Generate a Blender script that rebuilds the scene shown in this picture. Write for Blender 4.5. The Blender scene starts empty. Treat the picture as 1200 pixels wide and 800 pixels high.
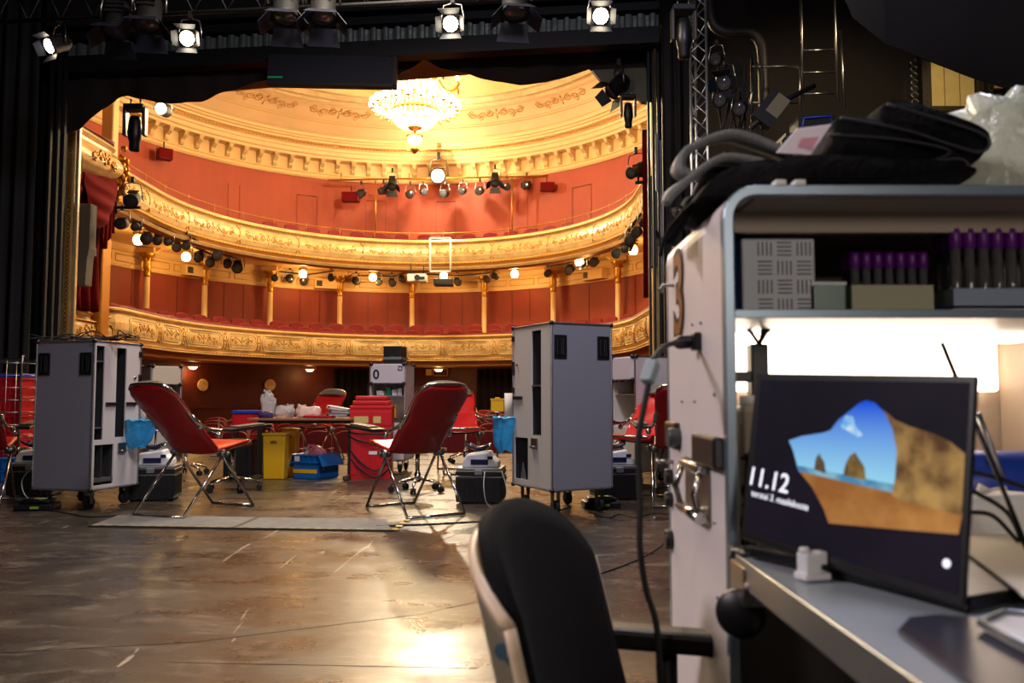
import bpy, math, random
from mathutils import Vector, Matrix, noise
random.seed(7)
D = bpy.data
SC = bpy.context.scene
COL = SC.collection
PI = math.pi
V = Vector
R = math.radians

# ------------------------------------------------------------------ camera
EYE = 0.98
PITCH = math.atan(65 / 1000)
cam_d = D.cameras.new('camera')
cam_d.lens = 30.0
cam_d.sensor_width = 36.0
cam_d.clip_end = 200
cam_d.clip_start = 0.02
cam_d.dof.use_dof = True
cam_d.dof.focus_distance = 8.0
cam_d.dof.aperture_fstop = 5.6
cam = D.objects.new('camera', cam_d)
cam.location = (0, 0, EYE)
cam.rotation_euler = (PI / 2 + PITCH, 0, 0)
COL.objects.link(cam)
SC.camera = cam


def ray(px, py):
    u = (px - 600) / 1000
    v = (400 - py) / 1000
    return V((u, math.cos(PITCH) - v * math.sin(PITCH), math.sin(PITCH) + v * math.cos(PITCH)))


def at(px, py, Y):
    """point of the place at depth Y that the photograph shows at px, py"""
    d = ray(px, py)
    p = d * (Y / d.y)
    return V((p.x, p.y, p.z + EYE))


def onz(px, py, z):
    d = ray(px, py)
    p = d * ((z - EYE) / d.z)
    return V((p.x, p.y, z))


# ------------------------------------------------------------------ mesh builder
class MB:
    def __init__(s):
        s.v = []
        s.f = []
        s.sm = []

    def add(s, vs, fs, smooth=False, M=None):
        o = len(s.v)
        for p in vs:
            p = V(p)
            if M is not None:
                p = M @ p
            s.v.append(p)
        for f in fs:
            s.f.append([o + i for i in f])
            s.sm.append(smooth)
        return s

    def box(s, c, d, M=None):
        cx, cy, cz = c
        x, y, z = d[0] / 2, d[1] / 2, d[2] / 2
        vs = [(cx + a * x, cy + b * y, cz + e * z) for a in (-1, 1) for b in (-1, 1) for e in (-1, 1)]
        fs = [(0, 1, 3, 2), (4, 6, 7, 5), (0, 4, 5, 1), (2, 3, 7, 6), (0, 2, 6, 4), (1, 5, 7, 3)]
        return s.add(vs, fs, False, M)

    def bb(s, lo, hi, M=None):
        c = [(a + b) / 2 for a, b in zip(lo, hi)]
        d = [abs(b - a) for a, b in zip(lo, hi)]
        return s.box(c, d, M)

    def cyl(s, p0, p1, r0, r1=None, n=10, M=None, caps=True, smooth=True):
        p0 = V(p0)
        p1 = V(p1)
        r1 = r0 if r1 is None else r1
        ax = (p1 - p0).normalized()
        t = V((0, 0, 1)) if abs(ax.z) < .9 else V((1, 0, 0))
        a = ax.cross(t).normalized()
        b = ax.cross(a)
        vs = []
        for i in range(n):
            k = 2 * PI * i / n
            o = a * math.cos(k) + b * math.sin(k)
            vs.append(p0 + o * r0)
            vs.append(p1 + o * r1)
        fs = [(2 * i, 2 * ((i + 1) % n), 2 * ((i + 1) % n) + 1, 2 * i + 1) for i in range(n)]
        s.add(vs, fs, smooth, M)
        if caps:
            o = len(s.v) - 2 * n
            s.f.append([o + 2 * i for i in range(n)][::-1])
            s.sm.append(False)
            s.f.append([o + 2 * i + 1 for i in range(n)])
            s.sm.append(False)
        return s

    def tube(s, pts, r, n=8, closed=False, M=None, rfun=None, flat=1.0, up=None):
        pts = [V(p) for p in pts]
        m = len(pts)
        if m < 2:
            return s
        vs = []
        prev = None
        for i, p in enumerate(pts):
            if closed:
                t = pts[(i + 1) % m] - pts[i - 1]
            else:
                t = pts[min(i + 1, m - 1)] - pts[max(i - 1, 0)]
            if t.length < 1e-9:
                t = V((0, 0, 1))
            t.normalize()
            if prev is None:
                h = V(up) if up is not None else (V((0, 0, 1)) if abs(t.z) < .9 else V((1, 0, 0)))
                a = h - t * h.dot(t)
            else:
                a = prev - t * prev.dot(t)
            if a.length < 1e-6:
                a = t.orthogonal()
            a.normalize()
            prev = a
            b = t.cross(a)
            rr = r if rfun is None else r * rfun(i / (m - 1))
            for k in range(n):
                q = 2 * PI * k / n
                vs.append(p + (a * math.cos(q) * flat + b * math.sin(q)) * rr)
        fs = []
        for i in range(m if closed else m - 1):
            j = (i + 1) % m
            for k in range(n):
                l = (k + 1) % n
                fs.append((i * n + k, i * n + l, j * n + l, j * n + k))
        if not closed:
            fs.append(list(range(n))[::-1])
            fs.append([(m - 1) * n + k for k in range(n)])
        return s.add(vs, fs, True, M)

    def lathe(s, c, prof, n=20, M=None, ax='z', a0=0, a1=2 * PI, smooth=True):
        c = V(c)
        full = abs(a1 - a0 - 2 * PI) < 1e-6
        m = n if full else n + 1
        vs = []
        for i in range(m):
            q = a0 + (a1 - a0) * i / n
            for r, z in prof:
                if ax == 'z':
                    vs.append(c + V((r * math.cos(q), r * math.sin(q), z)))
                elif ax == 'y':
                    vs.append(c + V((r * math.cos(q), z, r * math.sin(q))))
                else:
                    vs.append(c + V((z, r * math.cos(q), r * math.sin(q))))
        L = len(prof)
        fs = []
        for i in range(n):
            j = (i + 1) % m
            for k in range(L - 1):
                fs.append((i * L + k, j * L + k, j * L + k + 1, i * L + k + 1))
        return s.add(vs, fs, smooth, M)

    def sph(s, c, r, n=12, M=None, sc=(1, 1, 1)):
        h = max(n // 2, 3)
        c = V(c)
        vs = [c + V((0, 0, -r * sc[2]))]
        for j in range(1, h):
            t = -PI / 2 + PI * j / h
            for i in range(n):
                q = 2 * PI * i / n
                vs.append(c + V((r * math.cos(t) * math.cos(q) * sc[0], r * math.cos(t) * math.sin(q) * sc[1], r * math.sin(t) * sc[2])))
        vs.append(c + V((0, 0, r * sc[2])))
        fs = [(0, 1 + (i + 1) % n, 1 + i) for i in range(n)]
        for j in range(h - 2):
            for i in range(n):
                a = 1 + j * n + i
                b = 1 + j * n + (i + 1) % n
                fs.append((a, b, b + n, a + n))
        e = len(vs) - 1
        fs += [(e, 1 + (h - 2) * n + i, 1 + (h - 2) * n + (i + 1) % n) for i in range(n)]
        return s.add(vs, fs, True, M)

    def grid(s, fn, nu, nv, smooth=True, M=None, thick=None):
        vs = [fn(i / nu, j / nv) for i in range(nu + 1) for j in range(nv + 1)]
        W = nv + 1
        fs = [(i * W + j, (i + 1) * W + j, (i + 1) * W + j + 1, i * W + j + 1) for i in range(nu) for j in range(nv)]
        return s.add(vs, fs, smooth, M)

    def prism(s, poly, ext, M=None):
        """poly: list of 3d points; ext: vector of thickness"""
        n = len(poly)
        e = V(ext)
        vs = [V(p) for p in poly] + [V(p) + e for p in poly]
        fs = [list(range(n))[::-1], [n + i for i in range(n)]]
        fs += [(i, (i + 1) % n, n + (i + 1) % n, n + i) for i in range(n)]
        return s.add(vs, fs, False, M)

    def panel(s, O, U, W, N, w, h, t, holes=()):
        """plate w x h, thickness t along N, with rectangular holes (x0,x1,z0,z1)"""
        O, U, W, N = V(O), V(U), V(W), V(N)
        xs = sorted({0, w} | {q for hl in holes for q in hl[:2]})
        zs = sorted({0, h} | {q for hl in holes for q in hl[2:]})
        for a, b in zip(xs, xs[1:]):
            for c, d in zip(zs, zs[1:]):
                mx, mz = (a + b) / 2, (c + d) / 2
                if any(x0 < mx < x1 and z0 < mz < z1 for x0, x1, z0, z1 in holes):
                    continue
                P = [O + U * q + W * r_ for q, r_ in ((a, c), (b, c), (b, d), (a, d))]
                s.prism(P, N * t)
        return s

    def build(s, name, m, parent=None, bevel=0, solid=0, sub=0, seg=2):
        me = D.meshes.new(name)
        me.from_pydata([tuple(p) for p in s.v], [], s.f)
        me.polygons.foreach_set('use_smooth', s.sm)
        me.materials.append(m)
        me.update()
        import bmesh
        bm = bmesh.new()
        bm.from_mesh(me)
        bmesh.ops.recalc_face_normals(bm, faces=bm.faces)
        bm.to_mesh(me)
        bm.free()
        o = D.objects.new(name, me)
        COL.objects.link(o)
        if parent is not None:
            o.parent = parent
        if solid:
            md = o.modifiers.new('solid', 'SOLIDIFY')
            md.thickness = solid
            md.offset = 0
        if bevel:
            md = o.modifiers.new('bevel', 'BEVEL')
            md.width = bevel
            md.segments = seg
            md.limit_method = 'ANGLE'
            md.angle_limit = R(50)
            md.harden_normals = False
        if sub:
            md = o.modifiers.new('sub', 'SUBSURF')
            md.levels = sub
            md.render_levels = sub
        return o


def build_each(mb, name, m, parent, **kw):
    """every separate piece of the builder becomes a part of its own"""
    p = list(range(len(mb.v)))

    def f(x):
        while p[x] != x:
            p[x] = p[p[x]]
            x = p[x]
        return x
    for fc in mb.f:
        for a in fc[1:]:
            ra, rb = f(a), f(fc[0])
            if ra != rb:
                p[ra] = rb
    groups = {}
    for fc, s in zip(mb.f, mb.sm):
        groups.setdefault(f(fc[0]), []).append((fc, s))
    out = []
    for g in groups.values():
        idx = {}
        q = MB()
        for fc, s in g:
            ff = []
            for i in fc:
                if i not in idx:
                    idx[i] = len(q.v)
                    q.v.append(mb.v[i])
                ff.append(idx[i])
            q.f.append(ff)
            q.sm.append(s)
        out.append(q.build(name, m, parent, **kw))
    return out


def tag(o, label=None, cat=None, group=None, kind=None):
    if label: o['label'] = label
    if cat: o['category'] = cat
    if group: o['group'] = group
    if kind: o['kind'] = kind
    return o


def thing(name, label, cat, loc=(0, 0, 0), rz=0, group=None):
    o = D.objects.new(name, None)
    o.empty_display_size = .1
    COL.objects.link(o)
    o.location = loc
    o.rotation_euler = (0, 0, rz)
    return tag(o, label, cat, group)


KIDS = {}


def dup(o, loc, rz=0, label=None, group=None, rot=None):
    def cp(q, parent):
        c = q.copy()
        COL.objects.link(c)
        if parent is not None:
            c.parent = parent
        for ch in list(q.children):
            cp(ch, c)
        return c
    c = cp(o, None)
    c.location = loc
    c.rotation_euler = rot if rot is not None else (0, 0, rz)
    if label: c['label'] = label
    if group: c['group'] = group
    return c


def struct(o):
    o['kind'] = 'structure'
    return o


def smooth_path(pts, k=6, closed=False):
    P = [V(p) for p in pts]
    out = []
    n = len(P)
    rng = range(n if closed else n - 1)
    for i in rng:
        if closed:
            a, b, c, d = P[i - 1], P[i], P[(i + 1) % n], P[(i + 2) % n]
        else:
            a, b, c, d = P[max(i - 1, 0)], P[i], P[i + 1], P[min(i + 2, n - 1)]
        for j in range(k):
            t = j / k
            out.append(.5 * ((2 * b) + (c - a) * t + (2 * a - 5 * b + 4 * c - d) * t * t + (3 * b - a - 3 * c + d) * t ** 3))
    if not closed:
        out.append(P[-1])
    return out


def text_mesh(txt, size, name, m, parent, M, depth=.001, bold=0):
    cu = D.curves.new('txt', 'FONT')
    cu.body = txt
    cu.size = size
    cu.extrude = depth
    cu.offset = bold
    cu.align_x = 'CENTER'
    cu.align_y = 'CENTER'
    t = D.objects.new('txt', cu)
    COL.objects.link(t)
    dg = bpy.context.evaluated_depsgraph_get()
    me = D.meshes.new_from_object(t.evaluated_get(dg))
    D.objects.remove(t)
    me.transform(M)
    me.name = name
    me.materials.clear()
    me.materials.append(m)
    o = D.objects.new(name, me)
    COL.objects.link(o)
    if parent is not None:
        o.parent = parent
    return o


def lin(c):
    def g(x):
        x /= 255
        return x / 12.92 if x <= .04045 else ((x + .055) / 1.055) ** 2.4
    return (g(c[0]), g(c[1]), g(c[2]), 1)


MAT = {}


def mat(name, rgb, rough=.5, metal=0, bump=0, bscale=40, var=0, vscale=5, spec=.5, emit=0, ecol=None, trans=0, coat=0, rgb2=None, stretch=None, alpha=1, sheen=0):
    """rgb in 0-255 sRGB. var mixes a noise towards rgb2 (or a darker tone)."""
    if name in MAT:
        return MAT[name]
    m = D.materials.new(name)
    m.use_nodes = True
    nt = m.node_tree
    b = nt.nodes['Principled BSDF']
    b.inputs['Base Color'].default_value = lin(rgb)
    b.inputs['Roughness'].default_value = rough
    b.inputs['Metallic'].default_value = metal
    b.inputs['Specular IOR Level'].default_value = spec
    b.inputs['Transmission Weight'].default_value = trans
    b.inputs['Coat Weight'].default_value = coat
    b.inputs['Alpha'].default_value = alpha
    b.inputs['Sheen Weight'].default_value = sheen
    if emit:
        b.inputs['Emission Color'].default_value = lin(ecol or rgb)
        b.inputs['Emission Strength'].default_value = emit
    tc = nt.nodes.new('ShaderNodeTexCoord')
    src = tc.outputs['Object']
    if stretch:
        mp = nt.nodes.new('ShaderNodeMapping')
        mp.inputs['Scale'].default_value = stretch
        nt.links.new(src, mp.inputs['Vector'])
        src = mp.outputs['Vector']
    if var:
        n = nt.nodes.new('ShaderNodeTexNoise')
        n.inputs['Scale'].default_value = vscale
        n.inputs['Detail'].default_value = 5
        n.inputs['Roughness'].default_value = .6
        nt.links.new(src, n.inputs['Vector'])
        cr = nt.nodes.new('ShaderNodeValToRGB')
        c1 = lin(rgb)
        c2 = lin(rgb2) if rgb2 else tuple(list(x * (1 - var) for x in c1[:3]) + [1])
        cr.color_ramp.elements[0].position = .35
        cr.color_ramp.elements[1].position = .65
        cr.color_ramp.elements[0].color = c2
        cr.color_ramp.elements[1].color = c1
        nt.links.new(n.outputs['Fac'], cr.inputs['Fac'])
        nt.links.new(cr.outputs['Color'], b.inputs['Base Color'])
    if bump:
        n = nt.nodes.new('ShaderNodeTexNoise')
        n.inputs['Scale'].default_value = bscale
        n.inputs['Detail'].default_value = 4
        nt.links.new(src, n.inputs['Vector'])
        bp = nt.nodes.new('ShaderNodeBump')
        bp.inputs['Strength'].default_value = bump
        bp.inputs['Distance'].default_value = .02
        nt.links.new(n.outputs['Fac'], bp.inputs['Height'])
        nt.links.new(bp.outputs['Normal'], b.inputs['Normal'])
    MAT[name] = m
    return m


def glow(name, rgb, e):
    return mat(name, rgb, rough=.4, emit=e, ecol=rgb)


def lamp(kind, loc, energy, color=(255, 214, 150), size=.1, target=None, angle=60, blend=.4, name='light', sx=None):
    l = D.lights.new(name, kind)
    l.energy = energy
    l.color = lin(color)[:3]
    if kind == 'AREA':
        l.size = size
        if sx:
            l.shape = 'RECTANGLE'
            l.size_y = sx
    else:
        l.shadow_soft_size = size
    if kind == 'SPOT':
        l.spot_size = R(angle)
        l.spot_blend = blend
    o = D.objects.new(name, l)
    o.location = loc
    if target is not None:
        o.rotation_euler = (V(target) - V(loc)).to_track_quat('-Z', 'Y').to_euler()
    COL.objects.link(o)
    return o


# common materials
m_gold = mat('gilded cream paint', (224, 196, 138), .33, metal=.2, bump=.25, bscale=25, var=.25, vscale=3)
m_gold2 = mat('antique gold leaf', (190, 138, 58), .3, metal=.75, bump=.4, bscale=40)
m_gold_shade = mat('shaded gold moulding', (168, 118, 54), .32, metal=.4, bump=.15, bscale=30)  # the same gilding, darkened to paint in the shade on the under-mouldings
m_relief = mat('gilded relief', (196, 146, 70), .35, metal=.5)
m_cream = mat('cream plaster', (226, 190, 130), .5, bump=.1, bscale=20)
m_cream2 = mat('cream moulding', (218, 178, 112), .42, metal=.1)
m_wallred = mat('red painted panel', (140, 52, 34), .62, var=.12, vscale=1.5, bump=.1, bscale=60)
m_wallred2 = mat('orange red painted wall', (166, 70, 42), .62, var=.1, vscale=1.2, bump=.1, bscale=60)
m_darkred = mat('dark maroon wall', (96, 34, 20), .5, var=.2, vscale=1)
m_velvet = mat('red velvet', (124, 12, 22), .85, sheen=.6, bump=.2, bscale=200)
m_velvetd = mat('deep red velvet', (104, 8, 16), .9, spec=.15, bump=.2, bscale=80)
m_seat = mat('red seat plush', (124, 14, 18), .75, sheen=.1)
m_black = mat('black fabric', (14, 12, 12), .9, bump=.2, bscale=60)
m_blackm = mat('black painted metal', (13, 13, 14), .6, bump=.1)
m_blackp = mat('black plastic', (20, 20, 22), .4)
m_rubber = mat('black rubber', (18, 18, 18), .7)
m_chrome = mat('chrome tube', (200, 198, 192), .18, metal=1)
m_alu = mat('aluminium edge', (176, 180, 184), .35, metal=.9)
m_steel = mat('steel', (150, 148, 145), .3, metal=1)
m_vinyl = mat('red vinyl', (206, 30, 30), .33, coat=.15, bump=.15, bscale=12)
m_greyvinyl = mat('grey vinyl', (110, 104, 92), .5)
m_casew = mat('pale case laminate', (206, 202, 196), .45, bump=.05, bscale=150)
m_caseg = mat('grey case laminate', (136, 136, 144), .5, bump=.08, bscale=200)
m_liner = mat('dark case liner', (60, 60, 60), .6)
m_white = mat('white plastic', (225, 225, 225), .35)
m_navy = mat('navy plastic', (22, 26, 62), .3)
m_redp = mat('red plastic', (200, 20, 32), .4)
m_yel = mat('yellow plastic', (222, 172, 18), .4)
m_blue = mat('blue plastic', (14, 98, 170), .4)
m_bag = mat('blue plastic film', (60, 176, 234), .25, trans=.15, bump=.6, bscale=25)
m_film = mat('clear plastic film', (225, 222, 222), .2, trans=.5, bump=.8, bscale=30)
m_paper = mat('white paper', (232, 230, 226), .7)
# ================================================================== AUDITORIUM
CX, CY = -2.85, 21.2
OX = -3.4          # axis of the outer rings


def ring_path(cx, cy, a, b, y0, n=60, endl=0, endr=0):
    """horseshoe: straight leg from y0 to cy, half ellipse, straight leg back. endl/endr round the ends outwards"""
    P = []
    if endl:
        for i in range(7):
            q = PI / 2 * i / 6
            P.append((cx - a - endl * (1 - math.sin(q)), y0 - endl * math.cos(q) + 0))
    else:
        P.append((cx - a, y0))
    m = 8
    for i in range(1, m):
        P.append((cx - a, y0 + (cy - y0) * i / m))
    for i in range(n + 1):
        q = PI * i / n
        P.append((cx - a * math.cos(q), cy + b * math.sin(q)))
    for i in range(1, m):
        P.append((cx + a, cy - (cy - y0) * i / m))
    if endr:
        for i in range(7):
            q = PI / 2 * (1 - i / 6)
            P.append((cx + a + endr * (1 - math.sin(q)), y0 - endr * math.cos(q)))
    else:
        P.append((cx + a, y0))
    return [V((x, y, 0)) for x, y in P]


class Path:
    def __init__(s, P):
        s.P = P
        s.L = [0]
        for a, b in zip(P, P[1:]):
            s.L.append(s.L[-1] + (b - a).length)
        s.len = s.L[-1]
        s.N = []
        for i in range(len(P)):
            t = P[min(i + 1, len(P) - 1)] - P[max(i - 1, 0)]
            t.normalize()
            s.N.append(V((t.y, -t.x, 0)))       # points into the house (towards its centre)

    def at(s, l, n=0, z=0):
        l = max(0, min(s.len - 1e-6, l))
        import bisect
        i = max(0, min(bisect.bisect_right(s.L, l) - 1, len(s.P) - 2))
        t = (l - s.L[i]) / max(1e-9, s.L[i + 1] - s.L[i])
        p = s.P[i].lerp(s.P[i + 1], t)
        nn = s.N[i].lerp(s.N[i + 1], t).normalized()
        return V((p.x + nn.x * n, p.y + nn.y * n, z))

    def normal(s, l):
        a = s.at(l, 0)
        b = s.at(l, 1)
        return (b - a).normalized()

    def hit(s, px):
        """length along the path where image column px meets it (far side)"""
        u = (px - 600) / 1000 * math.cos(PITCH) * 1.0
        best = None
        for i in range(400):
            l = s.len * i / 400
            p = s.at(l)
            e = abs(p.x / p.y - (px - 600) / 1000 * 1.0)
            if p.y > 21 and (best is None or e < best[0]):
                best = (e, l)
        return best[1]


def sweep(path, prof, l0=0, l1=None, step=None, closed=False):
    """prof: list of (n, z)"""
    mb = MB()
    l1 = path.len if l1 is None else l1
    ls = [l for l in path.L if l0 < l < l1]
    ls = [l0] + ls + [l1]
    k = len(prof)
    vs = []
    for l in ls:
        for n, z in prof:
            vs.append(path.at(l, n, z))
    fs = []
    for i in range(len(ls) - 1):
        for j in range(k if closed else k - 1):
            jj = (j + 1) % k
            fs.append((i * k + j, (i + 1) * k + j, (i + 1) * k + jj, i * k + jj))
    if closed:
        fs.append(list(range(k)))
        fs.append([(len(ls) - 1) * k + j for j in range(k)])
    mb.add(vs, fs, False)
    return mb


def spiral(cx, cy, r, turns, a0, dirn=1, n=14):
    out = []
    for i in range(n + 1):
        t = i / n
        rr = r * (1 - .8 * t)
        q = a0 + dirn * turns * 2 * PI * t
        out.append((cx + rr * math.cos(q), cy + rr * math.sin(q)))
    return out


def scroll_motif(w, h, arms=2):
    """symmetric scrollwork inside w x h centred on 0: list of polylines"""
    L = []
    L.append(spiral(0, 0, h * .20, 1, 0, 1, 8))
    for sx in (-1, 1):
        x = 0.06 * w
        for k in range(arms):
            x2 = w * (.5 * (k + 1) / arms)
            mid = (x + x2) / 2
            sg = 1 if k % 2 == 0 else -1
            seg = [(sx * (x + (x2 - x) * t), sg * h * .32 * math.sin(PI * t) * (1 - .35 * k)) for t in [i / 8 for i in range(9)]]
            L.append(seg)
            L.append([(sx * p[0], p[1]) for p in spiral(mid, -sg * h * .05, h * .2, 1.2, PI / 2 * sg, -sg, 12)])
            L.append([(sx * p[0], p[1]) for p in spiral(x2 - w * .03, sg * h * .16, h * .13, 1.1, -PI / 2 * sg, sg, 10)])
            L.append([(sx * mid, sg * h * .3), (sx * (mid + .03 * w), sg * h * .45), (sx * (mid + .07 * w), sg * h * .36)])
            x = x2
    L.append([(0, h * .2), (0, h * .45)])
    L.append([(-.02 * w, h * .3), (0, h * .42), (.02 * w, h * .3)])
    L.append([(0, -h * .2), (0, -h * .42)])
    return L


def rect_line(w, h, c=.0):
    x, y = w / 2, h / 2
    return [(-x + c, -y), (x - c, -y), (x, -y + c), (x, y - c), (x - c, y), (-x + c, y), (-x, y - c), (-x, -y + c)]


def bead_row(path, l0, l1, n, z, r, step):
    # one continuous beaded strip
    mb = MB()
    k_ = 4
    m_ = int((l1 - l0) / step * k_)
    P = [path.at(l0 + (l1 - l0) * i / m_, n, z) for i in range(m_ + 1)]
    mb.tube(P, r, 5, rfun=lambda t: .45 + .55 * abs(math.sin(PI * t * m_ / k_)))
    return mb


# ---------------------------------------------------------------- lower balcony
PL = Path(ring_path(CX, CY, 6.05, 6.85, 19.3, endl=.5, endr=.5))
bal = thing('lower_balcony', 'gilded cream lower balcony with scrollwork panels and red velvet rail around the house', 'balcony')
lp = [(-.14, 3.0), (.07, 3.0), (.12, 2.95), (.05, 2.9), (.04, 2.87), (.10, 2.80), (.13, 2.65), (.13, 2.5), (.09, 2.34), (.02, 2.27), (.04, 2.24), (.10, 2.22), (.10, 2.16), (.0, 2.10), (-.06, 2.04)]
sweep(PL, lp[:13]).build('parapet', m_gold, bal)
sweep(PL, lp[12:]).build('lower_moulding', m_gold_shade, bal)
sweep(PL, [(-.06, 2.04), (-.10, 1.99), (-.32, 1.97), (-.34, 2.03), (-.62, 2.04), (-.64, 1.99), (-.9, 1.98), (-.92, 2.05), (-3.0, 2.1), (-3.0, 2.2)]).build('soffit', m_cream2, bal)
sweep(PL, [(-.14, 3.0), (-.14, 2.2), (-3.4, 2.2)]).build('gallery_floor', m_darkred, bal)
sweep(PL, [(-.16, 3.0), (.06, 3.0), (.075, 3.02), (.06, 3.055), (-.16, 3.055)], closed=True).build('velvet_rail', m_velvet, bal)
bead_row(PL, .3, PL.len - .3, .09, 2.215, .03, .12).build('beading', m_relief, bal)
bead_row(PL, .3, PL.len - .3, .10, 2.93, .025, .12).build('beading', m_relief, bal)


def surf_line(path, l, prof_n, pts2, z0, r, mb, n=5, closed=False):
    P = []
    for x, y in pts2:
        P.append(path.at(l + x, prof_n(z0 + y), z0 + y))
    mb.tube(P, r, n, closed)


def pn(z):
    # parapet bulge as a function of height (lower balcony)
    pr = sorted([(zz, nn) for nn, zz in lp[3:11]])
    for (z0, n0), (z1, n1) in zip(pr, pr[1:]):
        if z0 <= z <= z1:
            return n0 + (n1 - n0) * (z - z0) / max(1e-6, z1 - z0) + .004
    return .05


k = 0
l = 1.0
while l < PL.len - 1.6:
    w = 1.55 if k % 2 == 0 else 1.05
    c = l + w / 2
    mb = MB()
    surf_line(PL, c, pn, rect_line(w, .46, .09), 2.575, .022, mb, 5, True)
    surf_line(PL, c, pn, rect_line(w - .16, .34, .07), 2.575, .012, mb, 4, True)
    mb.build('panel_frame', m_gold, bal)
    mb = MB()
    for ln in scroll_motif(w * .74, .30, 2 if k % 2 == 0 else 1):
        surf_line(PL, c, pn, ln, 2.575, .013, mb, 4)
    mb.build('scroll_relief', m_relief, bal)
    # pilaster strip with leaf between the panels
    mb = MB()
    e = l + w + .13
    for dx in (-.08, .08):
        surf_line(PL, e, pn, [(dx, -.26), (dx * .6, -.1), (dx, 0), (dx * .6, .12), (dx * 1.1, .27)], 2.575, .02, mb)
    for hh in (-.2, 0, .2):
        mb.sph(PL.at(e, pn(2.575 + hh), 2.575 + hh), .035, 6)
    mb.build('pilaster_relief', m_relief, bal)
    l += w + .27
    k += 1

# ---------------------------------------------------------------- upper balcony
PU = Path(ring_path(CX, CY, 6.05, 6.85, 18.4, endl=.5, endr=.5))
bal2 = thing('upper_balcony', 'cream and gold upper balcony with garland relief and thin brass handrail', 'balcony')
up = [(-.14, 6.17), (.04, 6.17), (.10, 6.12), (.12, 6.07), (.04, 6.03), (.02, 5.98), (.07, 5.86), (.10, 5.72), (.09, 5.6), (.04, 5.48), (-.01, 5.43), (.03, 5.40), (.08, 5.36), (.02, 5.30), (.0, 5.27), (.06, 5.24), (.0, 5.17), (-.10, 5.14)]
sweep(PU, up[:13]).build('parapet', m_gold, bal2)
sweep(PU, up[12:15]).build('lower_moulding', m_gold_shade, bal2)
sweep(PU, up[14:]).build('bottom_moulding', m_gold, bal2)
sweep(PU, [(-.0, 5.17), (-.10, 5.12), (-.2, 5.12), (-.25, 5.30)]).build('edge_moulding', m_gold_shade, bal2)
sweep(PU, [(-.25, 5.30), (-.8, 5.33), (-2.95, 5.42), (-3.0, 5.46)]).build('soffit', m_cream2, bal2)
sweep(PU, [(-.14, 6.17), (-.14, 5.6), (-3.6, 5.6)]).build('gallery_floor', m_darkred, bal2)
sweep(PU, [(-.16, 6.17), (.02, 6.17), (.03, 6.2), (-.16, 6.21)], closed=True).build('velvet_rail', m_velvet, bal2)
bead_row(PU, .3, PU.len - .3, .10, 6.065, .032, .13).build('beading', m_relief, bal2)
bead_row(PU, .3, PU.len - .3, .06, 5.385, .032, .13).build('beading', m_relief, bal2)
# handrail with posts
mb = MB()
mb.tube([PU.at(PU.len * i / 90, -.1, 6.42) for i in range(91)], .016, 6)
mb.build('handrail', m_gold2, bal2)
for i in range(24):
    mb = MB()
    l = .8 + (PU.len - 1.6) * i / 23
    mb.cyl(PU.at(l, -.1, 6.2), PU.at(l, -.1, 6.42), .012, n=6)
    mb.sph(PU.at(l, -.1, 6.45), .022, 6)
    mb.build('rail_post', m_gold2, bal2)


def pn2(z):
    pr = sorted([(zz, nn) for nn, zz in up[3:11]])
    for (z0, n0), (z1, n1) in zip(pr, pr[1:]):
        if z0 <= z <= z1:
            return n0 + (n1 - n0) * (z - z0) / max(1e-6, z1 - z0) + .004
    return .05


l = .9
k = 0
while l < PU.len - 2.2:
    mb = MB()
    w = 1.75
    for ln in scroll_motif(w, .34, 3):
        surf_line(PU, l + w / 2, pn2, ln, 5.72, .014, mb, 4)
    mb.build('garland_relief', m_relief, bal2)
    mb = MB()
    e = l + w + .22
    surf_line(PU, e, pn2, [(-.08, .26), (0, .16), (.08, .26)], 5.72, .022, mb)
    surf_line(PU, e, pn2, [(0, .2), (.02, .05), (-.02, -.08)], 5.72, .02, mb)
    surf_line(PU, e, pn2, [(-.07, -.24), (0, -.14), (.07, -.24)], 5.72, .02, mb)
    mb.build('drop_relief', m_relief, bal2)
    l += w + .44
    k += 1

# ---------------------------------------------------------------- walls (rings)
PWG = Path(ring_path(OX, CY, 8.5, 9.65, 15.3, n=64))
sweep(PWG, [(0, 2.1), (0, 4.79), (.0, 5.5)]).build('wall_gallery', m_wallred, None)
struct(D.objects['wall_gallery'])
o = sweep(PWG, [(0.005, 4.75), (.05, 4.75), (.06, 4.80), (.03, 4.83), (.03, 5.2), (.07, 5.22), (.12, 5.3), (.12, 5.45), (.0, 5.45)]).build('trim_1', m_cream, None)
struct(o)
# raised rectangular mouldings on the gallery frieze and narrow wall joints
mb = MB()
mj = MB()
l = 0.6
while l < PWG.len - 1:
    P = [PWG.at(l + x, .04, 5.01 + y) for x, y in rect_line(.95, .2)]
    mb.tube(P, .014, 4, True)
    l += 1.12
struct(mb.build('trim_2', m_cream2, None))
for k_, px in enumerate((150, 205, 262, 283, 350, 372, 430, 452, 515, 540, 600, 622, 690, 745)):
    l = PWG.hit(px)
    p0, p1 = PWG.at(l, .004, 2.2), PWG.at(l, .004, 4.75)
    n_ = PWG.normal(l)
    ang = math.atan2(n_.y, n_.x)
    M_ = Matrix.Translation((p0 + p1) / 2) @ Matrix.Rotation(ang, 4, 'Z')
    mj.box((0, 0, 0), (.02, .025, 2.5), M_)
struct(mj.build('trim_3', m_darkred, None))

PWS = Path(ring_path(OX + .1, CY, 8.25, 9.3, 16.5, n=56))
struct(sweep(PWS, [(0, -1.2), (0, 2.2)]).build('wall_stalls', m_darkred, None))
struct(sweep(PWS, [(.01, .62), (.05, .62), (.05, .70), (.01, .72)]).build('trim_4', m_darkred, None))

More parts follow.
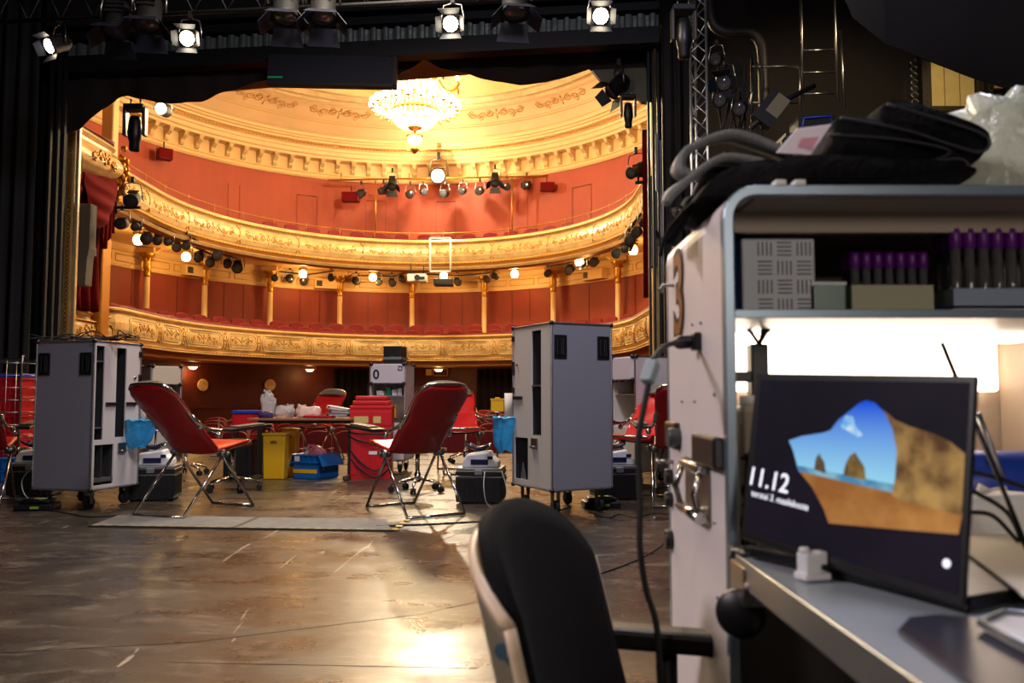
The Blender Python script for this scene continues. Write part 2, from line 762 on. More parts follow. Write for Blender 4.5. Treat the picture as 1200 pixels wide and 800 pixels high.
PWC = Path(ring_path(OX, CY, 8.9, 9.85, 15.3, n=72))
struct(sweep(PWC, [(0, 5.4), (0, 8.82)]).build('wall_upper', m_wallred2, None))
mj = MB()
for px in (262, 276, 345, 368, 427, 451, 463, 510, 534, 596, 617, 673, 694):
    l = PWC.hit(px)
    n_ = PWC.normal(l)
    M_ = Matrix.Translation(PWC.at(l, .004, 6.8)) @ Matrix.Rotation(math.atan2(n_.y, n_.x), 4, 'Z')
    mj.box((0, 0, 0), (.02, .03, 2.7), M_)
for a, b in ((427, 451), (510, 534), (345, 368), (673, 694)):
    la, lb = PWC.hit(a), PWC.hit(b)
    mj.tube([PWC.at(la + (lb - la) * i / 4, .004, 8.15) for i in range(5)], .018, 4)
struct(mj.build('trim_5', m_wallred, None))

# cornice with brackets
cor = thing('cornice', 'cream bracketed cornice under the ceiling of the auditorium', 'cornice')
cp = [(0, 8.80), (.05, 8.80), (.09, 8.86), (.03, 8.90), (.03, 8.96), (.07, 8.98), (.05, 9.0), (.02, 9.02), (.02, 9.44), (.36, 9.46), (.38, 9.54), (.44, 9.58), (.46, 9.70), (.50, 9.72), (.52, 9.80), (.60, 9.84), (.60, 9.90), (.68, 9.92), (.70, 9.98), (.76, 10.0), (.8, 10.06), (.86, 10.07), (.88, 10.14)]
sweep(PWC, cp).build('moulding', m_cream, cor)
bead_row(PWC, 3, PWC.len - 3, .60, 9.87, .04, .14).build('egg_and_dart', m_gold2, cor)
l0, l1 = PWC.hit(150), PWC.hit(762)
nb = 36
for i in range(nb):
    l = l0 + (l1 - l0) * i / (nb - 1)
    n_ = PWC.normal(l)
    mb = MB()
    prof = [(0, 9.44), (.32, 9.44), (.32, 9.38), (.29, 9.32), (.24, 9.27), (.17, 9.24), (.12, 9.2), (.13, 9.14), (.1, 9.08), (.04, 9.04), (0, 9.04)]
    t_ = V((-n_.y, n_.x, 0))
    base = PWC.at(l, .02, 0)
    P = [base + n_ * a + V((0, 0, b)) - t_ * .075 for a, b in prof]
    mb.prism(P, t_ * .15)
    mb.box((0, 0, 0), (.36, .2, .04), Matrix.Translation(base + n_ * .17 + V((0, 0, 9.43))) @ Matrix.Rotation(math.atan2(n_.y, n_.x), 4, 'Z'))
    mb.sph(base + n_ * .27 + V((0, 0, 9.33)), .05, 6)
    mb.build('bracket', m_gold, cor, bevel=.01, seg=1)

# ceiling : cove and dome
CC = (-3.1, 21.8)
cz0 = 10.12


def cove(u, v):
    q = 2 * PI * u
    # outer: cornice lip, inner: ring
    ox, oy = OX + 8.05 * math.cos(q), CY + .0 + 9.0 * math.sin(q)
    if math.sin(q) < 0:
        oy = CY + 8.0 * math.sin(q)
    ix, iy = CC[0] + 6.85 * math.cos(q), CC[1] + 6.85 * math.sin(q)
    z = cz0 + (10.8 - cz0) * math.sin(v * PI / 2) ** .9
    return V((ox + (ix - ox) * v, oy + (iy - oy) * v, z))


m_cove = mat('painted cream ceiling', (224, 190, 138), .6, var=.12, vscale=.8)
m_dome = mat('golden clouded ceiling painting', (214, 170, 88), .6, var=.3, vscale=.9, rgb2=(226, 192, 128))
mb = MB()
mb.grid(cove, 96, 8)
struct(mb.build('ceiling', m_cove, None))
mb = MB()
mb.lathe((CC[0], CC[1], 0), [(6.85, 10.8), (6.8, 10.86), (6.62, 10.88), (6.58, 10.8), (6.5, 10.82), (6.42, 10.92), (6.3, 10.96), (6.26, 10.90), (6.2, 10.92)], 96)
struct(mb.build('trim_6', m_gold, None))
mb = MB()
mb.lathe((CC[0], CC[1], 0), [(6.2, 10.92), (5.4, 11.3), (4, 11.75), (2, 12.0), (.01, 12.05)], 72)
struct(mb.build('ceiling_dome', m_dome, None))
# thin painted bands and scrolls on the cove
mb = MB()
for vv in (.06, .3, .36, .86):
    mb.tube([cove(i / 120, vv) - V((0, 0, .004)) for i in range(120)], .016 if vv != .3 else .024, 4, True, flat=.4)
struct(mb.build('trim_7', m_relief, None))
mb = MB()
for q in (.135, .19, .255, .31, .365):
    for ln in scroll_motif(2.2, .9, 3):
        P = []
        for x, y in ln:
            P.append(cove(q + x / 50, .62 + y * .42) - V((0, 0, .01)))
        mb.tube(P, .022, 4, flat=.4)
struct(mb.build('trim_8', m_relief, None))

# stage-side closing walls of the house (rough, mostly behind the curtains)
mb = MB()
mb.bb((-12.3, 15.5, -1.3), (-12.1, 21.5, 12.2))
mb.bb((5.6, 15.5, -1.3), (5.8, 21.5, 12.2))
struct(mb.build('wall_sides', m_wallred2, None))
mb = MB()
mb.bb((-12.5, 15.3, 10.9), (6, 17.0, 11.0))
struct(mb.build('ceiling_front', m_cove, None))
mb = MB()
mb.grid(lambda u, v: V((-12 + 18 * u, 15.4 + 15 * v, -1.2 + 1.1 * v)), 4, 4)
struct(mb.build('floor_stalls', m_darkred, None))

# columns of the lower gallery
PC = Path(ring_path(OX, CY, 8.2, 9.35, 15.3, n=64))
proto = None
names = ['beside the gilded pilaster at far left', 'second from the left', 'third from the left', 'fourth from the left', 'left of the hanging projector', 'right of the hanging projector frame', 'above the right tall grey case', 'at far right near the curved balcony end']
for i, px in enumerate((170, 238, 315, 397, 483, 567, 649, 726)):
    lab = 'cream gallery column with carved capital, ' + names[i]
    p = PC.at(PC.hit(px), 0, 2.2)
    if proto is None:
        proto = thing('column', lab, 'column', p, 0, 'cream columns on the lower gallery')
        mb = MB()
        mb.lathe((0, 0, 0), [(.16, 0), (.16, .1), (.11, .14), (.1, .2), (.085, 2.35)], 14)
        mb.build('shaft', m_cream, proto)
        mb = MB()
        mb.lathe((0, 0, 0), [(.085, 2.33), (.12, 2.36), (.1, 2.4), (.1, 2.55), (.13, 2.6), (.12, 2.66), (.11, 2.8), (.15, 2.92), (.22, 2.98), (.22, 3.04)], 10)
        for a in range(8):
            q = a * PI / 4
            mb.sph((.13 * math.cos(q), .13 * math.sin(q), 2.86), .045, 6)
            mb.sph((.11 * math.cos(q), .11 * math.sin(q), 2.5), .03, 6)
        mb.build('capital', m_gold2, proto)
        mb = MB()
        mb.box((0, 0, 3.12), (.5, .36, .14))
        mb.prism([(-.45, -.05, 3.2), (.45, -.05, 3.2), (.2, -.05, 3.02), (-.2, -.05, 3.02)], (0, .1, 0))
        mb.build('bracket', m_cream2, proto)
    else:
        dup(proto, p, 0, lab)

# ---------------------------------------------------------------- seats
def seat_mesh():
    mb = MB()
    # rounded back
    n = 12
    poly = [(-.25, .0, .38), (.25, 0, .38)]
    for i in range(n + 1):
        q = PI * i / n
        poly.append((.25 * math.cos(q) if abs(math.cos(q)) < 1 else .25 * math.cos(q), 0, .80 + .13 * math.sin(q) ** .7))
    mb.prism([V(p) + V((0, .04, 0)) for p in poly], (0, .09, 0))
    mb.box((0, -.2, .42), (.5, .44, .12))
    mb.box((-.27, -.12, .3), (.05, .4, .6))
    mb.box((.27, -.12, .3), (.05, .4, .6))
    return mb


seat0 = seat_mesh().build('theatre_seat', m_seat, None, bevel=.03)
tag(seat0, 'red plush seat behind the lower balcony rail, front row', 'seat', 'front row seats on the lower balcony')
first = True


def place_seat(p, n_, label, group, rz=None):
    global first
    rz = math.atan2(n_.y, n_.x) + PI / 2 if rz is None else rz
    if first:
        first = False
        o = seat0
        o.location = p
        o.rotation_euler = (0, 0, rz)
        tag(o, label, None, group)
        return o
    return dup(seat0, p, rz, label, group)


l = 1.2
while l < PL.len - 1.0:
    p = PL.at(l, -.85, 2.32)
    if -600 + 1000 * 0 < 1:
        place_seat(p, PL.normal(l), 'red plush seat in the front row behind the lower balcony rail', 'front row seats on the lower balcony')
    l += .62
PL2 = Path(ring_path(CX - .2, CY, 7.6, 8.4, 19.3))
l = .6
while l < PL2.len - .6:
    place_seat(PL2.at(l, 0, 2.55), PL2.normal(l), 'red plush seat in the back row of the lower balcony against the wall', 'back row seats on the lower balcony')
    l += .68
mb = sweep(PL2, [(.5, 2.2), (.5, 2.55), (-.6, 2.55)])
struct(mb.build('floor_gallery_step', m_darkred, None))
l = PU.hit(330)
while l < PU.hit(650):
    place_seat(PU.at(l, -.75, 5.6), PU.normal(l), 'red plush seat whose back just clears the upper balcony rail', 'seats on the upper balcony')
    l += .66
# stalls
for r_ in range(8):
    y = 17.0 + r_ * .95
    z = -.62 + r_ * .045
    nseat = 15
    for c in range(nseat):
        x = -7.2 + c * .56 + (.28 if r_ % 2 else 0)
        rowname = ['front', 'second', 'third', 'fourth', 'fifth', 'sixth', 'seventh', 'last'][r_]
        place_seat(V((x, y, z)), V((0, -1, 0)), 'dim red stalls seat in the %s row below the stage edge' % rowname, '%s row of stalls seats' % rowname, 0)

# ---------------------------------------------------------------- chandelier
chx, chy = -2.55, 22.0
ch = thing('chandelier', 'large lit crystal chandelier with gold arms hanging from the auditorium ceiling', 'chandelier', (chx, chy, 0))
g_crys = mat('lit crystal', (255, 226, 170), .1, emit=2.2, ecol=(255, 205, 130))
g_crys2 = mat('dim crystal', (240, 225, 200), .05, trans=.5, emit=.5, ecol=(255, 215, 150))
g_bulb = glow('chandelier bulb', (255, 232, 190), 60)
mb = MB()
mb.cyl((0, 0, 9.8), (0, 0, 12.0), .03, n=8)
mb.lathe((0, 0, 0), [(.0, 12.05), (.25, 12.0), (.1, 11.85), (.03, 11.8)], 12)
mb.build('rod', m_gold2, ch)
mb = MB()
mb.lathe((0, 0, 0), [(.5, 9.5), (.55, 9.54), (.5, 9.58), (.45, 9.54), (.5, 9.5)], 28)
mb.lathe((0, 0, 0), [(.82, 8.66), (.88, 8.7), (.84, 8.78), (.78, 8.74), (.82, 8.66)], 32)
mb.lathe((0, 0, 0), [(.62, 8.42), (.67, 8.46), (.62, 8.52), (.58, 8.46), (.62, 8.42)], 28)
mb.build('hoop', m_gold2, ch)
for i in range(34):
    q = 2 * PI * i / 34
    mb = MB()
    P = []
    for j in range(53):
        t = j / 52
        r = .48 + .34 * t ** 1.6
        P.append((r * math.cos(q), r * math.sin(q), 9.5 - .75 * t))
    mb.tube(P, .03, 5, rfun=lambda t: .15 + .85 * abs(math.sin(PI * t * 13)))
    mb.build('crystal_string', g_crys2, ch)
for i in range(30):
    q = 2 * PI * i / 30
    mb = MB()
    P = []
    for j in range(41):
        t = j / 40
        r = .62 * math.cos(t * PI / 2 * .78)
        P.append((r * math.cos(q), r * math.sin(q), 8.44 - .42 * math.sin(t * PI / 2 * .95)))
    mb.tube(P, .03, 5, rfun=lambda t: .15 + .85 * abs(math.sin(PI * t * 10)))
    mb.build('crystal_basket_string', g_crys, ch)
mb = MB()
mb.lathe((0, 0, 0), [(.0, 7.93), (.06, 7.95), (.16, 7.99), (.21, 8.04), (.18, 8.08), (.0, 8.09)], 20)
mb.cyl((0, 0, 7.6), (0, 0, 8.0), .03, n=8)
mb.build('bowl', m_gold2, ch)
mb = MB()
mb.sph((0, 0, 7.72), .19, 14, sc=(1, 1, .75))
mb.build('lantern_glass', glow('lantern glass', (255, 226, 170), 9), ch)
mb = MB()
mb.lathe((0, 0, 0), [(.2, 7.78), (.23, 7.8), (.2, 7.83), (.05, 7.87)], 18)
for i in range(10):
    q = 2 * PI * i / 10
    for j in range(5):
        mb.sph((.22 * math.cos(q), .22 * math.sin(q), 7.74 - .07 * j), .018, 5)
mb.lathe((0, 0, 0), [(.0, 7.32), (.06, 7.36), (.12, 7.44), (.08, 7.5), (.02, 7.56)], 14)
mb.build('lantern_pendants', m_gold2, ch)
for i in range(22):
    q = 2 * PI * i / 22 + .1
    c, s_ = math.cos(q), math.sin(q)
    mb = MB()
    P = smooth_path([(.84 * c, .84 * s_, 8.7), (.95 * c, .95 * s_, 8.45), (1.08 * c, 1.08 * s_, 8.42), (1.1 * c, 1.1 * s_, 8.5)], 4)
    mb.tube(P, .02, 6)
    mb.lathe((1.1 * c, 1.1 * s_, 8.5), [(.0, 0), (.06, .01), (.07, .04), (.03, .05)], 8)
    a = mb.build('arm', m_gold2, ch)
    mb = MB()
    mb.sph((1.1 * c, 1.1 * s_, 8.63), .105, 10)
    mb.build('bulb', g_bulb, a)
for i in range(6):
    q = 2 * PI * i / 6 + .25
    c, s_ = math.cos(q), math.sin(q)
    mb = MB()
    P = smooth_path([(.5 * c, .5 * s_, 9.55), (.75 * c, .75 * s_, 9.15), (.98 * c, .98 * s_, 9.1), (1.15 * c, 1.15 * s_, 9.3), (1.12 * c, 1.12 * s_, 9.42)], 5)
    mb.tube(P, .045, 6, rfun=lambda t: 1.2 - .6 * t)
    mb.sph((1.12 * c, 1.12 * s_, 9.1), .06, 8, sc=(1, 1, 2))
    a = mb.build('scroll_arm', m_gold2, ch)
    mb = MB()
    mb.sph((1.12 * c, 1.12 * s_, 9.47), .05, 8, sc=(1, 1, 1.4))
    mb.build('candle_bulb', g_bulb, a)

# ---------------------------------------------------------------- left box, proscenium, curtain
def box_belly(prof, ztop, zbot, y0, y1, x, endr=.55):
    """basket front: profile (n, t) with t 0 at the top and 1 at the bottom; the far end rounds back and lifts"""
    def f(u, v):
        k_ = v * (len(prof) - 1)
        i_ = min(int(k_), len(prof) - 2)
        fr_ = k_ - i_
        n_ = prof[i_][0] * (1 - fr_) + prof[i_ + 1][0] * fr_
        t_ = prof[i_][1] * (1 - fr_) + prof[i_ + 1][1] * fr_
        L_ = y1 - y0
        if u < .72:
            yy, xx, e = y0 + (L_ - endr) * u / .72, x, 0
            c_, s_ = 1, 0
        else:
            e = (u - .72) / .28
            q_ = e * PI / 2
            c_, s_ = math.cos(q_), math.sin(q_)
            yy, xx = y1 - endr + endr * s_, x - endr * (1 - c_)
        lift = (.42 * max(0, (u - .35) / .65) ** 2) * t_
        return V((xx + n_ * c_, yy + n_ * s_, ztop + (zbot - ztop) * t_ + lift))
    return f


BELLY = [(-.1, 0), (.10, 0), (.15, .07), (.07, .13), (.06, .2), (.14, .28), (.24, .38), (.30, .5), (.31, .6), (.27, .72), (.16, .84), (.05, .91), (.06, .95), (.0, 1.0), (-.5, 1.0)]
bx = thing('stage_box', 'cream bulging upper box beside the proscenium with gold leaf corner', 'theatre box', (0, 0, 0))
mb = MB()
mb.grid(box_belly(BELLY, 6.25, 5.28, 15.1, 18.1, -8.5), 40, 56)
mb.build('parapet', m_gold, bx)
mb = MB()
mb.grid(box_belly([(-.14, 0), (.11, 0), (.12, .5), (-.14, .6)], 6.30, 6.24, 15.1, 18.1, -8.5), 30, 6, smooth=False)
mb.build('velvet_rail', m_velvet, bx)
mb = MB()
for ln_ in scroll_motif(1.0, .3, 2):
    mb.tube([V((-8.18, 16.9 + a_, 5.75 + b_)) for a_, b_ in ln_], .02, 5)
mb.build('scroll_relief', m_relief, bx)
mb = MB()
for i in range(70):
    a, b, c = (random.gauss(0, 1) for _ in range(3))
    mb.sph((-8.42 + .08 * a, 18.05 + .08 * b, 5.75 + .2 * c), .05 + random.random() * .03, 6, sc=(1, .6, 1.1))
mb.build('leaf_carving', m_gold2, bx)
bx2 = thing('stage_box', 'cream lower box parapet with scroll panel beside the proscenium, red velvet rail', 'theatre box', (0, 0, 0))
PB2 = Path([V(p) for p in [(-8.2, 15.3, 0), (-8.75, 15.7, 0), (-8.95, 16.3, 0), (-9.0, 17.2, 0), (-9.02, 18.2, 0), (-9.02, 19.5, 0)]])
sweep(PB2, [(-.14, 2.78), (.07, 2.78), (.11, 2.74), (.05, 2.69), (.04, 2.66), (.10, 2.59), (.13, 2.45), (.13, 2.3), (.09, 2.14), (.02, 2.07), (.10, 2.0), (-.1, 1.9), (-1.5, 1.9)]).build('parapet', m_gold, bx2)
sweep(PB2, [(-.16, 2.78), (.07, 2.78), (.08, 2.82), (-.16, 2.83)], closed=True).build('velvet_rail', m_velvet, bx2)
mb = MB()
fx = lambda z: .135
surf_line(PB2, 3.0, fx, rect_line(1.9, .42, .1), 2.36, .025, mb, 5, True)
for ln in scroll_motif(1.3, .3, 2):
    surf_line(PB2, 3.0, fx, ln, 2.36, .016, mb, 4)
mb.build('panel_relief', m_relief, bx2)
# pilaster between box and galleries
mb = MB()
mb.bb((-9.25, 18.15, 1.9), (-8.78, 18.55, 5.35))
struct(mb.build('trim_9', m_gold2, None, bevel=.04))
mb = MB()
mb.bb((-10.1, 20.6, 5.5), (-9.8, 20.9, 9.0))
struct(mb.build('trim_10', m_cream, None, bevel=.04))

# swagged box curtain
def curtain(u, v):
    y = 15.2 + 2.75 * u
    x = -8.75 - (.05 + .07 * v) * math.sin(u * 46 + .6 * math.sin(v * 3))
    return V((x, y, 5.45 - v * (5.45 - 2.75)))


cu = thing('velvet_curtain', 'draped dark red velvet box curtain with swagged heading beside the gold frame', 'curtain', (0, 0, 0))
mb = MB()
mb.grid(curtain, 90, 12)
mb.build('drape', m_velvetd, cu, solid=.02)
for k_, (ya, yb, dp) in enumerate(((15.2, 16.9, .75), (16.5, 17.95, .95))):
    mb = MB()

    def swag(u, v):
        y = ya + (yb - ya) * u
        s_ = math.sin(PI * u)
        top = 5.62
        z = top - .25 * v - (dp * s_ ** .8) * v
        x = -8.52 + .10 * k_ + .10 * math.sin(PI * v) * s_ + .035 * math.sin(v * 24 * (0.4 + .6 * s_)) * s_
        return V((x, y, z))
    mb.grid(swag, 26, 40)
    mb.build('swag', m_velvetd, cu, solid=.015)
mb = MB()


def tail(u, v):
    y = 17.55 + .42 * u - .12 * v * (1 - u)
    return V((-8.5 + .05 * math.sin(u * 20), y, 5.5 - v * (1.25 + .2 * math.sin(u * 5))))


mb.grid(tail, 30, 12)
mb.build('tail', m_velvetd, cu, solid=.015)

# proscenium gold frame (left, right) and head
mb = MB()
XL, XR = -7.95, 2.62
mb.bb((XL, 14.98, 0), (XL + .03, 15.04, 8))
mb.bb((XL + .03, 14.95, 0), (XL + .16, 15.04, 8))
mb.bb((XL + .175, 14.96, 0), (XL + .235, 15.04, 8))
struct(mb.build('trim_11', m_gold, None, bevel=.01))
mb = MB()
for sx_ in (-1, 1):
    mb.tube([(XL + .095 + sx_ * .03 * math.sin(i * .8), 14.948, .1 + i * .02) for i in range(390)], .016, 5)
struct(mb.build('trim_12', m_gold2, None))
mb = MB()
mb.bb((XR - .14, 14.95, 0), (XR - .02, 15.4, 8))
struct(mb.build('trim_13', m_gold, None, bevel=.01))
m_dwall = mat('dark brown stage wall', (44, 38, 32), .8, var=.2, vscale=2, bump=.2, bscale=30)
m_bwall = mat('black stage wall', (16, 15, 14), .85)
mb = MB()
mb.bb((-14, 15.05, -1.3), (XL - .1, 15.2, 12.2))
mb.bb((XL, 15.05, 8), (XR, 15.5, 12.2))
struct(mb.build('wall_front', m_bwall, None))
# ================================================================== STAGE SHELL
def floor_material():
    m = D.materials.new('worn dark stage floor')
    m.use_nodes = True
    nt = m.node_tree
    N = nt.nodes
    Lk = nt.links
    b = N['Principled BSDF']
    tc = N.new('ShaderNodeTexCoord')

    def noise_(sc, det=6, st=(1, 1, 1), rough=.6, dist=0):  # one noise layer
        mp = N.new('ShaderNodeMapping')
        mp.inputs['Scale'].default_value = st
        Lk.new(tc.outputs['Object'], mp.inputs['Vector'])
        n = N.new('ShaderNodeTexNoise')
        n.inputs['Scale'].default_value = sc
        n.inputs['Detail'].default_value = det
        n.inputs['Roughness'].default_value = rough
        n.inputs['Distortion'].default_value = dist
        Lk.new(mp.outputs['Vector'], n.inputs['Vector'])
        return n.outputs['Fac']

    def ramp(src, p0, p1, c0, c1):
        r = N.new('ShaderNodeValToRGB')
        r.color_ramp.elements[0].position = p0
        r.color_ramp.elements[1].position = p1
        r.color_ramp.elements[0].color = c0
        r.color_ramp.elements[1].color = c1
        Lk.new(src, r.inputs['Fac'])
        return r.outputs['Color']

    def mix(f, a, c, mode='MIX'):
        mx = N.new('ShaderNodeMix')
        mx.data_type = 'RGBA'
        mx.blend_type = mode
        if isinstance(f, float):
            mx.inputs[0].default_value = f
        else:
            Lk.new(f, mx.inputs[0])
        for s, i in ((a, 6), (c, 7)):
            if isinstance(s, tuple):
                mx.inputs[i].default_value = s
            else:
                Lk.new(s, mx.inputs[i])
        return mx.outputs[2]
    base = ramp(noise_(.9, 7), .35, .68, lin((38, 33, 28)), lin((70, 61, 51)))
    scr = ramp(noise_(2.6, 8, (1, 2.0, 1), .78, .8), .52, .66, (0, 0, 0, 1), (1, 1, 1, 1))
    c = mix(scr, base, lin((112, 102, 87)))
    scr2 = ramp(noise_(1.3, 3, (7, .6, 1), .5, 1.5), .70, .72, (0, 0, 0, 1), (.8, .8, .8, 1))
    c = mix(scr2, c, lin((176, 160, 136)))
    sp = ramp(noise_(38, 2), .73, .77, (0, 0, 0, 1), (.8, .8, .8, 1))
    c = mix(sp, c, lin((200, 186, 160)))
    Lk.new(c, b.inputs['Base Color'])
    rr = ramp(noise_(2.2, 6, (1, 1.4, 1)), .3, .7, (.2, .2, .2, 1), (.44, .44, .44, 1))
    Lk.new(rr, b.inputs['Roughness'])
    bp = N.new('ShaderNodeBump')
    bp.inputs['Strength'].default_value = .15
    bp.inputs['Distance'].default_value = .01
    Lk.new(noise_(14, 5, (1, 2, 1)), bp.inputs['Height'])
    Lk.new(bp.outputs['Normal'], b.inputs['Normal'])
    b.inputs['Specular IOR Level'].default_value = .45
    return m


m_floor = floor_material()
STAGE_Y = 15.0
mb = MB()
mb.bb((-12, -5, -.12), (12, STAGE_Y, 0))
struct(mb.build('floor', m_floor, None))
# thin seams between the floor sheets
mb = MB()
m_seam = mat('floor seam', (40, 34, 28), .7)
for P in ([onz(0, 765, .0), onz(230, 752, 0), onz(490, 720, 0), onz(560, 705, 0)], [onz(200, 776, 0), onz(560, 783, 0)], [onz(500, 640, 0), onz(600, 600, 0)]):
    P = [V((p.x, p.y, .0008)) for p in P]
    mb.tube(P, .0022, 4, flat=.3)
struct(mb.build('trim_14', m_seam, None))
mb = MB()
mb.bb((-8, STAGE_Y, -1.3), (3, STAGE_Y + .05, -.001))
struct(mb.build('wall_stage_edge', m_bwall, None))

mb = MB()
mb.panel((XR, 15.06, 0), (1, 0, 0), (0, 0, 1), (0, 1, 0), 9.6, 10, .35)
struct(mb.build('wall_front_right', m_dwall, None))
mb = MB()
mb.bb((12, -5, 0), (12.2, 15.1, 10))
struct(mb.build('wall_right', m_dwall, None))
mb = MB()
mb.bb((-12.2, -5, 0), (-12, 15.1, 10))
struct(mb.build('wall_left', m_bwall, None))
mb = MB()
mb.bb((-12.2, -5.2, 0), (12.2, -5, 10))
struct(mb.build('wall_back', m_bwall, None))
mb = MB()
mb.bb((-12.2, -5.2, 9), (12.2, 15.1, 9.2))
struct(mb.build('ceiling_stage', m_bwall, None))

# ---------------------------------------------------------------- valance (scalloped border curtain)
Yv = 13.6


def zpx(px, py, Y=None):
    return at(px, py, Y or Yv)


m_val = mat('dark brown border cloth', (34, 24, 20), .95, bump=.3, bscale=20)
bot = [(70, 158), (95, 150), (120, 128), (137, 116), (150, 112), (165, 116), (185, 120), (212, 121), (235, 119), (252, 112), (268, 106), (290, 100), (320, 92), (350, 88), (400, 92), (465, 90), (480, 80), (497, 70), (515, 79), (545, 86), (560, 90), (580, 96), (610, 99), (640, 97), (662, 90), (690, 82), (705, 92), (718, 108), (735, 116), (766, 121)]
val = thing('border_curtain', 'wide dark brown scalloped border curtain across the top of the stage opening', 'border curtain')
fp = []
for (a, b) in zip(bot, bot[1:]):
    for j in range(4):
        t = j / 4
        fp.append((a[0] + (b[0] - a[0]) * t, a[1] + (b[1] - a[1]) * t))
fp.append(bot[-1])
mb = MB()
nv = 6
vs = []
for i, (px, py) in enumerate(fp):
    p = at(px, py, Yv)
    for j in range(nv + 1):
        vs.append(V((p.x, Yv + .03 * math.sin(i * .8), p.z + (8.6 - p.z) * j / nv)))
fs = [(i * (nv + 1) + j, (i + 1) * (nv + 1) + j, (i + 1) * (nv + 1) + j + 1, i * (nv + 1) + j + 1) for i in range(len(fp) - 1) for j in range(nv)]
mb.add(vs, fs, True)
mb.build('cloth', m_val, val, solid=.02)
mb = MB()
mb.cyl((at(66, 60, Yv).x, Yv, 8.6), (at(780, 60, Yv).x, Yv, 8.6), .04)
mb.build('batten', m_blackm, val)
# a second, orange-brown border behind it
mb = MB()
Yb = 14.4
P = [at(250, 108, Yb), at(330, 101, Yb), at(420, 98, Yb), at(505, 91, Yb), at(560, 86, Yb), at(560, 60, Yb), at(250, 60, Yb)]
mb.prism(P, (0, .03, 0))
o = mb.build('border_strip', mat('brown border cloth', (236, 150, 92), .9), None)
tag(o, 'narrow orange-brown cloth strip showing behind the scalloped border curtain', 'border cloth')
# dark screen box hanging in front
fr = thing('projection_screen', 'dark navy roller screen box hanging under the border, small green strip on it', 'screen', at(390, 84, 13.0))
mb = MB()
a, b = at(315, 66, 13.0), at(465, 60, 13.0)
w = b.x - a.x
mb.box((0, 0, 0), (w, .12, .47), Matrix.Rotation(R(1.3), 4, 'Y'))
mb.build('cover', mat('navy screen cloth', (16, 18, 34), .7), fr)
mb = MB()
mb.box((0, -.01, -.23), (w * 1.0, .16, .04), Matrix.Rotation(R(1.3), 4, 'Y'))
mb.box((w / 2 - .02, -.01, 0), (.05, .16, .47), Matrix.Rotation(R(1.3), 4, 'Y'))
mb.build('frame', m_blackm, fr)
mb = MB()
mb.box((-w / 2 + .12, -.075, -.115), (.23, .01, .025))
mb.build('green_strip', mat('green tape', (20, 150, 90), .5, emit=.15), fr)

# corrugated bridge panel below the lighting bridge
br = thing('lighting_bridge', 'dark lighting bridge with corrugated metal front across the stage top', 'lighting bridge')
A = at(68, 78, 13.4)
B = at(772, 42, 12.9)
d = (B - A)
L = d.length
t = d.normalized()
nrm = V((t.y, -t.x, 0)).normalized()


def corr(u, v):
    p = A + t * (L * u)
    k = u * L / .19
    s = abs((k % 1) * 2 - 1)
    return p + nrm * (.06 * (1 if s > .5 else 0) + .02 * s) + V((0, 0, .34 * v))


mb = MB()
mb.grid(corr, 56 * 8, 1, smooth=False)
mb.build('corrugated_front', mat('galvanised corrugated sheet', (150, 158, 150), .4, metal=.7, bump=.6, bscale=8), br)
mb = MB()
up3 = V((0, 0, 1))
for zz, hh, off in ((-.14, .26, .1), (.38, .12, .12)):
    q = A + up3 * zz + nrm * off
    mb.prism([q, q + t * L, q + t * L + up3 * hh, q + up3 * hh], nrm * -.25)
mb.build('girder', m_blackm, br)
mb = MB()
q = A + up3 * .5 + nrm * .35
mb.prism([q, q + t * L, q + t * L + up3 * 1.2, q + up3 * 1.2], nrm * -.05)
mb.build('mesh_guard', mat('dark perforated guard', (24, 20, 17), .8, bump=.8, bscale=30), br)
# brownish tilted soffit piece at the upper right with bracket shape
pl = thing('plaster_bracket', 'grey painted curved bracket board at the right end of the border', 'bracket', (0, 0, 0))
mb = MB()
P = [at(x, y, 13.3) for x, y in ((694, 82), (757, 79), (760, 121), (752, 119), (744, 112), (726, 108), (712, 100), (702, 92))]
mb.prism(P, (0, .1, 0))
mb.build('board', mat('grey green board', (92, 88, 70), .7, var=.2, vscale=3), pl)

# ---------------------------------------------------------------- masking legs
def drape(name, label, x0, x1, y, z0, z1, m, folds=8, amp=.08, group=None):
    r = thing(name, label, 'stage curtain', ((x0 + x1) / 2, y, z0), 0, group)
    w_ = x1 - x0
    mb = MB()
    mb.grid(lambda u, v: V((-w_ / 2 + w_ * u, amp * math.sin(u * folds * 2 * PI) * (.6 + .4 * math.sin(3 * v + u * 9)), (z1 - z0) * v)), folds * 10, 10)
    mb.build('cloth', m, r, solid=.01)
    mb = MB()
    mb.cyl((-w_ / 2, 0, z1 - z0 + .02), (w_ / 2, 0, z1 - z0 + .02), .03)
    mb.build('batten', m_blackm, r)
    return r


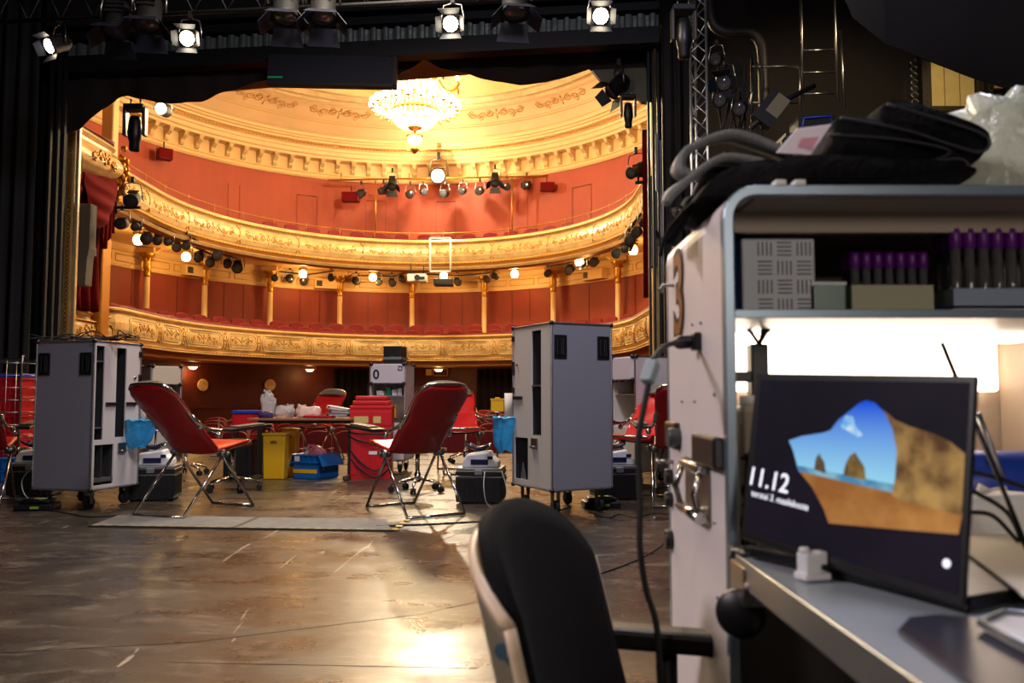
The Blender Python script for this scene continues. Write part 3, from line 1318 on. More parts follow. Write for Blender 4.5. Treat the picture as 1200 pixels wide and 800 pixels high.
m_leg = mat('black masking cloth', (17, 16, 18), .8, bump=.2, bscale=50)
drape('masking_curtain', 'black masking curtain beside the left gold frame of the opening', at(30, 300, 13.8).x, at(73, 300, 13.8).x, 13.8, .02, 7.5, m_leg, 3)
drape('masking_curtain', 'black masking curtain at the far left edge behind the red crates', at(-60, 300, 12.5).x, at(38, 300, 12.5).x, 12.5, .02, 7.3, m_leg, 6)
drape('masking_curtain', 'black masking curtain just right of the stage opening', at(779, 300, 12.8).x, at(812, 300, 12.8).x, 12.8, .02, 7.3, m_leg, 3, .05)
tw = thing('black_post', 'black steel guide rail at the left edge of the opening', 'rail', at(57, 465, 13.3).to_tuple()[:2] + (0,))
mb = MB()
for dx in (-.12, 0, .1):
    mb.bb((dx - .02, -.03, 0), (dx + .02, .03, 7))
build_each(mb, 'rail', m_leg, tw)
tw = thing('black_post', 'dark steel guide rails between the opening and the right masking curtain', 'rail', at(771, 465, 13.2).to_tuple()[:2] + (0,))
mb = MB()
for dx in (-.1, -.03, .05, .13):
    mb.bb((dx - .018, -.03, 0), (dx + .018, .03, 7))
build_each(mb, 'rail', m_blackm, tw)
mb = MB()
mb.bb((.0, -.05, 4.2), (.04, .0, 5.1))
mb.bb((.06, -.05, 2.6), (.1, .0, 5.0))
build_each(mb, 'strip', m_steel, tw)
# grey column speakers either side of the opening
def column_speaker(label, px0, px1, py0, py1, Y):
    a, b = at(px0, py0, Y), at(px1, py1, Y)
    r = thing('column_speaker', label, 'speaker', ((a.x + b.x) / 2, Y, b.z))
    w_, h_ = b.x - a.x, a.z - b.z
    mb = MB()
    mb.prism([(-w_ / 2, 0, h_), (w_ / 2, 0, h_), (w_ / 2, 0, h_ * .45), (w_ / 2 * .75, 0, h_ * .33), (w_ / 2 * .6, 0, 0), (-w_ / 2 * .8, 0, 0)], (0, .25, 0))
    mb.build('cabinet', mat('grey speaker cloth', (92, 90, 86), .8, bump=.2, bscale=200), r, bevel=.01)
    mb = MB()
    mb.bb((-.05, .25, h_ * .4), (.05, .45, h_ * .5))
    mb.build('wall_bracket', m_blackm, r)


column_speaker('slim grey column speaker in front of the left box curtain', 89, 103, 238, 334, 15.3)
column_speaker('slim grey column speaker at the right edge of the opening', 762, 773, 206, 312, 14.6)

# red velvet sliver at right
o = drape('velvet_curtain', 'strip of dark red velvet curtain at the right edge of the opening', at(757, 200, 15.2).x, at(772, 200, 15.2).x, 15.6, 2.8, 5.9, m_velvetd, 2, .04)

# ================================================================== STAGE LIGHTS
m_flap = mat('blue black barn door', (14, 18, 34), .5)
m_lens = glow('lit lens', (255, 238, 205), 45)
m_lensd = mat('dark glass lens', (60, 62, 66), .05, spec=1)


def fixture(label, p, aim, lit=False, size=1.0, kind='fresnel', group=None, doors=True, cat='spotlight'):
    """p: lens position; aim: direction the lens looks"""
    r = thing('stage_spotlight', label, cat, p, 0, group)
    a = V(aim).normalized()
    q = a.to_track_quat('Y', 'Z').to_matrix().to_4x4()
    s = size
    mb = MB()
    if kind == 'fresnel':
        mb.lathe((0, 0, 0), [(.0, -.34 * s), (.08 * s, -.33 * s), (.11 * s, -.28 * s), (.115 * s, -.02 * s), (.125 * s, 0), (.1 * s, 0)], 16, q, ax='y')
        for i in range(4):
            mb.box((0, -.3 * s + i * .05 * s, .115 * s), (.16 * s, .02 * s, .02 * s), q)
    elif kind == 'profile':
        mb.lathe((0, 0, 0), [(.0, -.6 * s), (.1 * s, -.58 * s), (.12 * s, -.5 * s), (.12 * s, -.32 * s), (.08 * s, -.28 * s), (.08 * s, -.02 * s), (.095 * s, 0), (.07 * s, 0)], 14, q, ax='y')
        mb.box((0, -.3 * s, 0), (.2 * s, .06 * s, .2 * s), q)
    mb.build('body', m_blackm, r)
    mb = MB()
    rad = .1 * s if kind == 'fresnel' else .07 * s
    mb.lathe((0, 0, 0), [(0, .004 * s), (rad * .6, .0), (rad, -.01 * s)], 16, q, ax='y')
    mb.build('lens', m_lens if lit else m_lensd, r)
    if doors:
        for i, ang in enumerate((0, PI / 2, PI, 3 * PI / 2)):
            mb = MB()
            w_, l_ = .11 * s, (.11 if lit else .16) * s
            M_ = q @ Matrix.Rotation(ang, 4, 'Y') @ Matrix.Translation((0, 0, .118 * s)) @ Matrix.Rotation(R(38), 4, 'X')
            mb.prism([(-w_, 0, 0), (w_, 0, 0), (w_ * (1.35 if i % 2 == 0 else .8), l_, 0), (-w_ * (1.35 if i % 2 == 0 else .8), l_, 0)], (0, 0, .004), M_)
            mb.build('barn_door', m_flap, r)
    # yoke + clamp
    mb = MB()
    rr = .15 * s
    c = q @ V((0, -.17 * s, 0))
    side = (q @ V((1, 0, 0)))
    pts = [c - side * rr, c - side * rr + V((0, 0, .1 * s)), c - side * rr * .8 + V((0, 0, .26 * s)), c + V((0, 0, .29 * s)), c + side * rr * .8 + V((0, 0, .26 * s)), c + side * rr + V((0, 0, .1 * s)), c + side * rr]
    mb.tube(pts, .012 * s, 5)
    mb.build('yoke', m_steel, r)
    mb = MB()
    mb.box(c + V((0, 0, .33 * s)), (.05 * s, .08 * s, .1 * s))
    mb.build('clamp', m_blackm, r)
    return r


lit = [(57, 54, 'lit spotlight with open barn doors at far left top of the stage', (-.5, -.9, -.6)),
       (219, 45, 'lit spotlight glowing warm, second from the left along the top', (.1, -1, -.4)),
       (528, 28, 'lit spotlight glowing warm above the chandelier', (-.1, -1, -.4)),
       (704, 19, 'lit spotlight at the top right above the grey bracket board', (.0, -1, -.45))]
pipe = []
for px, py, lab, aim in lit:
    p = onz(px, py, 5.15)
    pipe.append(p)
    fixture(lab, p, aim, True, .85, group='lit spotlights along the stage top')
for px, py, lab in ((135, 38, 'unlit dark blue spotlight with barn doors at the upper left'), (172, 30, 'unlit dark spotlight behind the upper left one'), (334, 22, 'unlit dark spotlight at the top, left of a pair'), (378, 22, 'unlit dark spotlight at the top, right of a pair, pale rim'), (604, 16, 'unlit dark blue spotlight at the top right of centre')):
    p = onz(px, py, 5.2)
    fixture(lab, p, (.05, -.35, -1), False, 1.25, group='unlit spotlights along the stage top')
    pipe.append(p)
pipe.sort(key=lambda p: p.x)
mb = MB()
a = V((pipe[0].x - 2, pipe[0].y + .3, 5.52))
b = V((pipe[-1].x + 4, pipe[-1].y - .2, 5.52))
mb.cyl(a, b, .025)
mb.cyl(a + V((0, 0, .4)), b + V((0, 0, .4)), .025)
n_ = 30
for i in range(n_):
    p0 = a.lerp(b, i / n_)
    p1 = a.lerp(b, (i + .5) / n_) + V((0, 0, .4))
    p2 = a.lerp(b, (i + 1) / n_)
    mb.cyl(p0, p1, .01, n=5)
    mb.cyl(p1, p2, .01, n=5)
o = mb.build('lighting_truss', m_blackm, None)
tag(o, 'long black lighting truss above the stage carrying the spotlights', 'truss')

# moving heads hanging at the sides of the opening
def moving_head(label, px, py0, py1, Y, s):
    p = at(px, py0, Y)
    r = thing('moving_light', label, 'moving light', p)
    mb = MB()
    mb.box((0, 0, -.05 * s), (.42 * s, .3 * s, .12 * s))
    mb.build('base', m_blackm, r, bevel=.015)
    mb = MB()
    for sx in (-1, 1):
        mb.prism([(sx * .24 * s, -.1 * s, -.05 * s), (sx * .24 * s, .1 * s, -.05 * s), (sx * .24 * s, .08 * s, -.66 * s), (sx * .24 * s, -.08 * s, -.66 * s)], (-sx * .07 * s, 0, 0))
    build_each(mb, 'yoke_arm', mat('dark grey yoke', (40, 36, 34), .4), r, bevel=.015)
    mb = MB()
    mb.lathe((0, 0, 0), [(0, -.22 * s), (.1 * s, -.24 * s), (.13 * s, -.36 * s), (.15 * s, -.6 * s), (.13 * s, -.75 * s), (.11 * s, -.78 * s), (.11 * s, -.95 * s), (.09 * s, -.98 * s), (0, -.98 * s)], 16)
    mb.build('head', m_blackp, r)
    mb = MB()
    mb.cyl((-.1 * s, 0, .0), (-.1 * s, 0, .15 * s), .02 * s)
    mb.cyl((.1 * s, 0, .0), (.1 * s, 0, .15 * s), .02 * s)
    build_each(mb, 'clamp', m_steel, r)


moving_head('black moving light hanging at the upper left of the opening', 159, 124, 178, 13.2, .74)
moving_head('black moving light hanging at the upper right of the opening below the grey board', 736, 112, 150, 13.0, .52)
moving_head('large dark moving light hanging right of the opening at the top', 801, 8, 66, 9.5, .62)
fixture('small spotlight with flap doors beside the right moving light', at(716, 108, 13.1), (-.8, -.3, -.8), False, 1.1)
fixture('small lit spotlight by the upper left moving light', at(188, 127, 14), (0, -1, -.1), True, .9, doors=False)
fixture('silver-backed spotlight on a side arm below the upper left box', at(153, 236, 15.6), (.2, -1, -.5), False, 1.1, kind='fresnel', doors=False)
fixture('black spotlight hanging under the side arm at the left balcony', at(141, 262, 15.6), (.2, -1, -.2), False, .9, doors=False)
fixture('silver and black spotlight on the right balcony end', at(739, 203, 15.6), (-.8, -1, -.5), False, 1.2, kind='profile', doors=False)
mb = MB()
mb.cyl(at(134, 243, 15.7), at(165, 243, 15.7), .03)
mb.cyl(at(136, 236, 15.7), at(136, 250, 15.7), .02)
tag(mb.build('lighting_pipe', m_blackm, None), 'short black pipe arm holding the spotlight below the upper left box', 'pipe')
mb = MB()
mb.cyl(at(744, 214, 15.7), at(762, 213, 15.7), .03)
mb.cyl(at(748, 214, 15.7), at(748, 196, 15.7), .02)
tag(mb.build('lighting_pipe', m_blackm, None), 'short black pipe arm holding the spotlight on the right balcony end', 'pipe')

# gallery rail lamps (upper balcony back wall)
Yg = 29.6
mb = MB()
mb.cyl(at(384, 211, Yg), at(655, 206, Yg), .03)
for px in (440, 600):
    mb.cyl(at(px, 209, Yg), at(px, 280, Yg), .03)
for px in (400, 480, 520, 560, 640):
    mb.cyl(at(px, 209, Yg), at(px, 203, Yg + .3), .02)
tag(mb.build('lamp_rail', m_gold2, None), 'thin pipe rail with two posts carrying spotlights at the back of the upper gallery', 'pipe rail')
ordn = ['first', 'second', 'third', 'fourth', 'fifth', 'sixth', 'seventh', 'eighth', 'ninth', 'tenth', 'eleventh', 'twelfth']
gl = [(421, 228, .95, (-.2, -1, -.4)), (446, 224, .85, (-.5, -1, -.2)), (459, 219, 1.1, (0, -1, -1.2)), (480, 228, .95, (0, -1, -.3)), (497, 225, .8, (.3, -1, -.3)), (519, 227, .95, (-.3, -1, -.3)), (541, 224, .85, (-.2, -1, -.3)), (561, 224, .95, (-.2, -1, -.3)), (580, 215, 1.1, (0, -1, -1.2)), (594, 219, .85, (0, -1, -.3)), (615, 217, .95, (-.4, -1, -.2))]
for i, (px, py, s, aim) in enumerate(gl):
    fixture('small black spotlight on the upper gallery rail, %s from the left' % ordn[i], at(px, py, Yg - .1), aim, False, 1.25 * s, kind='fresnel', group='spotlights on the upper gallery rail', doors=(s > 1))
r = fixture('dazzling bright spotlight facing the stage on the upper gallery rail', at(513, 206, Yg - .1), (0, -1, -.25), False, 2.2, doors=False)
for c in r.children:
    if c.name.startswith('lens'):
        c.data = c.data.copy()
        c.data.materials[0] = glow('dazzling lens', (255, 244, 220), 500)


def redbox(label, px, py, Y, w_, h_, rz=0):
    r = thing('wall_speaker', label, 'speaker', at(px, py, Y), rz)
    mb = MB()
    mb.box((0, 0, 0), (w_, .35, h_))
    mb.build('cabinet', mat('dark red speaker box', (112, 12, 22), .6), r, bevel=.02)
    mb = MB()
    mb.cyl((0, .1, h_ / 2), (0, .1, h_ / 2 + .25), .02)
    mb.build('hanger', m_blackm, r)
    mb = MB()
    mb.box((0, -.18, 0), (w_ * .9, .02, h_ * .85))
    mb.build('grille', m_velvetd, r)


redbox('dark red speaker box on the upper gallery wall left of the rail lamps', 411, 231, 29.7, .6, .34)
redbox('dark red speaker box on the upper gallery wall right of the rail lamps', 641, 219, 29.3, .5, .28)
redbox('dark red speaker box high on the left upper gallery wall', 193, 181, 26.0, .42, .34, R(40))

# warm globes below the upper balcony
m_globe = glow('warm globe glass', (255, 226, 160), 26)
PG = Path(ring_path(OX + .4, CY, 6.9, 7.9, 16.5, n=60))
gp = [(162, 281), (218, 301), (283, 322), (355, 321), (437, 325), (520, 323), (603, 321), (679, 307), (742, 293)]
wh = ['far left', 'left cluster', 'third from left', 'fourth from left', 'left of the projector', 'behind the hanging projector', 'right of the projector', 'sixth column', 'far right']
for i, (px, py) in enumerate(gp):
    p = onz(px, py, 5.12) if i not in (0, 8) else onz(px, py, 5.05)
    r = thing('ceiling_globe', 'glowing warm glass globe under the upper balcony, %s' % wh[i], 'ceiling lamp', p, 0, 'globe lamps under the upper balcony')
    mb = MB()
    mb.lathe((0, 0, 0), [(0, -.13), (.09, -.11), (.13, -.03), (.12, .06), (.07, .12)], 14)
    mb.build('globe', m_globe, r)
    mb = MB()
    mb.lathe((0, 0, 0), [(.07, .11), (.13, .14), (.15, .2), (.0, .24)], 14)
    mb.build('fitting', m_gold2, r)
    lamp('POINT', p - V((0, 0, .3)), 40, (255, 190, 105), .1)

# spotlights hung below the upper balcony edge
cl = [(158, 266, 1.5), (171, 280, 1.6), (184, 282, 1.3), (196, 284, 1.3), (207, 290, 1.3), (218, 288, 1.2), (232, 303, 1.4), (246, 308, 1.3), (254, 300, 1.3), (266, 311, 1.2), (278, 314, 1.5),
      (322, 326, .9), (340, 328, 1.1), (356, 330, 1.0), (388, 326, .9), (418, 331, 1.0), (444, 331, .9), (460, 332, 1.0), (472, 328, .9), (537, 331, 1.0), (571, 328, .9), (582, 325, .9), (641, 321, .9), (666, 317, 1.2), (680, 312, 1.2), (695, 308, 1.2), (722, 297, 1.4), (732, 292, 1.4), (738, 282, 1.5), (745, 273, 1.4), (753, 262, 1.4)]
zc = {}
for i, (px, py, s) in enumerate(cl):
    p = onz(px, py, 4.98)
    if i < 11:
        zone = 'left cluster'
    elif px < 400:
        zone = 'left of centre'
    elif px < 600:
        zone = 'centre'
    elif px < 700:
        zone = 'right of centre'
    else:
        zone = 'right cluster'
    zc[zone] = zc.get(zone, -1) + 1
    fixture('black spotlight hung under the upper balcony edge, %s in the %s group' % (ordn[zc[zone]], zone), p, ((-.4 if px > 600 else .3), -1, -.35), False, s * 1.0 * (p.y / 28), kind='fresnel' if i % 3 else 'profile', group='spotlights under the upper balcony', doors=False)
for nm, lo, hi, lab in (('a', 0, 11, 'dark pipe under the left part of the upper balcony carrying lamps'), ('b', 26, 31, 'dark pipe under the right part of the upper balcony carrying lamps'), ('c', 11, 15, 'dark pipe carrying lamps under the balcony left of centre'), ('d', 15, 22, 'dark pipe carrying lamps under the balcony centre'), ('e', 22, 26, 'dark pipe carrying lamps under the balcony right of centre')):
    mb = MB()
    P = [onz(px, py, 4.98) + V((0, .25, .28)) for px, py, s in cl[lo:hi]]
    P.sort(key=lambda p: p.x)
    mb.tube(P, .025, 6)
    for p in P:
        mb.cyl(p, V((p.x, p.y, 5.34)), .015, n=5)
    tag(mb.build('lamp_pipe', m_blackm, None), lab, 'pipe')

# projector hanging on a white frame at the balcony
pr = thing('projector', 'white projector hanging under the upper balcony centre', 'projector', at(489, 326, 26.5))
mb = MB()
mb.box((0, 0, 0), (.6, .4, .24))
mb.build('housing', m_white, pr, bevel=.03)
mb = MB()
mb.cyl((.02, -.25, 0), (.02, -.18, 0), .09)
mb.box((.15, -.2, -.02), (.2, .02, .1))
mb.build('lens', m_blackp, pr)
mb = MB()
mb.cyl((-.2, 0, .1), (-.2, 0, .45), .02)
mb.cyl((.2, 0, .1), (.2, 0, .45), .02)
build_each(mb, 'mount', m_blackm, pr)
pr = thing('projector', 'black projector below the white pipe frame under the balcony', 'projector', at(520, 331, 26.4))
mb = MB()
mb.box((0, 0, 0), (.6, .45, .22))
mb.build('housing', m_blackp, pr, bevel=.03)
mb = MB()
mb.cyl((-.15, -.27, 0), (-.15, -.2, 0), .09)
mb.build('lens', m_lensd, pr)
mb = MB()
a, b, c, d_ = at(504, 279, 26.6), at(528, 279, 26.6), at(528, 318, 26.6), at(504, 318, 26.6)
for p, q in ((a, b), (b, c), (c, d_), (d_, a)):
    mb.cyl(p, q, .035, n=6)
tag(mb.build('pipe_rig', m_paper, None), 'white rectangular pipe frame hanging in front of the upper balcony', 'pipe frame')
# white air boxes on the gallery frieze
for px, py, lab in ((222, 318, 'cream box unit on the left gallery frieze'), (380, 334, 'cream box unit on the gallery frieze near the fourth column'), (705, 316, 'cream box unit on the right gallery frieze')):
    l = PWG.hit(px)
    n_ = PWG.normal(l)
    r = thing('wall_unit', lab, 'wall unit', PWG.at(l, .22, 4.95), math.atan2(n_.y, n_.x) + PI / 2)
    mb = MB()
    mb.box((0, 0, 0), (.9, .3, .34))
    mb.build('housing', m_cream, r, bevel=.02)
    mb = MB()
    mb.box((-.3, -.152, 0), (.2, .01, .2))
    mb.build('vent', m_liner, r)

# lamps and plaques below the lower balcony
for px, py, lab in ((179, 431, 'behind the left tall case'), (226, 430, 'above the left red chair'), (289, 433, 'second round plaque'), (363, 433, 'third'), (514, 433, 'above the centre red chair')):
    p = onz(px, py, 1.9)
    r = thing('ceiling_lamp', 'glowing dome lamp under the lower balcony, ' + {'third': 'between the far red chair and the second plaque', 'second round plaque': 'between the two round plaques', 'behind the left tall case': 'nearest the left tall case'}.get(lab, lab), 'ceiling lamp', p, 0, 'dome lamps under the lower balcony')
    mb = MB()
    mb.lathe((0, 0, 0), [(0, -.07), (.09, -.05), (.14, .02)], 14)
    mb.build('dome', glow('warm dome glass', (255, 222, 150), 22), r)
    mb = MB()
    mb.lathe((0, 0, 0), [(.14, .0), (.22, .04), (.22, .09), (0, .09)], 16)
    mb.build('rim', m_cream, r)
    lamp('POINT', p - V((0, 0, .25)), 7, (255, 180, 100), .08)
for px, lab in ((237, 'round cream plaque on the dark wall, the left one'), (316, 'round cream plaque on the dark wall, the right one')):
    l = PWS.hit(px)
    n_ = PWS.normal(l)
    p = PWS.at(l, .03, 0)
    z = at(px, 451, p.y).z
    r = thing('wall_plaque', lab, 'plaque', (p.x, p.y, z), math.atan2(n_.y, n_.x) + PI / 2)
    mb = MB()
    mb.lathe((0, 0, 0), [(0, -.02), (.16, -.02), (.19, -.03), (.20, 0), (0, 0)], 24, ax='y')
    mb.build('disc', m_cream, r)
    mb = MB()
    mb.tube([(.05 * math.cos(q / 3) * (1 + q * .1), -.03, .05 * math.sin(q / 3) * (1 + q * .1)) for q in range(16)], .01, 5)
    mb.build('relief', m_cream2, r)
l = PWS.hit(515)
n_ = PWS.normal(l)
p = PWS.at(l, .3, 0)
r = thing('exit_box', 'small cream box sign with outlined frame under the balcony, right of the case 0', 'wall box', (p.x, p.y, at(515, 436, p.y).z), math.atan2(n_.y, n_.x) + PI / 2)
mb = MB()
mb.box((-.35, 0, 0), (.2, .12, .22))
mb.build('box', m_cream, r, bevel=.01)
mb = MB()
for a, b in (((-.2, 0, .12), (.32, 0, .12)), ((.32, 0, .12), (.32, 0, -.12)), ((.32, 0, -.12), (-.2, 0, -.12)), ((-.2, 0, -.12), (-.2, 0, .12))):
    mb.cyl(a, b, .018, n=5)
mb.build('frame', m_cream2, r)
# dark doorways / curtains in the stalls wall
for px0, px1, lab in ((390, 432, 'dark doorway curtain in the stalls wall behind the red box stack'), (560, 600, 'dark doorway curtain in the stalls wall left of the right tall case')):
    la, lb = PWS.hit(px0), PWS.hit(px1)
    mb = MB()
    mb.grid(lambda u, v: PWS.at(la + (lb - la) * u, .12 + .05 * math.sin(u * 30), -.4 + 2.35 * v), 40, 3)
    tag(mb.build('door_curtain', mat('brown black door cloth', (26, 14, 10), .9), None, solid=.01), lab, 'curtain')

# ================================================================== RIGHT WING
Yw = 14.9
p0, p1 = at(1086, 150, Yw), at(1150, 74, Yw)
wd = thing('shuttered_window', 'yellowish planked shutter panel between toothed dark rails on the right stage wall', 'shutter', ((p0.x + p1.x) / 2, Yw, p0.z))
W_, H_ = p1.x - p0.x, p1.z - p0.z + .3
mb = MB()
for i in range(3):
    mb.bb((-W_ / 2 + .08 + i * (W_ - .2) / 3, 0, 0), (-W_ / 2 + .06 + (i + 1) * (W_ - .2) / 3, .06, H_))
build_each(mb, 'plank', mat('yellowed planks', (196, 168, 104), .7, var=.15, vscale=4, emit=0), wd)
mb = MB()
mb.bb((-W_ / 2 - .1, -.1, 0), (-W_ / 2 + .06, .1, H_))
mb.bb((W_ / 2 - .12, -.1, 0), (W_ / 2 - .02, .1, H_))
mb.bb((W_ / 2 + .05, -.1, 0), (W_ / 2 + .14, .1, H_))
mb.bb((-W_ / 2, -.15, .28), (W_ / 2 + .18, -.05, .35))
build_each(mb, 'rail', mat('dark steel rail', (58, 50, 40), .5, metal=.5), wd)
mb = MB()
for i in range(10):
    z = .12 * i + .1
    if z < H_:
        mb.tube([(-W_ / 2 - .22 + .06 * math.cos(a), -.05, z + .05 * math.sin(a)) for a in [k_ * PI / 4 for k_ in range(8)]], .018, 4, True)
        mb.cyl((W_ / 2 + .09, -.12, z), (W_ / 2 + .09, -.1, z), .02, n=6)
        mb.cyl((-W_ / 2 - .02, -.12, z), (-W_ / 2 - .02, -.1, z), .02, n=6)
mb.build('chain', m_steel, wd)
lamp('SPOT', at(1140, 30, 12.6), 130, (255, 236, 190), .15, at(1118, 110, 14.9), 40, .6)
r = thing('wall_box', 'small orange lit box with a hanging cable on the right stage wall', 'wall box', at(1169, 100, Yw))
mb = MB()
mb.box((0, 0, 0), (.16, .1, .14))
mb.build('housing', mat('ochre box', (190, 140, 66), .6), r)
mb = MB()
mb.cyl((.09, 0, .05), (.1, 0, -.9), .012, n=5)
mb.build('cable', m_steel, r)

# big black cloth high on the right with a slanted lower edge
r = thing('black_border', 'big black hanging cloth at the upper right with a slanted lower edge', 'stage curtain', (0, 0, 0))
mb = MB()
bt = [(955, -60), (985, -20), (1000, 20), (1040, 48), (1075, 66), (1140, 88), (1200, 110), (1290, 150)]
Yc = 8.0
vs = []
fs = []
for i, (px, py) in enumerate(bt):
    p = at(px, py, Yc)
    vs += [V((p.x, Yc + .05 * (i % 2), p.z)), V((p.x, Yc + .05 * (i % 2), 6.5))]
for i in range(len(bt) - 1):
    fs.append((2 * i, 2 * i + 2, 2 * i + 3, 2 * i + 1))
mb.add(vs, fs, True)
mb.build('cloth', m_black, r, solid=.02)
mb = MB()
mb.cyl((at(955, 0, Yc).x, Yc, 6.5), (at(1290, 0, Yc).x, Yc, 6.5), .04)
mb.build('batten', m_blackm, r)

# aluminium lattice truss tower
r = thing('truss_tower', 'slim aluminium lattice truss standing right of the opening', 'truss', V((at(824, 465, 10.5).x, 10.5, 0)))
mb = MB()
cs = [(-.1, 0), (.1, -.02), (.0, .16)]
for x, y in cs:
    mb.cyl((x, y, 0), (x, y, 7), .018, n=8)
build_each(mb, 'chord', m_alu, r)
mb = MB()
z = .1
sgn = 1
while z < 6.8:
    for (a, b) in ((0, 1), (1, 2), (2, 0)):
        A_, B_ = cs[a], cs[b]
        if sgn < 0:
            A_, B_ = B_, A_
        mb.cyl((A_[0], A_[1], z), (B_[0], B_[1], z + .2), .009, n=5)
    z += .2
    sgn = -sgn
mb.build('lacing', m_alu, r)
mb = MB()
mb.box((0, .05, .015), (.6, .6, .03))
mb.build('base_plate', m_blackm, r)

# ladder frames, pipes, ducts in the right wing
mb = MB()
Yl = 12.0
def ln(a, b, r_=.02, Y=Yl):
    mb.cyl(at(a[0], a[1], Y), at(b[0], b[1], Y), r_, n=6)
ln((938, -60), (941, 118)); ln((976, -60), (982, 120)); ln((938, 50), (939, 50.5))
for y0 in (59, 85, 110):
    ln((939, y0), (978, y0 - .5), .016)
ln((985, 36), (990, 128), .018)
tag(mb.build('ladder_frame', m_steel, None), 'grey metal ladder frame on the dark wall of the right wing', 'ladder')
mb = MB()
ln((881, 78), (936, 78)); ln((881, 68), (881, 150)); ln((936, 78), (938, 130)); ln((880, 120), (936, 121), .015)
tag(mb.build('pipe_rack', m_steel, None), 'thin pipe rack left of the ladder frame in the right wing', 'pipe rack')
mb = MB()
mb.tube(smooth_path([at(830, -30, 12.5), at(834, 22, 12.5), at(850, 37, 12.5), at(878, 38, 12.5), at(890, 48, 12.5), at(894, 70, 12.5), at(896, 150, 12.5)], 6), .085, 10)
tag(mb.build('duct_pipe', mat('dull dark duct', (52, 48, 44), .5, metal=.4), None), 'bent dark duct pipe behind the truss tower', 'duct')
r = thing('panel_light', 'tilted rectangular panel with grey face hanging in the right wing', 'panel light', at(903, 128, 10.0), 0)
q = Matrix.Rotation(R(38), 4, 'Y')
mb = MB()
mb.box((0, 0, 0), (.26, .12, .42), q)
mb.build('housing', m_blackm, r)
mb = MB()
mb.box((.04, -.065, .06), (.17, .01, .27), q)
mb.build('face', mat('grey green panel face', (120, 112, 88), .5), r)
mb = MB()
mb.tube([at(955, 100, 10) - at(903, 128, 10), at(915, 120, 10) - at(903, 128, 10), at(880, 150, 10) - at(903, 128, 10)], .03, 6)
mb.build('boom_arm', m_blackm, r)
# bunch of hanging cables and lamps between
for i, (px, py, s) in enumerate(((848, 98, 1.0), (843, 118, .9), (866, 128, .9), (838, 70, .8))):
    fixture('small dark spotlight hung among cables in the right wing, %s from the top' % ['second', 'third', 'lowest', 'first'][i], at(px, py, 10.5), (-.5, -1, -.5), False, s * .8, doors=(i == 0), group='spotlights in the right wing')
mb = MB()
for i in range(16):
    x = 842 + i * 3.2
    mb.tube(smooth_path([at(x, 60 + random.random() * 30, 10.8), at(x + random.uniform(-6, 6), 95, 10.8), at(x + random.uniform(-9, 9), 125, 10.8), at(x + random.uniform(-9, 9), 165, 10.8)], 4), .01, 5)
tag(mb.build('cable_bundle', m_rubber, None), 'tangle of hanging black cables in the right wing', 'cables')
r = thing('blue_case', 'dark box with a blue plastic rim behind the folded black bags', 'case', at(952, 150, 9.5))
mb = MB()
mb.box((0, 0, 0), (.42, .3, .2))
mb.build('box', m_blackm, r)
mb = MB()
mb.tube([(-.17, -.16, -.1), (-.15, -.16, .06), (.15, -.16, .09), (.17, -.16, -.1)], .014, 6)
mb.build('rim', mat('blue rim', (20, 50, 150), .4), r)
lb_ = at(952, 150, 9.5)
mb = MB()
mb.bb((lb_.x - .35, 9.35, lb_.z - .14), (lb_.x + .8, 9.75, lb_.z - .1))
mb.bb((lb_.x - .35, 9.5, 0), (lb_.x - .31, 9.54, lb_.z - .14))
mb.bb((lb_.x + .76, 9.5, 0), (lb_.x + .8, 9.54, lb_.z - .14))
tag(mb.build('wing_shelf', m_blackm, None), 'dark shelf stand in the right wing holding the blue rimmed case', 'shelf')
# ================================================================== TALL CASES
def caster(parent, x, y, ztop, r=.05):
    mb = MB()
    mb.cyl((x - .018, y, r + .002), (x + .018, y, r + .002), r, n=16)
    mb.build('caster_wheel', m_rubber, c_ := tag_part(parent, x, y, ztop, r), bevel=.006)
    return c_


def tag_part(parent, x, y, ztop, r):
    mb = MB()
    mb.box((x, y, ztop - .01), (.09, .09, .015))
    for sx in (-1, 1):
        mb.prism([(x + sx * .026, y - .03, ztop - .01), (x + sx * .026, y + .03, ztop - .01), (x + sx * .026, y + .02, r - .01), (x + sx * .026, y - .02, r - .01)], (.005 * sx, 0, 0))
    return mb.build('caster', m_steel, parent)


def edge_frame(x0, x1, y0, y1, z0, z1, t=.014):
    mb = MB()
    for y in (y0, y1):
        for z in (z0, z1):
            mb.box(((x0 + x1) / 2, y, z), (x1 - x0, t, t))
        for x in (x0, x1):
            mb.box((x, y, (z0 + z1) / 2), (t, t, z1 - z0))
    for x in (x0, x1):
        for z in (z0, z1):
            mb.box((x, (y0 + y1) / 2, z), (t, y1 - y0, t))
    return mb


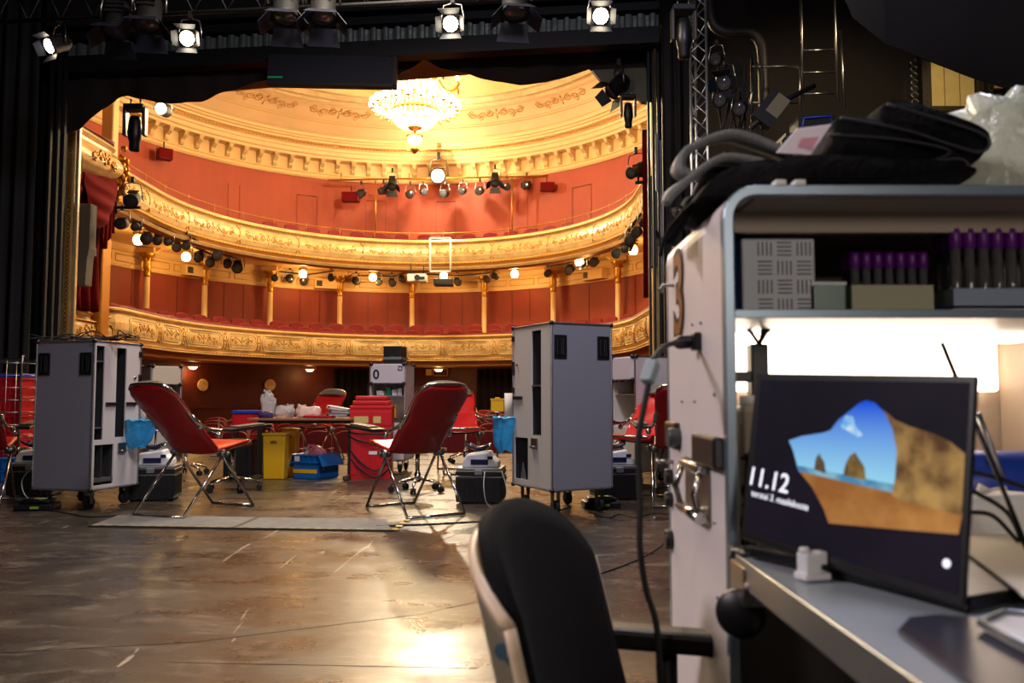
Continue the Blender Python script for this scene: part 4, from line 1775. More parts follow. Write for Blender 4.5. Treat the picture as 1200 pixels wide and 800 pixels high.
def tall_case(label, near, rz, w, d, z0, z1, sx):
    """near: xy of the corner between the grey face (local -y) and the slotted face (local sx)"""
    off = Matrix.Rotation(rz, 3, 'Z') @ V((sx * w / 2, -d / 2, 0))
    r = thing('tall_case', label, 'equipment case', (near[0] - off.x, near[1] - off.y, 0), rz, 'tall grey wheeled cases')
    h = z1 - z0
    X0, X1, Y0, Y1 = -w / 2, w / 2, -d / 2, d / 2
    mb = MB()
    t = .012
    mb.bb((X0, Y0, z0), (X1, Y0 + t, z1))
    mb.bb((X0, Y1 - t, z0), (X1, Y1, z1))
    mb.bb((X0, Y0, z0), (X1, Y1, z0 + t))
    mb.bb((X0, Y0, z1 - t), (X1, Y1, z1))
    if sx > 0:
        mb.bb((X0, Y0, z0), (X0 + t, Y1, z1))
    else:
        mb.bb((X1 - t, Y0, z0), (X1, Y1, z1))
    mb.build('body', m_caseg, r)
    # slotted face, u runs from the near corner backwards
    xs = X1 if sx > 0 else X0
    holes = [(.045 * d, .215 * d, h * .335, h * .97), (.47 * d, .68 * d, h * .345, h * .965), (.06 * d, .45 * d, h * .03, h * .30)] if sx > 0 else \
        [(.26 * d, .50 * d, h * .32, h * .965), (.60 * d, .96 * d, h * .04, h * .30)]
    mb = MB()
    mb.panel((xs, Y0, z0), (0, 1, 0), (0, 0, 1), (-sx, 0, 0), d, h, t, holes)
    mb.build('slotted_panel', m_casew, r)
    mb = MB()
    xi = xs - sx * .16
    mb.bb((xi - .005, Y0 + .02, z0 + .02), (xi + .005, Y1 - .02, z1 - .02))
    mb.bb((min(xi, xs - sx * t), Y0 + .02, z0 + h * .32), (max(xi, xs - sx * t), Y1 - .02, z0 + h * .325))
    for u in (.02, .23, .46, .70) if sx > 0 else (.24, .52, .98):
        mb.bb((min(xi, xs - sx * t), Y0 + u * d, z0 + .02), (max(xi, xs - sx * t), Y0 + u * d + .006, z1 - .02))
    mb.build('liner', m_liner, r)
    mb = MB()
    if sx > 0:
        for zz in (.86, .41):
            mb.bb((min(xi, xs), Y0 + .045 * d, z0 + h * zz), (max(xi, xs), Y0 + .215 * d, z0 + h * zz + .012))
        mb.bb((xi, Y0 + .06 * d, z0 + h * .05), (xs, Y0 + .45 * d, z0 + h * .075))
    else:
        mb.bb((min(xi, xs), Y0 + .26 * d, z0 + h * .62), (max(xi, xs), Y0 + .5 * d, z0 + h * .63))
        mb.prism([(xs + .02, Y0 + .7 * d, z0 + .05), (xs + .02, Y0 + .85 * d, z0 + .05), (xs + .02, Y0 + .8 * d, z0 + .2)], (.01, 0, 0))
    build_each(mb, 'shelf', m_alu, r)
    edge_frame(X0, X1, Y0, Y1, z0, z1).build('edge_trim', m_alu, r, bevel=.003, seg=1)
    for x in (X0, X1):
        for y in (Y0, Y1):
            for z in (z0, z1):
                mb = MB()
                mb.sph((x, y, z), .021, 10)
                mb.build('corner', m_blackp, r)
    # recessed butterfly handles on the grey face
    for ux in (-1, 1):
        cx = ux * (w / 2 - .085)
        zc = z1 - .2
        mb = MB()
        mb.box((cx, Y0 - .003, zc), (.125, .008, .2))
        for q in (-.03, .012, .03):
            mb.box((cx + q, Y0 - .01, zc), (.012, .012, .14))
        for qx in (-.052, .052):
            for qz in (-.09, 0, .09):
                mb.sph((cx + qx, Y0 - .008, zc + qz), .005, 6)
        mb.build('recessed_handle', m_blackp, r, bevel=.002, seg=1)
    # latches and hinges on the slotted face
    mb = MB()
    ks = ((.36, .575), (.80, .575)) if sx > 0 else ((.86, .55),)
    for u, q in ks:
        mb.box((xs + sx * .008, Y0 + u * d, z0 + h * q), (.02, .13 if sx > 0 else .16, .03))
    for q in (.93, .6, .74):
        mb.box((xs + sx * .006, Y1 - .012, z0 + h * q), (.02, .035, .05 if q != .74 else .12))
    build_each(mb, 'latch', m_blackp, r, bevel=.004, seg=1)
    mb = MB()
    u = .62 if sx > 0 else .42
    mb.box((xs + sx * .006, Y0 + u * d, z0 + h * .27), (.012, .1, .09))
    mb.cyl((xs + sx * .025, Y0 + (u - .06) * d, z0 + h * .25), (xs + sx * .025, Y0 + (u + .06) * d, z0 + h * .25), .009)
    mb.build('toggle_latch', m_steel, r)
    mb = MB()
    mb.lathe((xs + sx * .008, Y0 + .87 * d, z0 + h * .76), [(0, 0), (.016, 0), (.012, -.01)], 12, ax='x')
    mb.build('keyhole', m_steel, r)
    for x in (X0 + .08, X1 - .08):
        for y in (Y0 + .08, Y1 - .08):
            caster(r, x, y, z0, .058)
    return r


left_case = tall_case('tall grey wheeled case at the left with two dark slots on its pale side', (-3.65, 7.45), R(-15), .61, .60, .17, 1.47, 1)
right_case = tall_case('tall grey wheeled case right of centre with one dark slot and two black handles', (.33, 7.1), R(28), .60, .68, .205, 1.60, -1)

# cable tangle on the left case
mb = MB()
for i in range(9):
    P = []
    x0 = -.5
    for j in range(9):
        u = j / 8
        w_ = V((-4.25 + u * .85 + random.uniform(-.05, .05), 7.62 + random.uniform(-.06, .12) - .0 * u, 1.485 + abs(random.gauss(0, .035))))
        P.append(w_)
    mb.tube(smooth_path(P, 4), .005, 5)
P = [V((-4.15, 7.70, 1.49)), V((-4.14, 7.62, 1.47)), V((-4.1, 7.60, 1.40)), V((-4.02, 7.58, 1.38)), V((-3.92, 7.545, 1.42)), V((-3.9, 7.56, 1.49)), V((-3.8, 7.7, 1.5))]
mb.tube(smooth_path(P, 5), .005, 5)
tag(mb.build('cable_tangle', m_rubber, None), 'tangled thin black cables lying on the left tall grey case', 'cables')


# ================================================================== DESK CASES (open front)
def desk_case(label, near, rz, w, d, z0, z1, flap_z, flap=None):
    off = Matrix.Rotation(rz, 3, 'Z') @ V((-w / 2, -d / 2, 0))
    r = thing('desk_case', label, 'equipment case', (near[0] - off.x, near[1] - off.y, 0), rz, 'open desk cases at the back')
    X0, X1, Y0, Y1 = -w / 2, w / 2, -d / 2, d / 2
    t = .012
    mb = MB()
    mb.bb((X0, Y0, z0), (X0 + t, Y1, z1))
    mb.bb((X1 - t, Y0, z0), (X1, Y1, z1))
    mb.bb((X0, Y0, z0), (X1, Y1, z0 + t))
    mb.bb((X0, Y0, z1 - t), (X1, Y1, z1))
    mb.bb((X0, Y1 - t, z0), (X1, Y1, z1))
    mb.bb((X0, Y0, z0), (X1, Y0 + t, .62))
    mb.bb((X0, Y0, .62), (X1, Y1, .64))
    mb.build('body', m_casew, r)
    mb = MB()
    mb.bb((X0 + .01, Y0 - .02, flap_z), (X1 - .01, Y0 + .005, z1))
    mb.build('flap', flap or mat('lilac grey laminate', (190, 186, 200), .5), r, bevel=.015)
    mb = MB()
    for x in (X0 + .02, X1 - .02):
        for z in (flap_z, z1):
            mb.sph((x, Y0 - .015, z), .028, 8)
    for x in (-.3, 0, .3):
        mb.box((x * w, Y0 - .022, flap_z - .01), (.07, .02, .022))
    for x in (X0, X1):
        for y in (Y0 + .02, Y1):
            mb.sph((x, y, z1), .026, 8)
    build_each(mb, 'corner', m_blackp, r)
    mb = MB()
    mb.bb((X0 + t, Y0 + .02, flap_z - .17), (X1 - t, Y1 - t, flap_z - .155))
    mb.build('shelf', m_alu, r)
    edge_frame(X0, X1, Y0, Y1, z0, z1, .012).build('edge_trim', m_alu, r)
    for x in (X0 + .08, X1 - .08):
        for y in (Y0 + .08, Y1 - .08):
            caster(r, x, y, z0, .05)
    return r


c0 = desk_case('open pale desk case marked 0 behind the red box stack, black box on top', (-1.86, 11.2), R(-6), .47, .5, .16, 1.41, 1.155)
zc0 = 11.2 - .24
M_ = Matrix.Translation((-.15, -.274, 1.27)) @ Matrix.Rotation(PI / 2, 4, 'X')
text_mesh('0', .17, 'number', m_blackp, c0, M_, .001, .004)
M_ = Matrix.Translation((.17, -.274, 1.35)) @ Matrix.Rotation(PI / 2, 4, 'X') @ Matrix.Rotation(R(-12), 4, 'Z')
text_mesh('D', .09, 'letter', m_blackp, c0, M_, .001, .001)
bc = c0.location
rot0 = Matrix.Translation(bc) @ Matrix.Rotation(R(-6), 4, 'Z')
# things inside case 0
for i, (x, z, w_, h_, col) in enumerate(((-.12, 1.0, .1, .06, m_paper), (-.02, 1.0, .07, .11, mat('green box', (20, 130, 90), .5)), (.07, 1.0, .07, .07, m_paper), (.14, 1.0, .05, .09, m_white))):
    mb = MB()
    p = rot0 @ V((x, -.1, z + h_ / 2))
    mb.box((0, 0, 0), (w_, .12, h_))
    mb.box((0, 0, h_ / 2 - .006), (w_ + .006, .126, .016))
    o = mb.build('supply_box', col, None, bevel=.003, seg=1)
    o.location = p
    o.rotation_euler = (0, 0, R(-6))
    tag(o, ['small white supply box at the left inside case 0', 'small green supply box inside case 0', 'small white supply box right of the green one in case 0', 'narrow white supply box at the right inside case 0'][i], 'box', 'supply boxes inside case 0')
r = thing('black_box', 'black cube box with a silver band on top of case 0', 'box', rot0 @ V((.03, .02, 1.412)), R(-10))
mb = MB()
mb.box((0, 0, .17), (.25, .25, .15))
mb.box((0, 0, .035), (.25, .25, .07))
mb.build('shell', m_blackp, r, bevel=.008)
mb = MB()
mb.box((0, 0, .082), (.255, .255, .035))
mb.box((0, -.13, .085), (.03, .01, .04))
mb.build('band', m_alu, r)
mb = MB()
mb.tube(smooth_path([(-.13, 0, .1), (-.18, -.02, .05), (-.2, -.05, .01)], 4), .005, 5)
mb.tube(smooth_path([(.13, 0, .1), (.19, -.02, .07), (.21, -.05, .01)], 4), .005, 5)
mb.build('strap', m_blackp, r)

lb = desk_case('open pale desk case behind the left tall case with a blank cream flap', (-4.61, 10.9), R(36), .378, .5, .16, 1.375, 1.14, mat('cream flap laminate', (226, 212, 184), .5))
rb = desk_case('open desk case with grey side behind the right tall case', (1.17, 9.9), R(-68), .5, .66, .16, 1.43, 1.17)


# ================================================================== DONOR CHAIRS
m_vin_dk = mat('dark red vinyl back', (164, 16, 26), .4, coat=.1, bump=.15, bscale=10)


def donor_chair(label, loc, rz, sides=(1,), headrest=True, group='red folding donor chairs'):
    r = thing('donor_chair', label, 'chair', loc, rz, group)
    hw = .265
    pz = .50
    R_ = .0125
    mb = MB()
    for sx in (-1, 1):
        mb.tube([(sx * hw, 0, pz), (sx * hw, -.45, .014)], R_, 8)
    mb.tube([(-hw, -.45, .014), (hw, -.45, .014)], R_, 8)
    mb.build('rear_leg_frame', m_chrome, r)
    mb = MB()
    for sx in (-1, 1):
        mb.tube([(sx * (hw - .03), 0, pz), (sx * (hw - .03), .43, .014)], R_, 8)
    mb.tube([(-hw + .03, .43, .014), (hw - .03, .43, .014)], R_, 8)
    mb.build('front_leg_frame', m_chrome, r)
    mb = MB()
    for sx in (-1, 1):
        mb.cyl((sx * (hw - .05), 0, pz), (sx * (hw + .03), 0, pz), .035, n=12)
        mb.sph((sx * (hw + .04), 0, pz), .022, 8)
    build_each(mb, 'pivot', m_steel, r)
    # back frame loop
    bl = .81
    ang = R(44)
    up_ = V((0, -math.cos(ang), math.sin(ang)))
    b0 = V((0, -.03, pz + .02))
    hb = .225

    def bk(x, t):
        return b0 + up_ * (bl * t) + V((x, 0, 0))
    P = [bk(-hb, 0), bk(-hb, .3), bk(-hb, .85), bk(-hb * .93, .94), bk(-hb * .72, .99), bk(-hb * .4, 1.0), bk(hb * .4, 1.0), bk(hb * .72, .99), bk(hb * .93, .94), bk(hb, .85), bk(hb, .3), bk(hb, 0)]
    mb = MB()
    mb.tube(P, .013, 8)
    mb.build('back_frame', m_chrome, r)
    # fabric sheets: back (two skins around the tubes)
    nrm = V((0, math.sin(ang), math.cos(ang)))     # towards the sitter

    def sheet(side):
        def f(u, v):
            x = (u * 2 - 1)
            t = .0 + .985 * v
            wid = hb + .012
            if v > .86:
                k = (v - .86) / .14
                wid *= (1 - .38 * k ** 1.6)
            if .42 < v < .62:
                wid *= 1 - .10 * math.sin((v - .42) / .2 * PI)
            sag = (.02 + .018 * math.sin(v * PI)) * (1 - x * x)
            wr = .004 * math.sin(v * 19 + x * 3) * (1 - x * x)
            return bk(x * wid, t) - nrm * (sag * (1 if side > 0 else 1.25) + wr) + nrm * side * .014
        return f
    mb = MB()
    mb.grid(sheet(1), 14, 22)
    mb.build('back_fabric', m_vinyl, r, solid=.004)
    mb = MB()
    mb.grid(sheet(-1), 14, 22)
    mb.build('back_cover', m_vin_dk, r, solid=.004)
    mb = MB()
    for sx in (-1, 1):
        mb.grid(lambda u, v: bk(sx * (hb + .014) * (1 if v < .86 else 1 - .3 * ((v - .86) / .14) ** 1.6), .3 * v if v < .0 else v * .4) + nrm * (.014 - .028 * u), 2, 6)
    build_each(mb, 'side_hem', m_vin_dk, r, solid=.003)
    if headrest:
        mb = MB()
        mb.grid(lambda u, v: bk((u * 2 - 1) * (hb - .02) * (1 - .25 * v ** 2), .83 + .15 * v) + nrm * (.045 - .03 * (u * 2 - 1) ** 2), 10, 5)
        mb.build('headrest', m_greyvinyl, r, solid=.03)
    # seat
    s0 = V((0, -.05, pz + .01))
    sd = V((0, .46, .075))

    def seat(u, v):
        x = u * 2 - 1
        sag = .03 * (1 - x * x) * math.sin(min(1, v * 1.1) * PI)
        dz = -.05 * max(0, (v - .85) / .15) ** 2
        return s0 + sd * v + V((x * (.25 - .03 * max(0, v - .8) / .2), 0, -sag + dz + .02))
    mb = MB()
    mb.grid(seat, 12, 14)
    mb.build('seat', m_vinyl, r, solid=.02)
    mb = MB()
    mb.tube([s0 + V((-.235, 0, 0)), s0 + sd * .9 + V((-.235, 0, 0)), s0 + sd * 1.0 + V((-.19, 0, 0)), s0 + sd * 1.0 + V((.19, 0, 0)), s0 + sd * .9 + V((.235, 0, 0)), s0 + V((.235, 0, 0))], .011, 8)
    mb.build('seat_frame', m_chrome, r)
    # arm boards
    for sx in (-1, 1):
        mb = MB()
        h0 = bk(sx * (hb + .01), .38)
        h1 = V((sx * .34, .05, .70))
        mb.tube([h0, h0 + V((sx * .03, .05, -.02)), h1 + V((0, -.05, -.01))], .012, 6)
        mb.tube([bk(sx * (hb + .015), .55), bk(sx * (hb + .02), .42), V((sx * .30, -.1, .66))], .014, 6)
        mb.sph(h0, .026, 8)
        mb.sph(V((sx * .30, -.1, .66)), .03, 8)
        mb.build('arm_bracket', m_chrome, r)
        if sx in sides:
            mb = MB()
            Mx = Matrix.Translation((sx * .38, .14, .715)) @ Matrix.Rotation(R(4), 4, 'X') @ Matrix.Rotation(R(-8 * sx), 4, 'Z')
            mb.box((0, 0, 0), (.15, .46, .03), Mx)
            a_ = mb.build('arm_board', mat('black arm board', (26, 24, 24), .35), r, bevel=.012)
            mb = MB()
            mb.box((0, .02, .022), (.11, .3, .012), Mx)
            mb.build('arm_pad', mat('taupe pad', (120, 104, 84), .6), a_, bevel=.005)
    return r


chA = donor_chair('red folding donor chair at left facing away to the right beside the left tall case', (-2.70, 7.42, 0), R(-23), (1,))
chB = donor_chair('large red folding donor chair in the centre seen from behind', (-.86, 7.42, 0), R(33), (-1,))
chC = donor_chair('far small red donor chair facing the stage behind the table with bags', (-2.98, 13.0, 0), R(165), (1,))
chD = donor_chair('bright red donor chair facing the camera behind the centre chair, grey headrest', (-.68, 11.2, 0), R(188), (1, -1))
chE = donor_chair('red donor chair with grey headrest right of the right tall case', (1.38, 9.0, 0), R(150), (1,))
chF = donor_chair('dark-backed red donor chair half hidden behind the white case 3', (1.58, 8.0, 0), R(-10), (-1,))
chG = donor_chair('red donor chair cut off by the left edge of the frame', (-4.82, 7.75, 0), R(20), (1,))


# ================================================================== STOOLS
def stool(label, loc, rz, h=.5):
    r = thing('wheeled_stool', label, 'stool', loc, rz, 'chrome wheeled stools')
    mb = MB()
    mb.cyl((0, 0, .12), (0, 0, h), .024, n=12)
    mb.cyl((0, 0, .1), (0, 0, .2), .035, n=12)
    mb.build('column', m_chrome, r)
    for i in range(5):
        q = 2 * PI * i / 5
        c, s_ = math.cos(q), math.sin(q)
        mb = MB()
        mb.tube([(.02 * c, .02 * s_, .135), (.15 * c, .15 * s_, .12), (.27 * c, .27 * s_, .085)], .024, 8, rfun=lambda t: 1.1 - .5 * t, flat=.7)
        a_ = mb.build('foot', m_chrome, r)
        mb = MB()
        x, y = .27 * c, .27 * s_
        px_, py_ = -s_ * .018, c * .018
        mb.cyl((x - px_ * 1.4, y - py_ * 1.4, .032), (x - px_ * .3, y - py_ * .3, .032), .031, n=12)
        mb.cyl((x + px_ * .3, y + py_ * .3, .032), (x + px_ * 1.4, y + py_ * 1.4, .032), .031, n=12)
        mb.cyl((x, y, .03), (x, y, .085), .008, n=6)
        mb.build('caster', m_rubber, a_)
    mb = MB()
    mb.lathe((0, 0, h), [(0, 0), (.15, 0), (.175, .02), (.175, .045), (.15, .065), (0, .07)], 22)
    mb.build('seat', mat('dark stool seat', (70, 22, 20), .5), r)
    return r


stool('chrome wheeled stool behind the left red chair', onz(272, 575, 0), .3, .46)
stool('chrome wheeled stool behind the centre red chair', onz(489, 576, 0), .9, .44)
stool('wheeled stool in front of the bright red chair at the back', onz(546, 534, 0) * .9, .2, .56).location.z = 0
stool('wheeled stool by the open case at the left back', onz(217, 556, 0), .7, .62)
stool('wheeled stool near the dark-backed chair at right', onz(742, 550, 0), .7, .45)


# ================================================================== BLOOD MIXER ON TRUNK
def trunk(label, loc, rz, w=.42, d=.36, h=.33, mixer=True, grp='black ribbed trunks'):
    r = thing('equipment_trunk', label, 'trunk', loc, rz, grp)
    mb = MB()
    mb.bb((-w / 2, -d / 2, .02), (w / 2, d / 2, h * .74))
    mb.bb((-w / 2 - .004, -d / 2 - .004, h * .79), (w / 2 + .004, d / 2 + .004, h - .03))
    n = 9
    for i in range(n):
        x = -w / 2 + (i + .5) * w / n
        mb.bb((x - .012, -d / 2 - .006, .05), (x + .012, -d / 2, h * .72))
        y = -d / 2 + (i + .5) * d / n
        mb.bb((w / 2, y - .01, .05), (w / 2 + .006, y + .01, h * .72))
        mb.bb((-w / 2 - .006, y - .01, .05), (-w / 2, y + .01, h * .72))
    mb.build('shell', m_blackp, r, bevel=.004, seg=1)
    mb = MB()
    mb.bb((-w / 2 - .006, -d / 2 - .006, h * .74), (w / 2 + .006, d / 2 + .006, h * .765))
    mb.build('seam_trim', m_alu, r)
    mb = MB()
    mb.bb((-w / 2, -d / 2, h - .03), (w / 2, d / 2, h))
    mb.box((0, -d / 2 - .012, h - .04), (.07, .02, .05))
    mb.build('lid', m_alu, r, bevel=.006)
    mb = MB()
    for x in (-w / 2 + .04, w / 2 - .04):
        for y in (-d / 2 + .04, d / 2 - .04):
            mb.cyl((x, y, 0), (x, y, .03), .018, n=8)
    build_each(mb, 'rubber_foot', m_rubber, r)
    if mixer:
        m = thing('blood_mixer', 'white and navy bag mixer on the ' + label.replace('black ribbed ', ''), 'mixer', (loc[0], loc[1], h + .0), rz, 'white and navy bag mixers')
        mb = MB()
        P = [(-.17, 0, 0), (.17, 0, 0), (.17, 0, .05), (.11, 0, .10), (.09, 0, .15), (-.04, 0, .13), (-.12, 0, .12), (-.155, 0, .06)]
        mb.prism([V(p) + V((0, -.13, 0)) for p in P], (0, .26, 0))
        mb.build('housing', m_white, m, bevel=.018)
        mb = MB()
        mb.grid(lambda u, v: V((-.12 + .2 * u, -.1 + .2 * v, .15 + .035 * (2 * u - 1) ** 2 + .03 * (2 * v - 1) ** 2)), 8, 8)
        mb.build('tray', m_navy, m, solid=.015)
        mb = MB()
        mb.box((.0, -.137, .05), (.16, .012, .05))
        mb.box((.1, -.136, .09), (.05, .01, .03))
        build_each(mb, 'display', m_navy, m, bevel=.004)
        mb = MB()
        mb.box((-.15, 0, .12), (.02, .18, .06))
        mb.build('clip', m_navy, m, bevel=.004)
        return r, m
    return r


trunk('black ribbed trunk right of the left tall case', onz(181, 585, 0).to_tuple()[:2] + (0,), R(10))
trunk('black ribbed trunk left of the right tall case', onz(564, 588, 0).to_tuple()[:2] + (0,), R(-6))
trunk('black ribbed trunk behind the left tall case', onz(42, 580, 0).to_tuple()[:2] + (0,), R(8))
trunk('black ribbed trunk behind the right tall case', (1.0, 8.35, 0), R(8), .42, .36, .33)
trunk('black ribbed trunk at the back between table and red stack', (-1.98, 12.6, 0), R(0), .42, .34, .33)
# short grey cable loops of the mixers
for P, lab in (([at(568, 553, 7.6), at(567, 572, 7.45), at(572, 592, 7.42), at(590, 596, 7.45), at(594, 575, 7.6), at(588, 552, 7.7)], 'light grey cable looping down the trunk left of the right tall case'),
               ([at(37, 548, 7.7), at(26, 562, 7.7), at(28, 578, 7.6), at(42, 592, 7.5)], 'light grey cable looping beside the left tall case')):
    mb = MB()
    mb.tube(smooth_path([V((p.x, p.y, max(p.z, .012))) for p in P], 6), .005, 6)
    tag(mb.build('grey_cable', mat('grey cable', (150, 150, 145), .5), None), lab, 'cable')


# pedal boxes on the floor
def pedal(label, loc, rz):
    r = thing('floor_charger', label, 'charger box', loc, rz, 'flat black boxes on the floor')
    mb = MB()
    mb.prism([(-.16, -.11, 0), (.16, -.11, 0), (.16, .11, 0), (-.16, .11, 0)], (0, 0, .06))
    mb.prism([(-.13, -.09, .06), (.13, -.09, .06), (.12, .09, .06), (-.12, .09, .06)], (0, 0, .035))
    mb.build('shell', m_blackp, r, bevel=.014)
    mb = MB()
    mb.tube(smooth_path([(-.1, -.1, .08), (-.05, -.13, .1), (.05, -.13, .1), (.1, -.1, .08)], 5), .01, 6)
    mb.build('handle', m_blackp, r)
    mb = MB()
    mb.box((.02, 0, .097), (.1, .07, .006))
    mb.build('label_plate', mat('pale yellow label', (200, 200, 120), .6), r)
    mb = MB()
    mb.box((.02, -.115, .03), (.07, .01, .02))
    mb.build('front_label', mat('green label', (150, 180, 60), .6), r)


pedal('flat black box on the floor in front of the left tall case', onz(44, 597, 0), R(6))
pedal('flat black box on the floor under the right tall case', onz(704, 594, 0), R(5))

# ================================================================== TABLE AND ITEMS
ty = 10.45
ta, tb = at(290, 490, 10.1), at(411, 490, 10.1)
tz = ta.z
tab = thing('folding_table', 'long brown-topped table with dark grey steel legs behind the blue crate', 'table', ((ta.x + tb.x) / 2, ty, 0), 0)
tw_ = tb.x - ta.x
mb = MB()
mb.box((0, 0, tz - .013), (tw_, .7, .026))
mb.build('tabletop', mat('brown table laminate', (150, 96, 70), .4), tab, bevel=.004)
m_dgs = mat('dark grey steel', (70, 68, 66), .4, metal=.6)
for sx in (-1, 1):
    mb = MB()
    mb.box((sx * (tw_ / 2 - .06), 0, tz / 2), (.06, .09, tz - .05))
    mb.box((sx * (tw_ / 2 - .06), 0, .03), (.06, .66, .035))
    for y in (-.31, .31):
        mb.cyl((sx * (tw_ / 2 - .06), y, 0), (sx * (tw_ / 2 - .06), y, .03), .022, n=8)
    mb.build('leg', m_dgs, tab)
mb = MB()
mb.box((0, 0, tz - .05), (tw_ - .12, .05, .04))
mb.build('crossbar', m_dgs, tab)


def bag_blob(name, label, c, s, m, seed, cat='bag', group=None, sc=(1, 1, 1), n=20, amp=.35):
    r = thing(name, label, cat, (c[0], c[1], c[2]), 0, group)
    mb = MB()
    o = V((seed * 3.1, seed * 1.7, 0))
    base = MB()
    base.sph((0, 0, 0), 1, n)
    zmin = None
    vs = []
    for p in base.v:
        q = p.normalized()
        d = 1 + amp * noise.noise(q * 1.6 + o) + amp * .7 * noise.noise(q * 4.5 + o)
        q = V([math.copysign(abs(c_) ** .62, c_) for c_ in q])
        vs.append(V((q.x * d * s * sc[0], q.y * d * s * sc[1], q.z * d * s * sc[2])))
    zmin = min(v.z for v in vs)
    vs = [V((v.x, v.y, max(v.z, zmin * .7) - zmin * .7)) for v in vs]
    mb.add(vs, base.f, True)
    mb.build('film', m, r)
    mb = MB()
    top = max(vs, key=lambda v: v.z)
    mb.prism([top + V((-.5 * s, 0, -.15 * s)), top + V((.45 * s, 0, -.2 * s)), top + V((.35 * s, 0, .1 * s)), top + V((-.1 * s, 0, .02 * s)), top + V((-.4 * s, 0, .18 * s))], (0, .006, 0))
    mb.build('fold', m, r)
    return r


# cooler with blue lid
cl_ = thing('cooler_box', 'red cooler box with a blue lid at the left end of the table', 'cooler', (at(290, 500, 10.7).x, 10.85, 0))
mb = MB()
cz = at(290, 485, 10.7).z
zb = cz - .13
mb.bb((-.2, -.13, zb), (.2, .13, cz))
mb.build('body', m_redp, cl_, bevel=.01)
mb = MB()
mb.bb((-.21, -.14, cz), (.21, .14, cz + .045))
mb.build('lid', mat('blue lid', (24, 60, 170), .4), cl_, bevel=.01)
# a small trolley under the cooler
tr = thing('side_stand', 'low dark stand carrying the red cooler box', 'stand', (cl_.location.x, 10.85, 0))
mb = MB()
mb.bb((-.22, -.15, zb - .025), (.22, .15, zb))
mb.build('top', m_redp, tr)
for sx in (-1, 1):
    mb = MB()
    mb.bb((sx * .2 - .012, -.13, 0), (sx * .2 + .012, -.1, zb - .025))
    mb.bb((sx * .2 - .012, .1, 0), (sx * .2 + .012, .13, zb - .025))
    build_each(mb, 'leg', m_dgs, tr)
yt = 10.45
bag_blob('plastic_bag', 'upright clear plastic bag on the table beside the cooler', (at(314, 480, yt).x, yt, tz), .1, m_film, 1, sc=(.8, .6, 1.6), group='clear bags on the table')
bag_blob('plastic_bag', 'low crumpled clear plastic bag on the table middle', (at(336, 480, yt).x, yt - .05, tz), .1, m_film, 2, sc=(1.1, .7, .8), group='clear bags on the table')
bag_blob('plastic_bag', 'flat clear plastic bag with red contents on the table', (at(362, 480, yt).x, yt, tz), .12, mat('milky film', (232, 200, 190), .3, trans=.2, bump=.5, bscale=20), 3, sc=(1.2, .8, .6), group='clear bags on the table')
bag_blob('purple_pouch', 'small dark purple pouch on the table', (at(317, 485, yt).x, yt - .2, tz), .07, mat('purple cloth', (50, 36, 90), .6), 4, cat='pouch', sc=(1.2, .8, .6), amp=.15)
r = thing('red_tray', 'flat red tray on the right half of the table', 'tray', (at(378, 488, yt).x, yt - .15, tz))
mb = MB()
mb.bb((-.17, -.1, 0), (.17, .1, .012))
for a, b in (((-.17, -.1), (.17, -.09)), ((-.17, .09), (.17, .1)), ((-.17, -.1), (-.16, .1)), ((.16, -.1), (.17, .1))):
    mb.bb((a[0], a[1], 0), (b[0], b[1], .03))
mb.build('tray', m_redp, r)
for i, (px, dz, rx, lab, col) in enumerate(((398, .02, 10, 'topmost pale ring binder in the stack on the table', m_paper), (400, -.02, 4, 'middle grey ring binder in the stack on the table', mat('grey binder', (120, 126, 138), .5)), (397, -.055, 0, 'lowest ring binder with green spine on the table', mat('green binder', (80, 130, 90), .5)))):
    p = at(px, 483, yt)
    r = thing('ring_binder', lab, 'binder', (p.x, yt, tz + .105 + dz), 0, 'binders on the table')
    mb = MB()
    Mx = Matrix.Rotation(R(rx), 4, 'Y')
    mb.box((0, 0, 0), (.26, .22, .008), Mx)
    mb.box((0, 0, -.03), (.26, .22, .004), Mx)
    mb.box((-.13, 0, -.014), (.006, .22, .036), Mx)
    mb.build('cover', col, r)
    mb = MB()
    mb.box((.01, 0, -.015), (.22, .2, .02), Mx)
    mb.build('paper_stack', m_paper, r)

# yellow bins
def ybin(label, px, y, w_, h_, d_):
    p = onz(px, 558, 0)
    r = thing('yellow_bin', label, 'bin', (at(px, 500, y).x, y, 0), 0, 'yellow waste bins under the table')
    mb = MB()
    mb.add([(-w_ / 2 * .9, -d_ / 2, 0), (w_ / 2 * .9, -d_ / 2, 0), (w_ / 2 * .9, d_ / 2, 0), (-w_ / 2 * .9, d_ / 2, 0), (-w_ / 2, -d_ / 2, h_), (w_ / 2, -d_ / 2, h_), (w_ / 2, d_ / 2, h_), (-w_ / 2, d_ / 2, h_)],
           [(0, 1, 5, 4), (1, 2, 6, 5), (2, 3, 7, 6), (3, 0, 4, 7), (3, 2, 1, 0), (4, 5, 6, 7)])
    mb.build('body', m_yel, r, bevel=.012)
    mb = MB()
    mb.bb((-w_ / 2 - .01, -d_ / 2 - .01, h_), (w_ / 2 + .01, d_ / 2 + .01, h_ + .03))
    mb.build('lid', m_yel, r, bevel=.01)
    mb = MB()
    mb.tube([(-.035, -d_ / 2 - .01, h_ - .07), (0, -d_ / 2 - .014, h_ - .063), (.035, -d_ / 2 - .01, h_ - .07), (.035, -d_ / 2 - .01, h_ - .085), (-.035, -d_ / 2 - .01, h_ - .085)], .005, 5, True)
    mb.build('grip', mat('dark yellow', (150, 110, 10), .5), r)


ybin('tall yellow plastic waste bin under the table, the front one', 324, 10.35, .27, .52, .2)
ybin('yellow plastic waste bin behind the front one, to its right', 341, 10.7, .17, .56, .2)
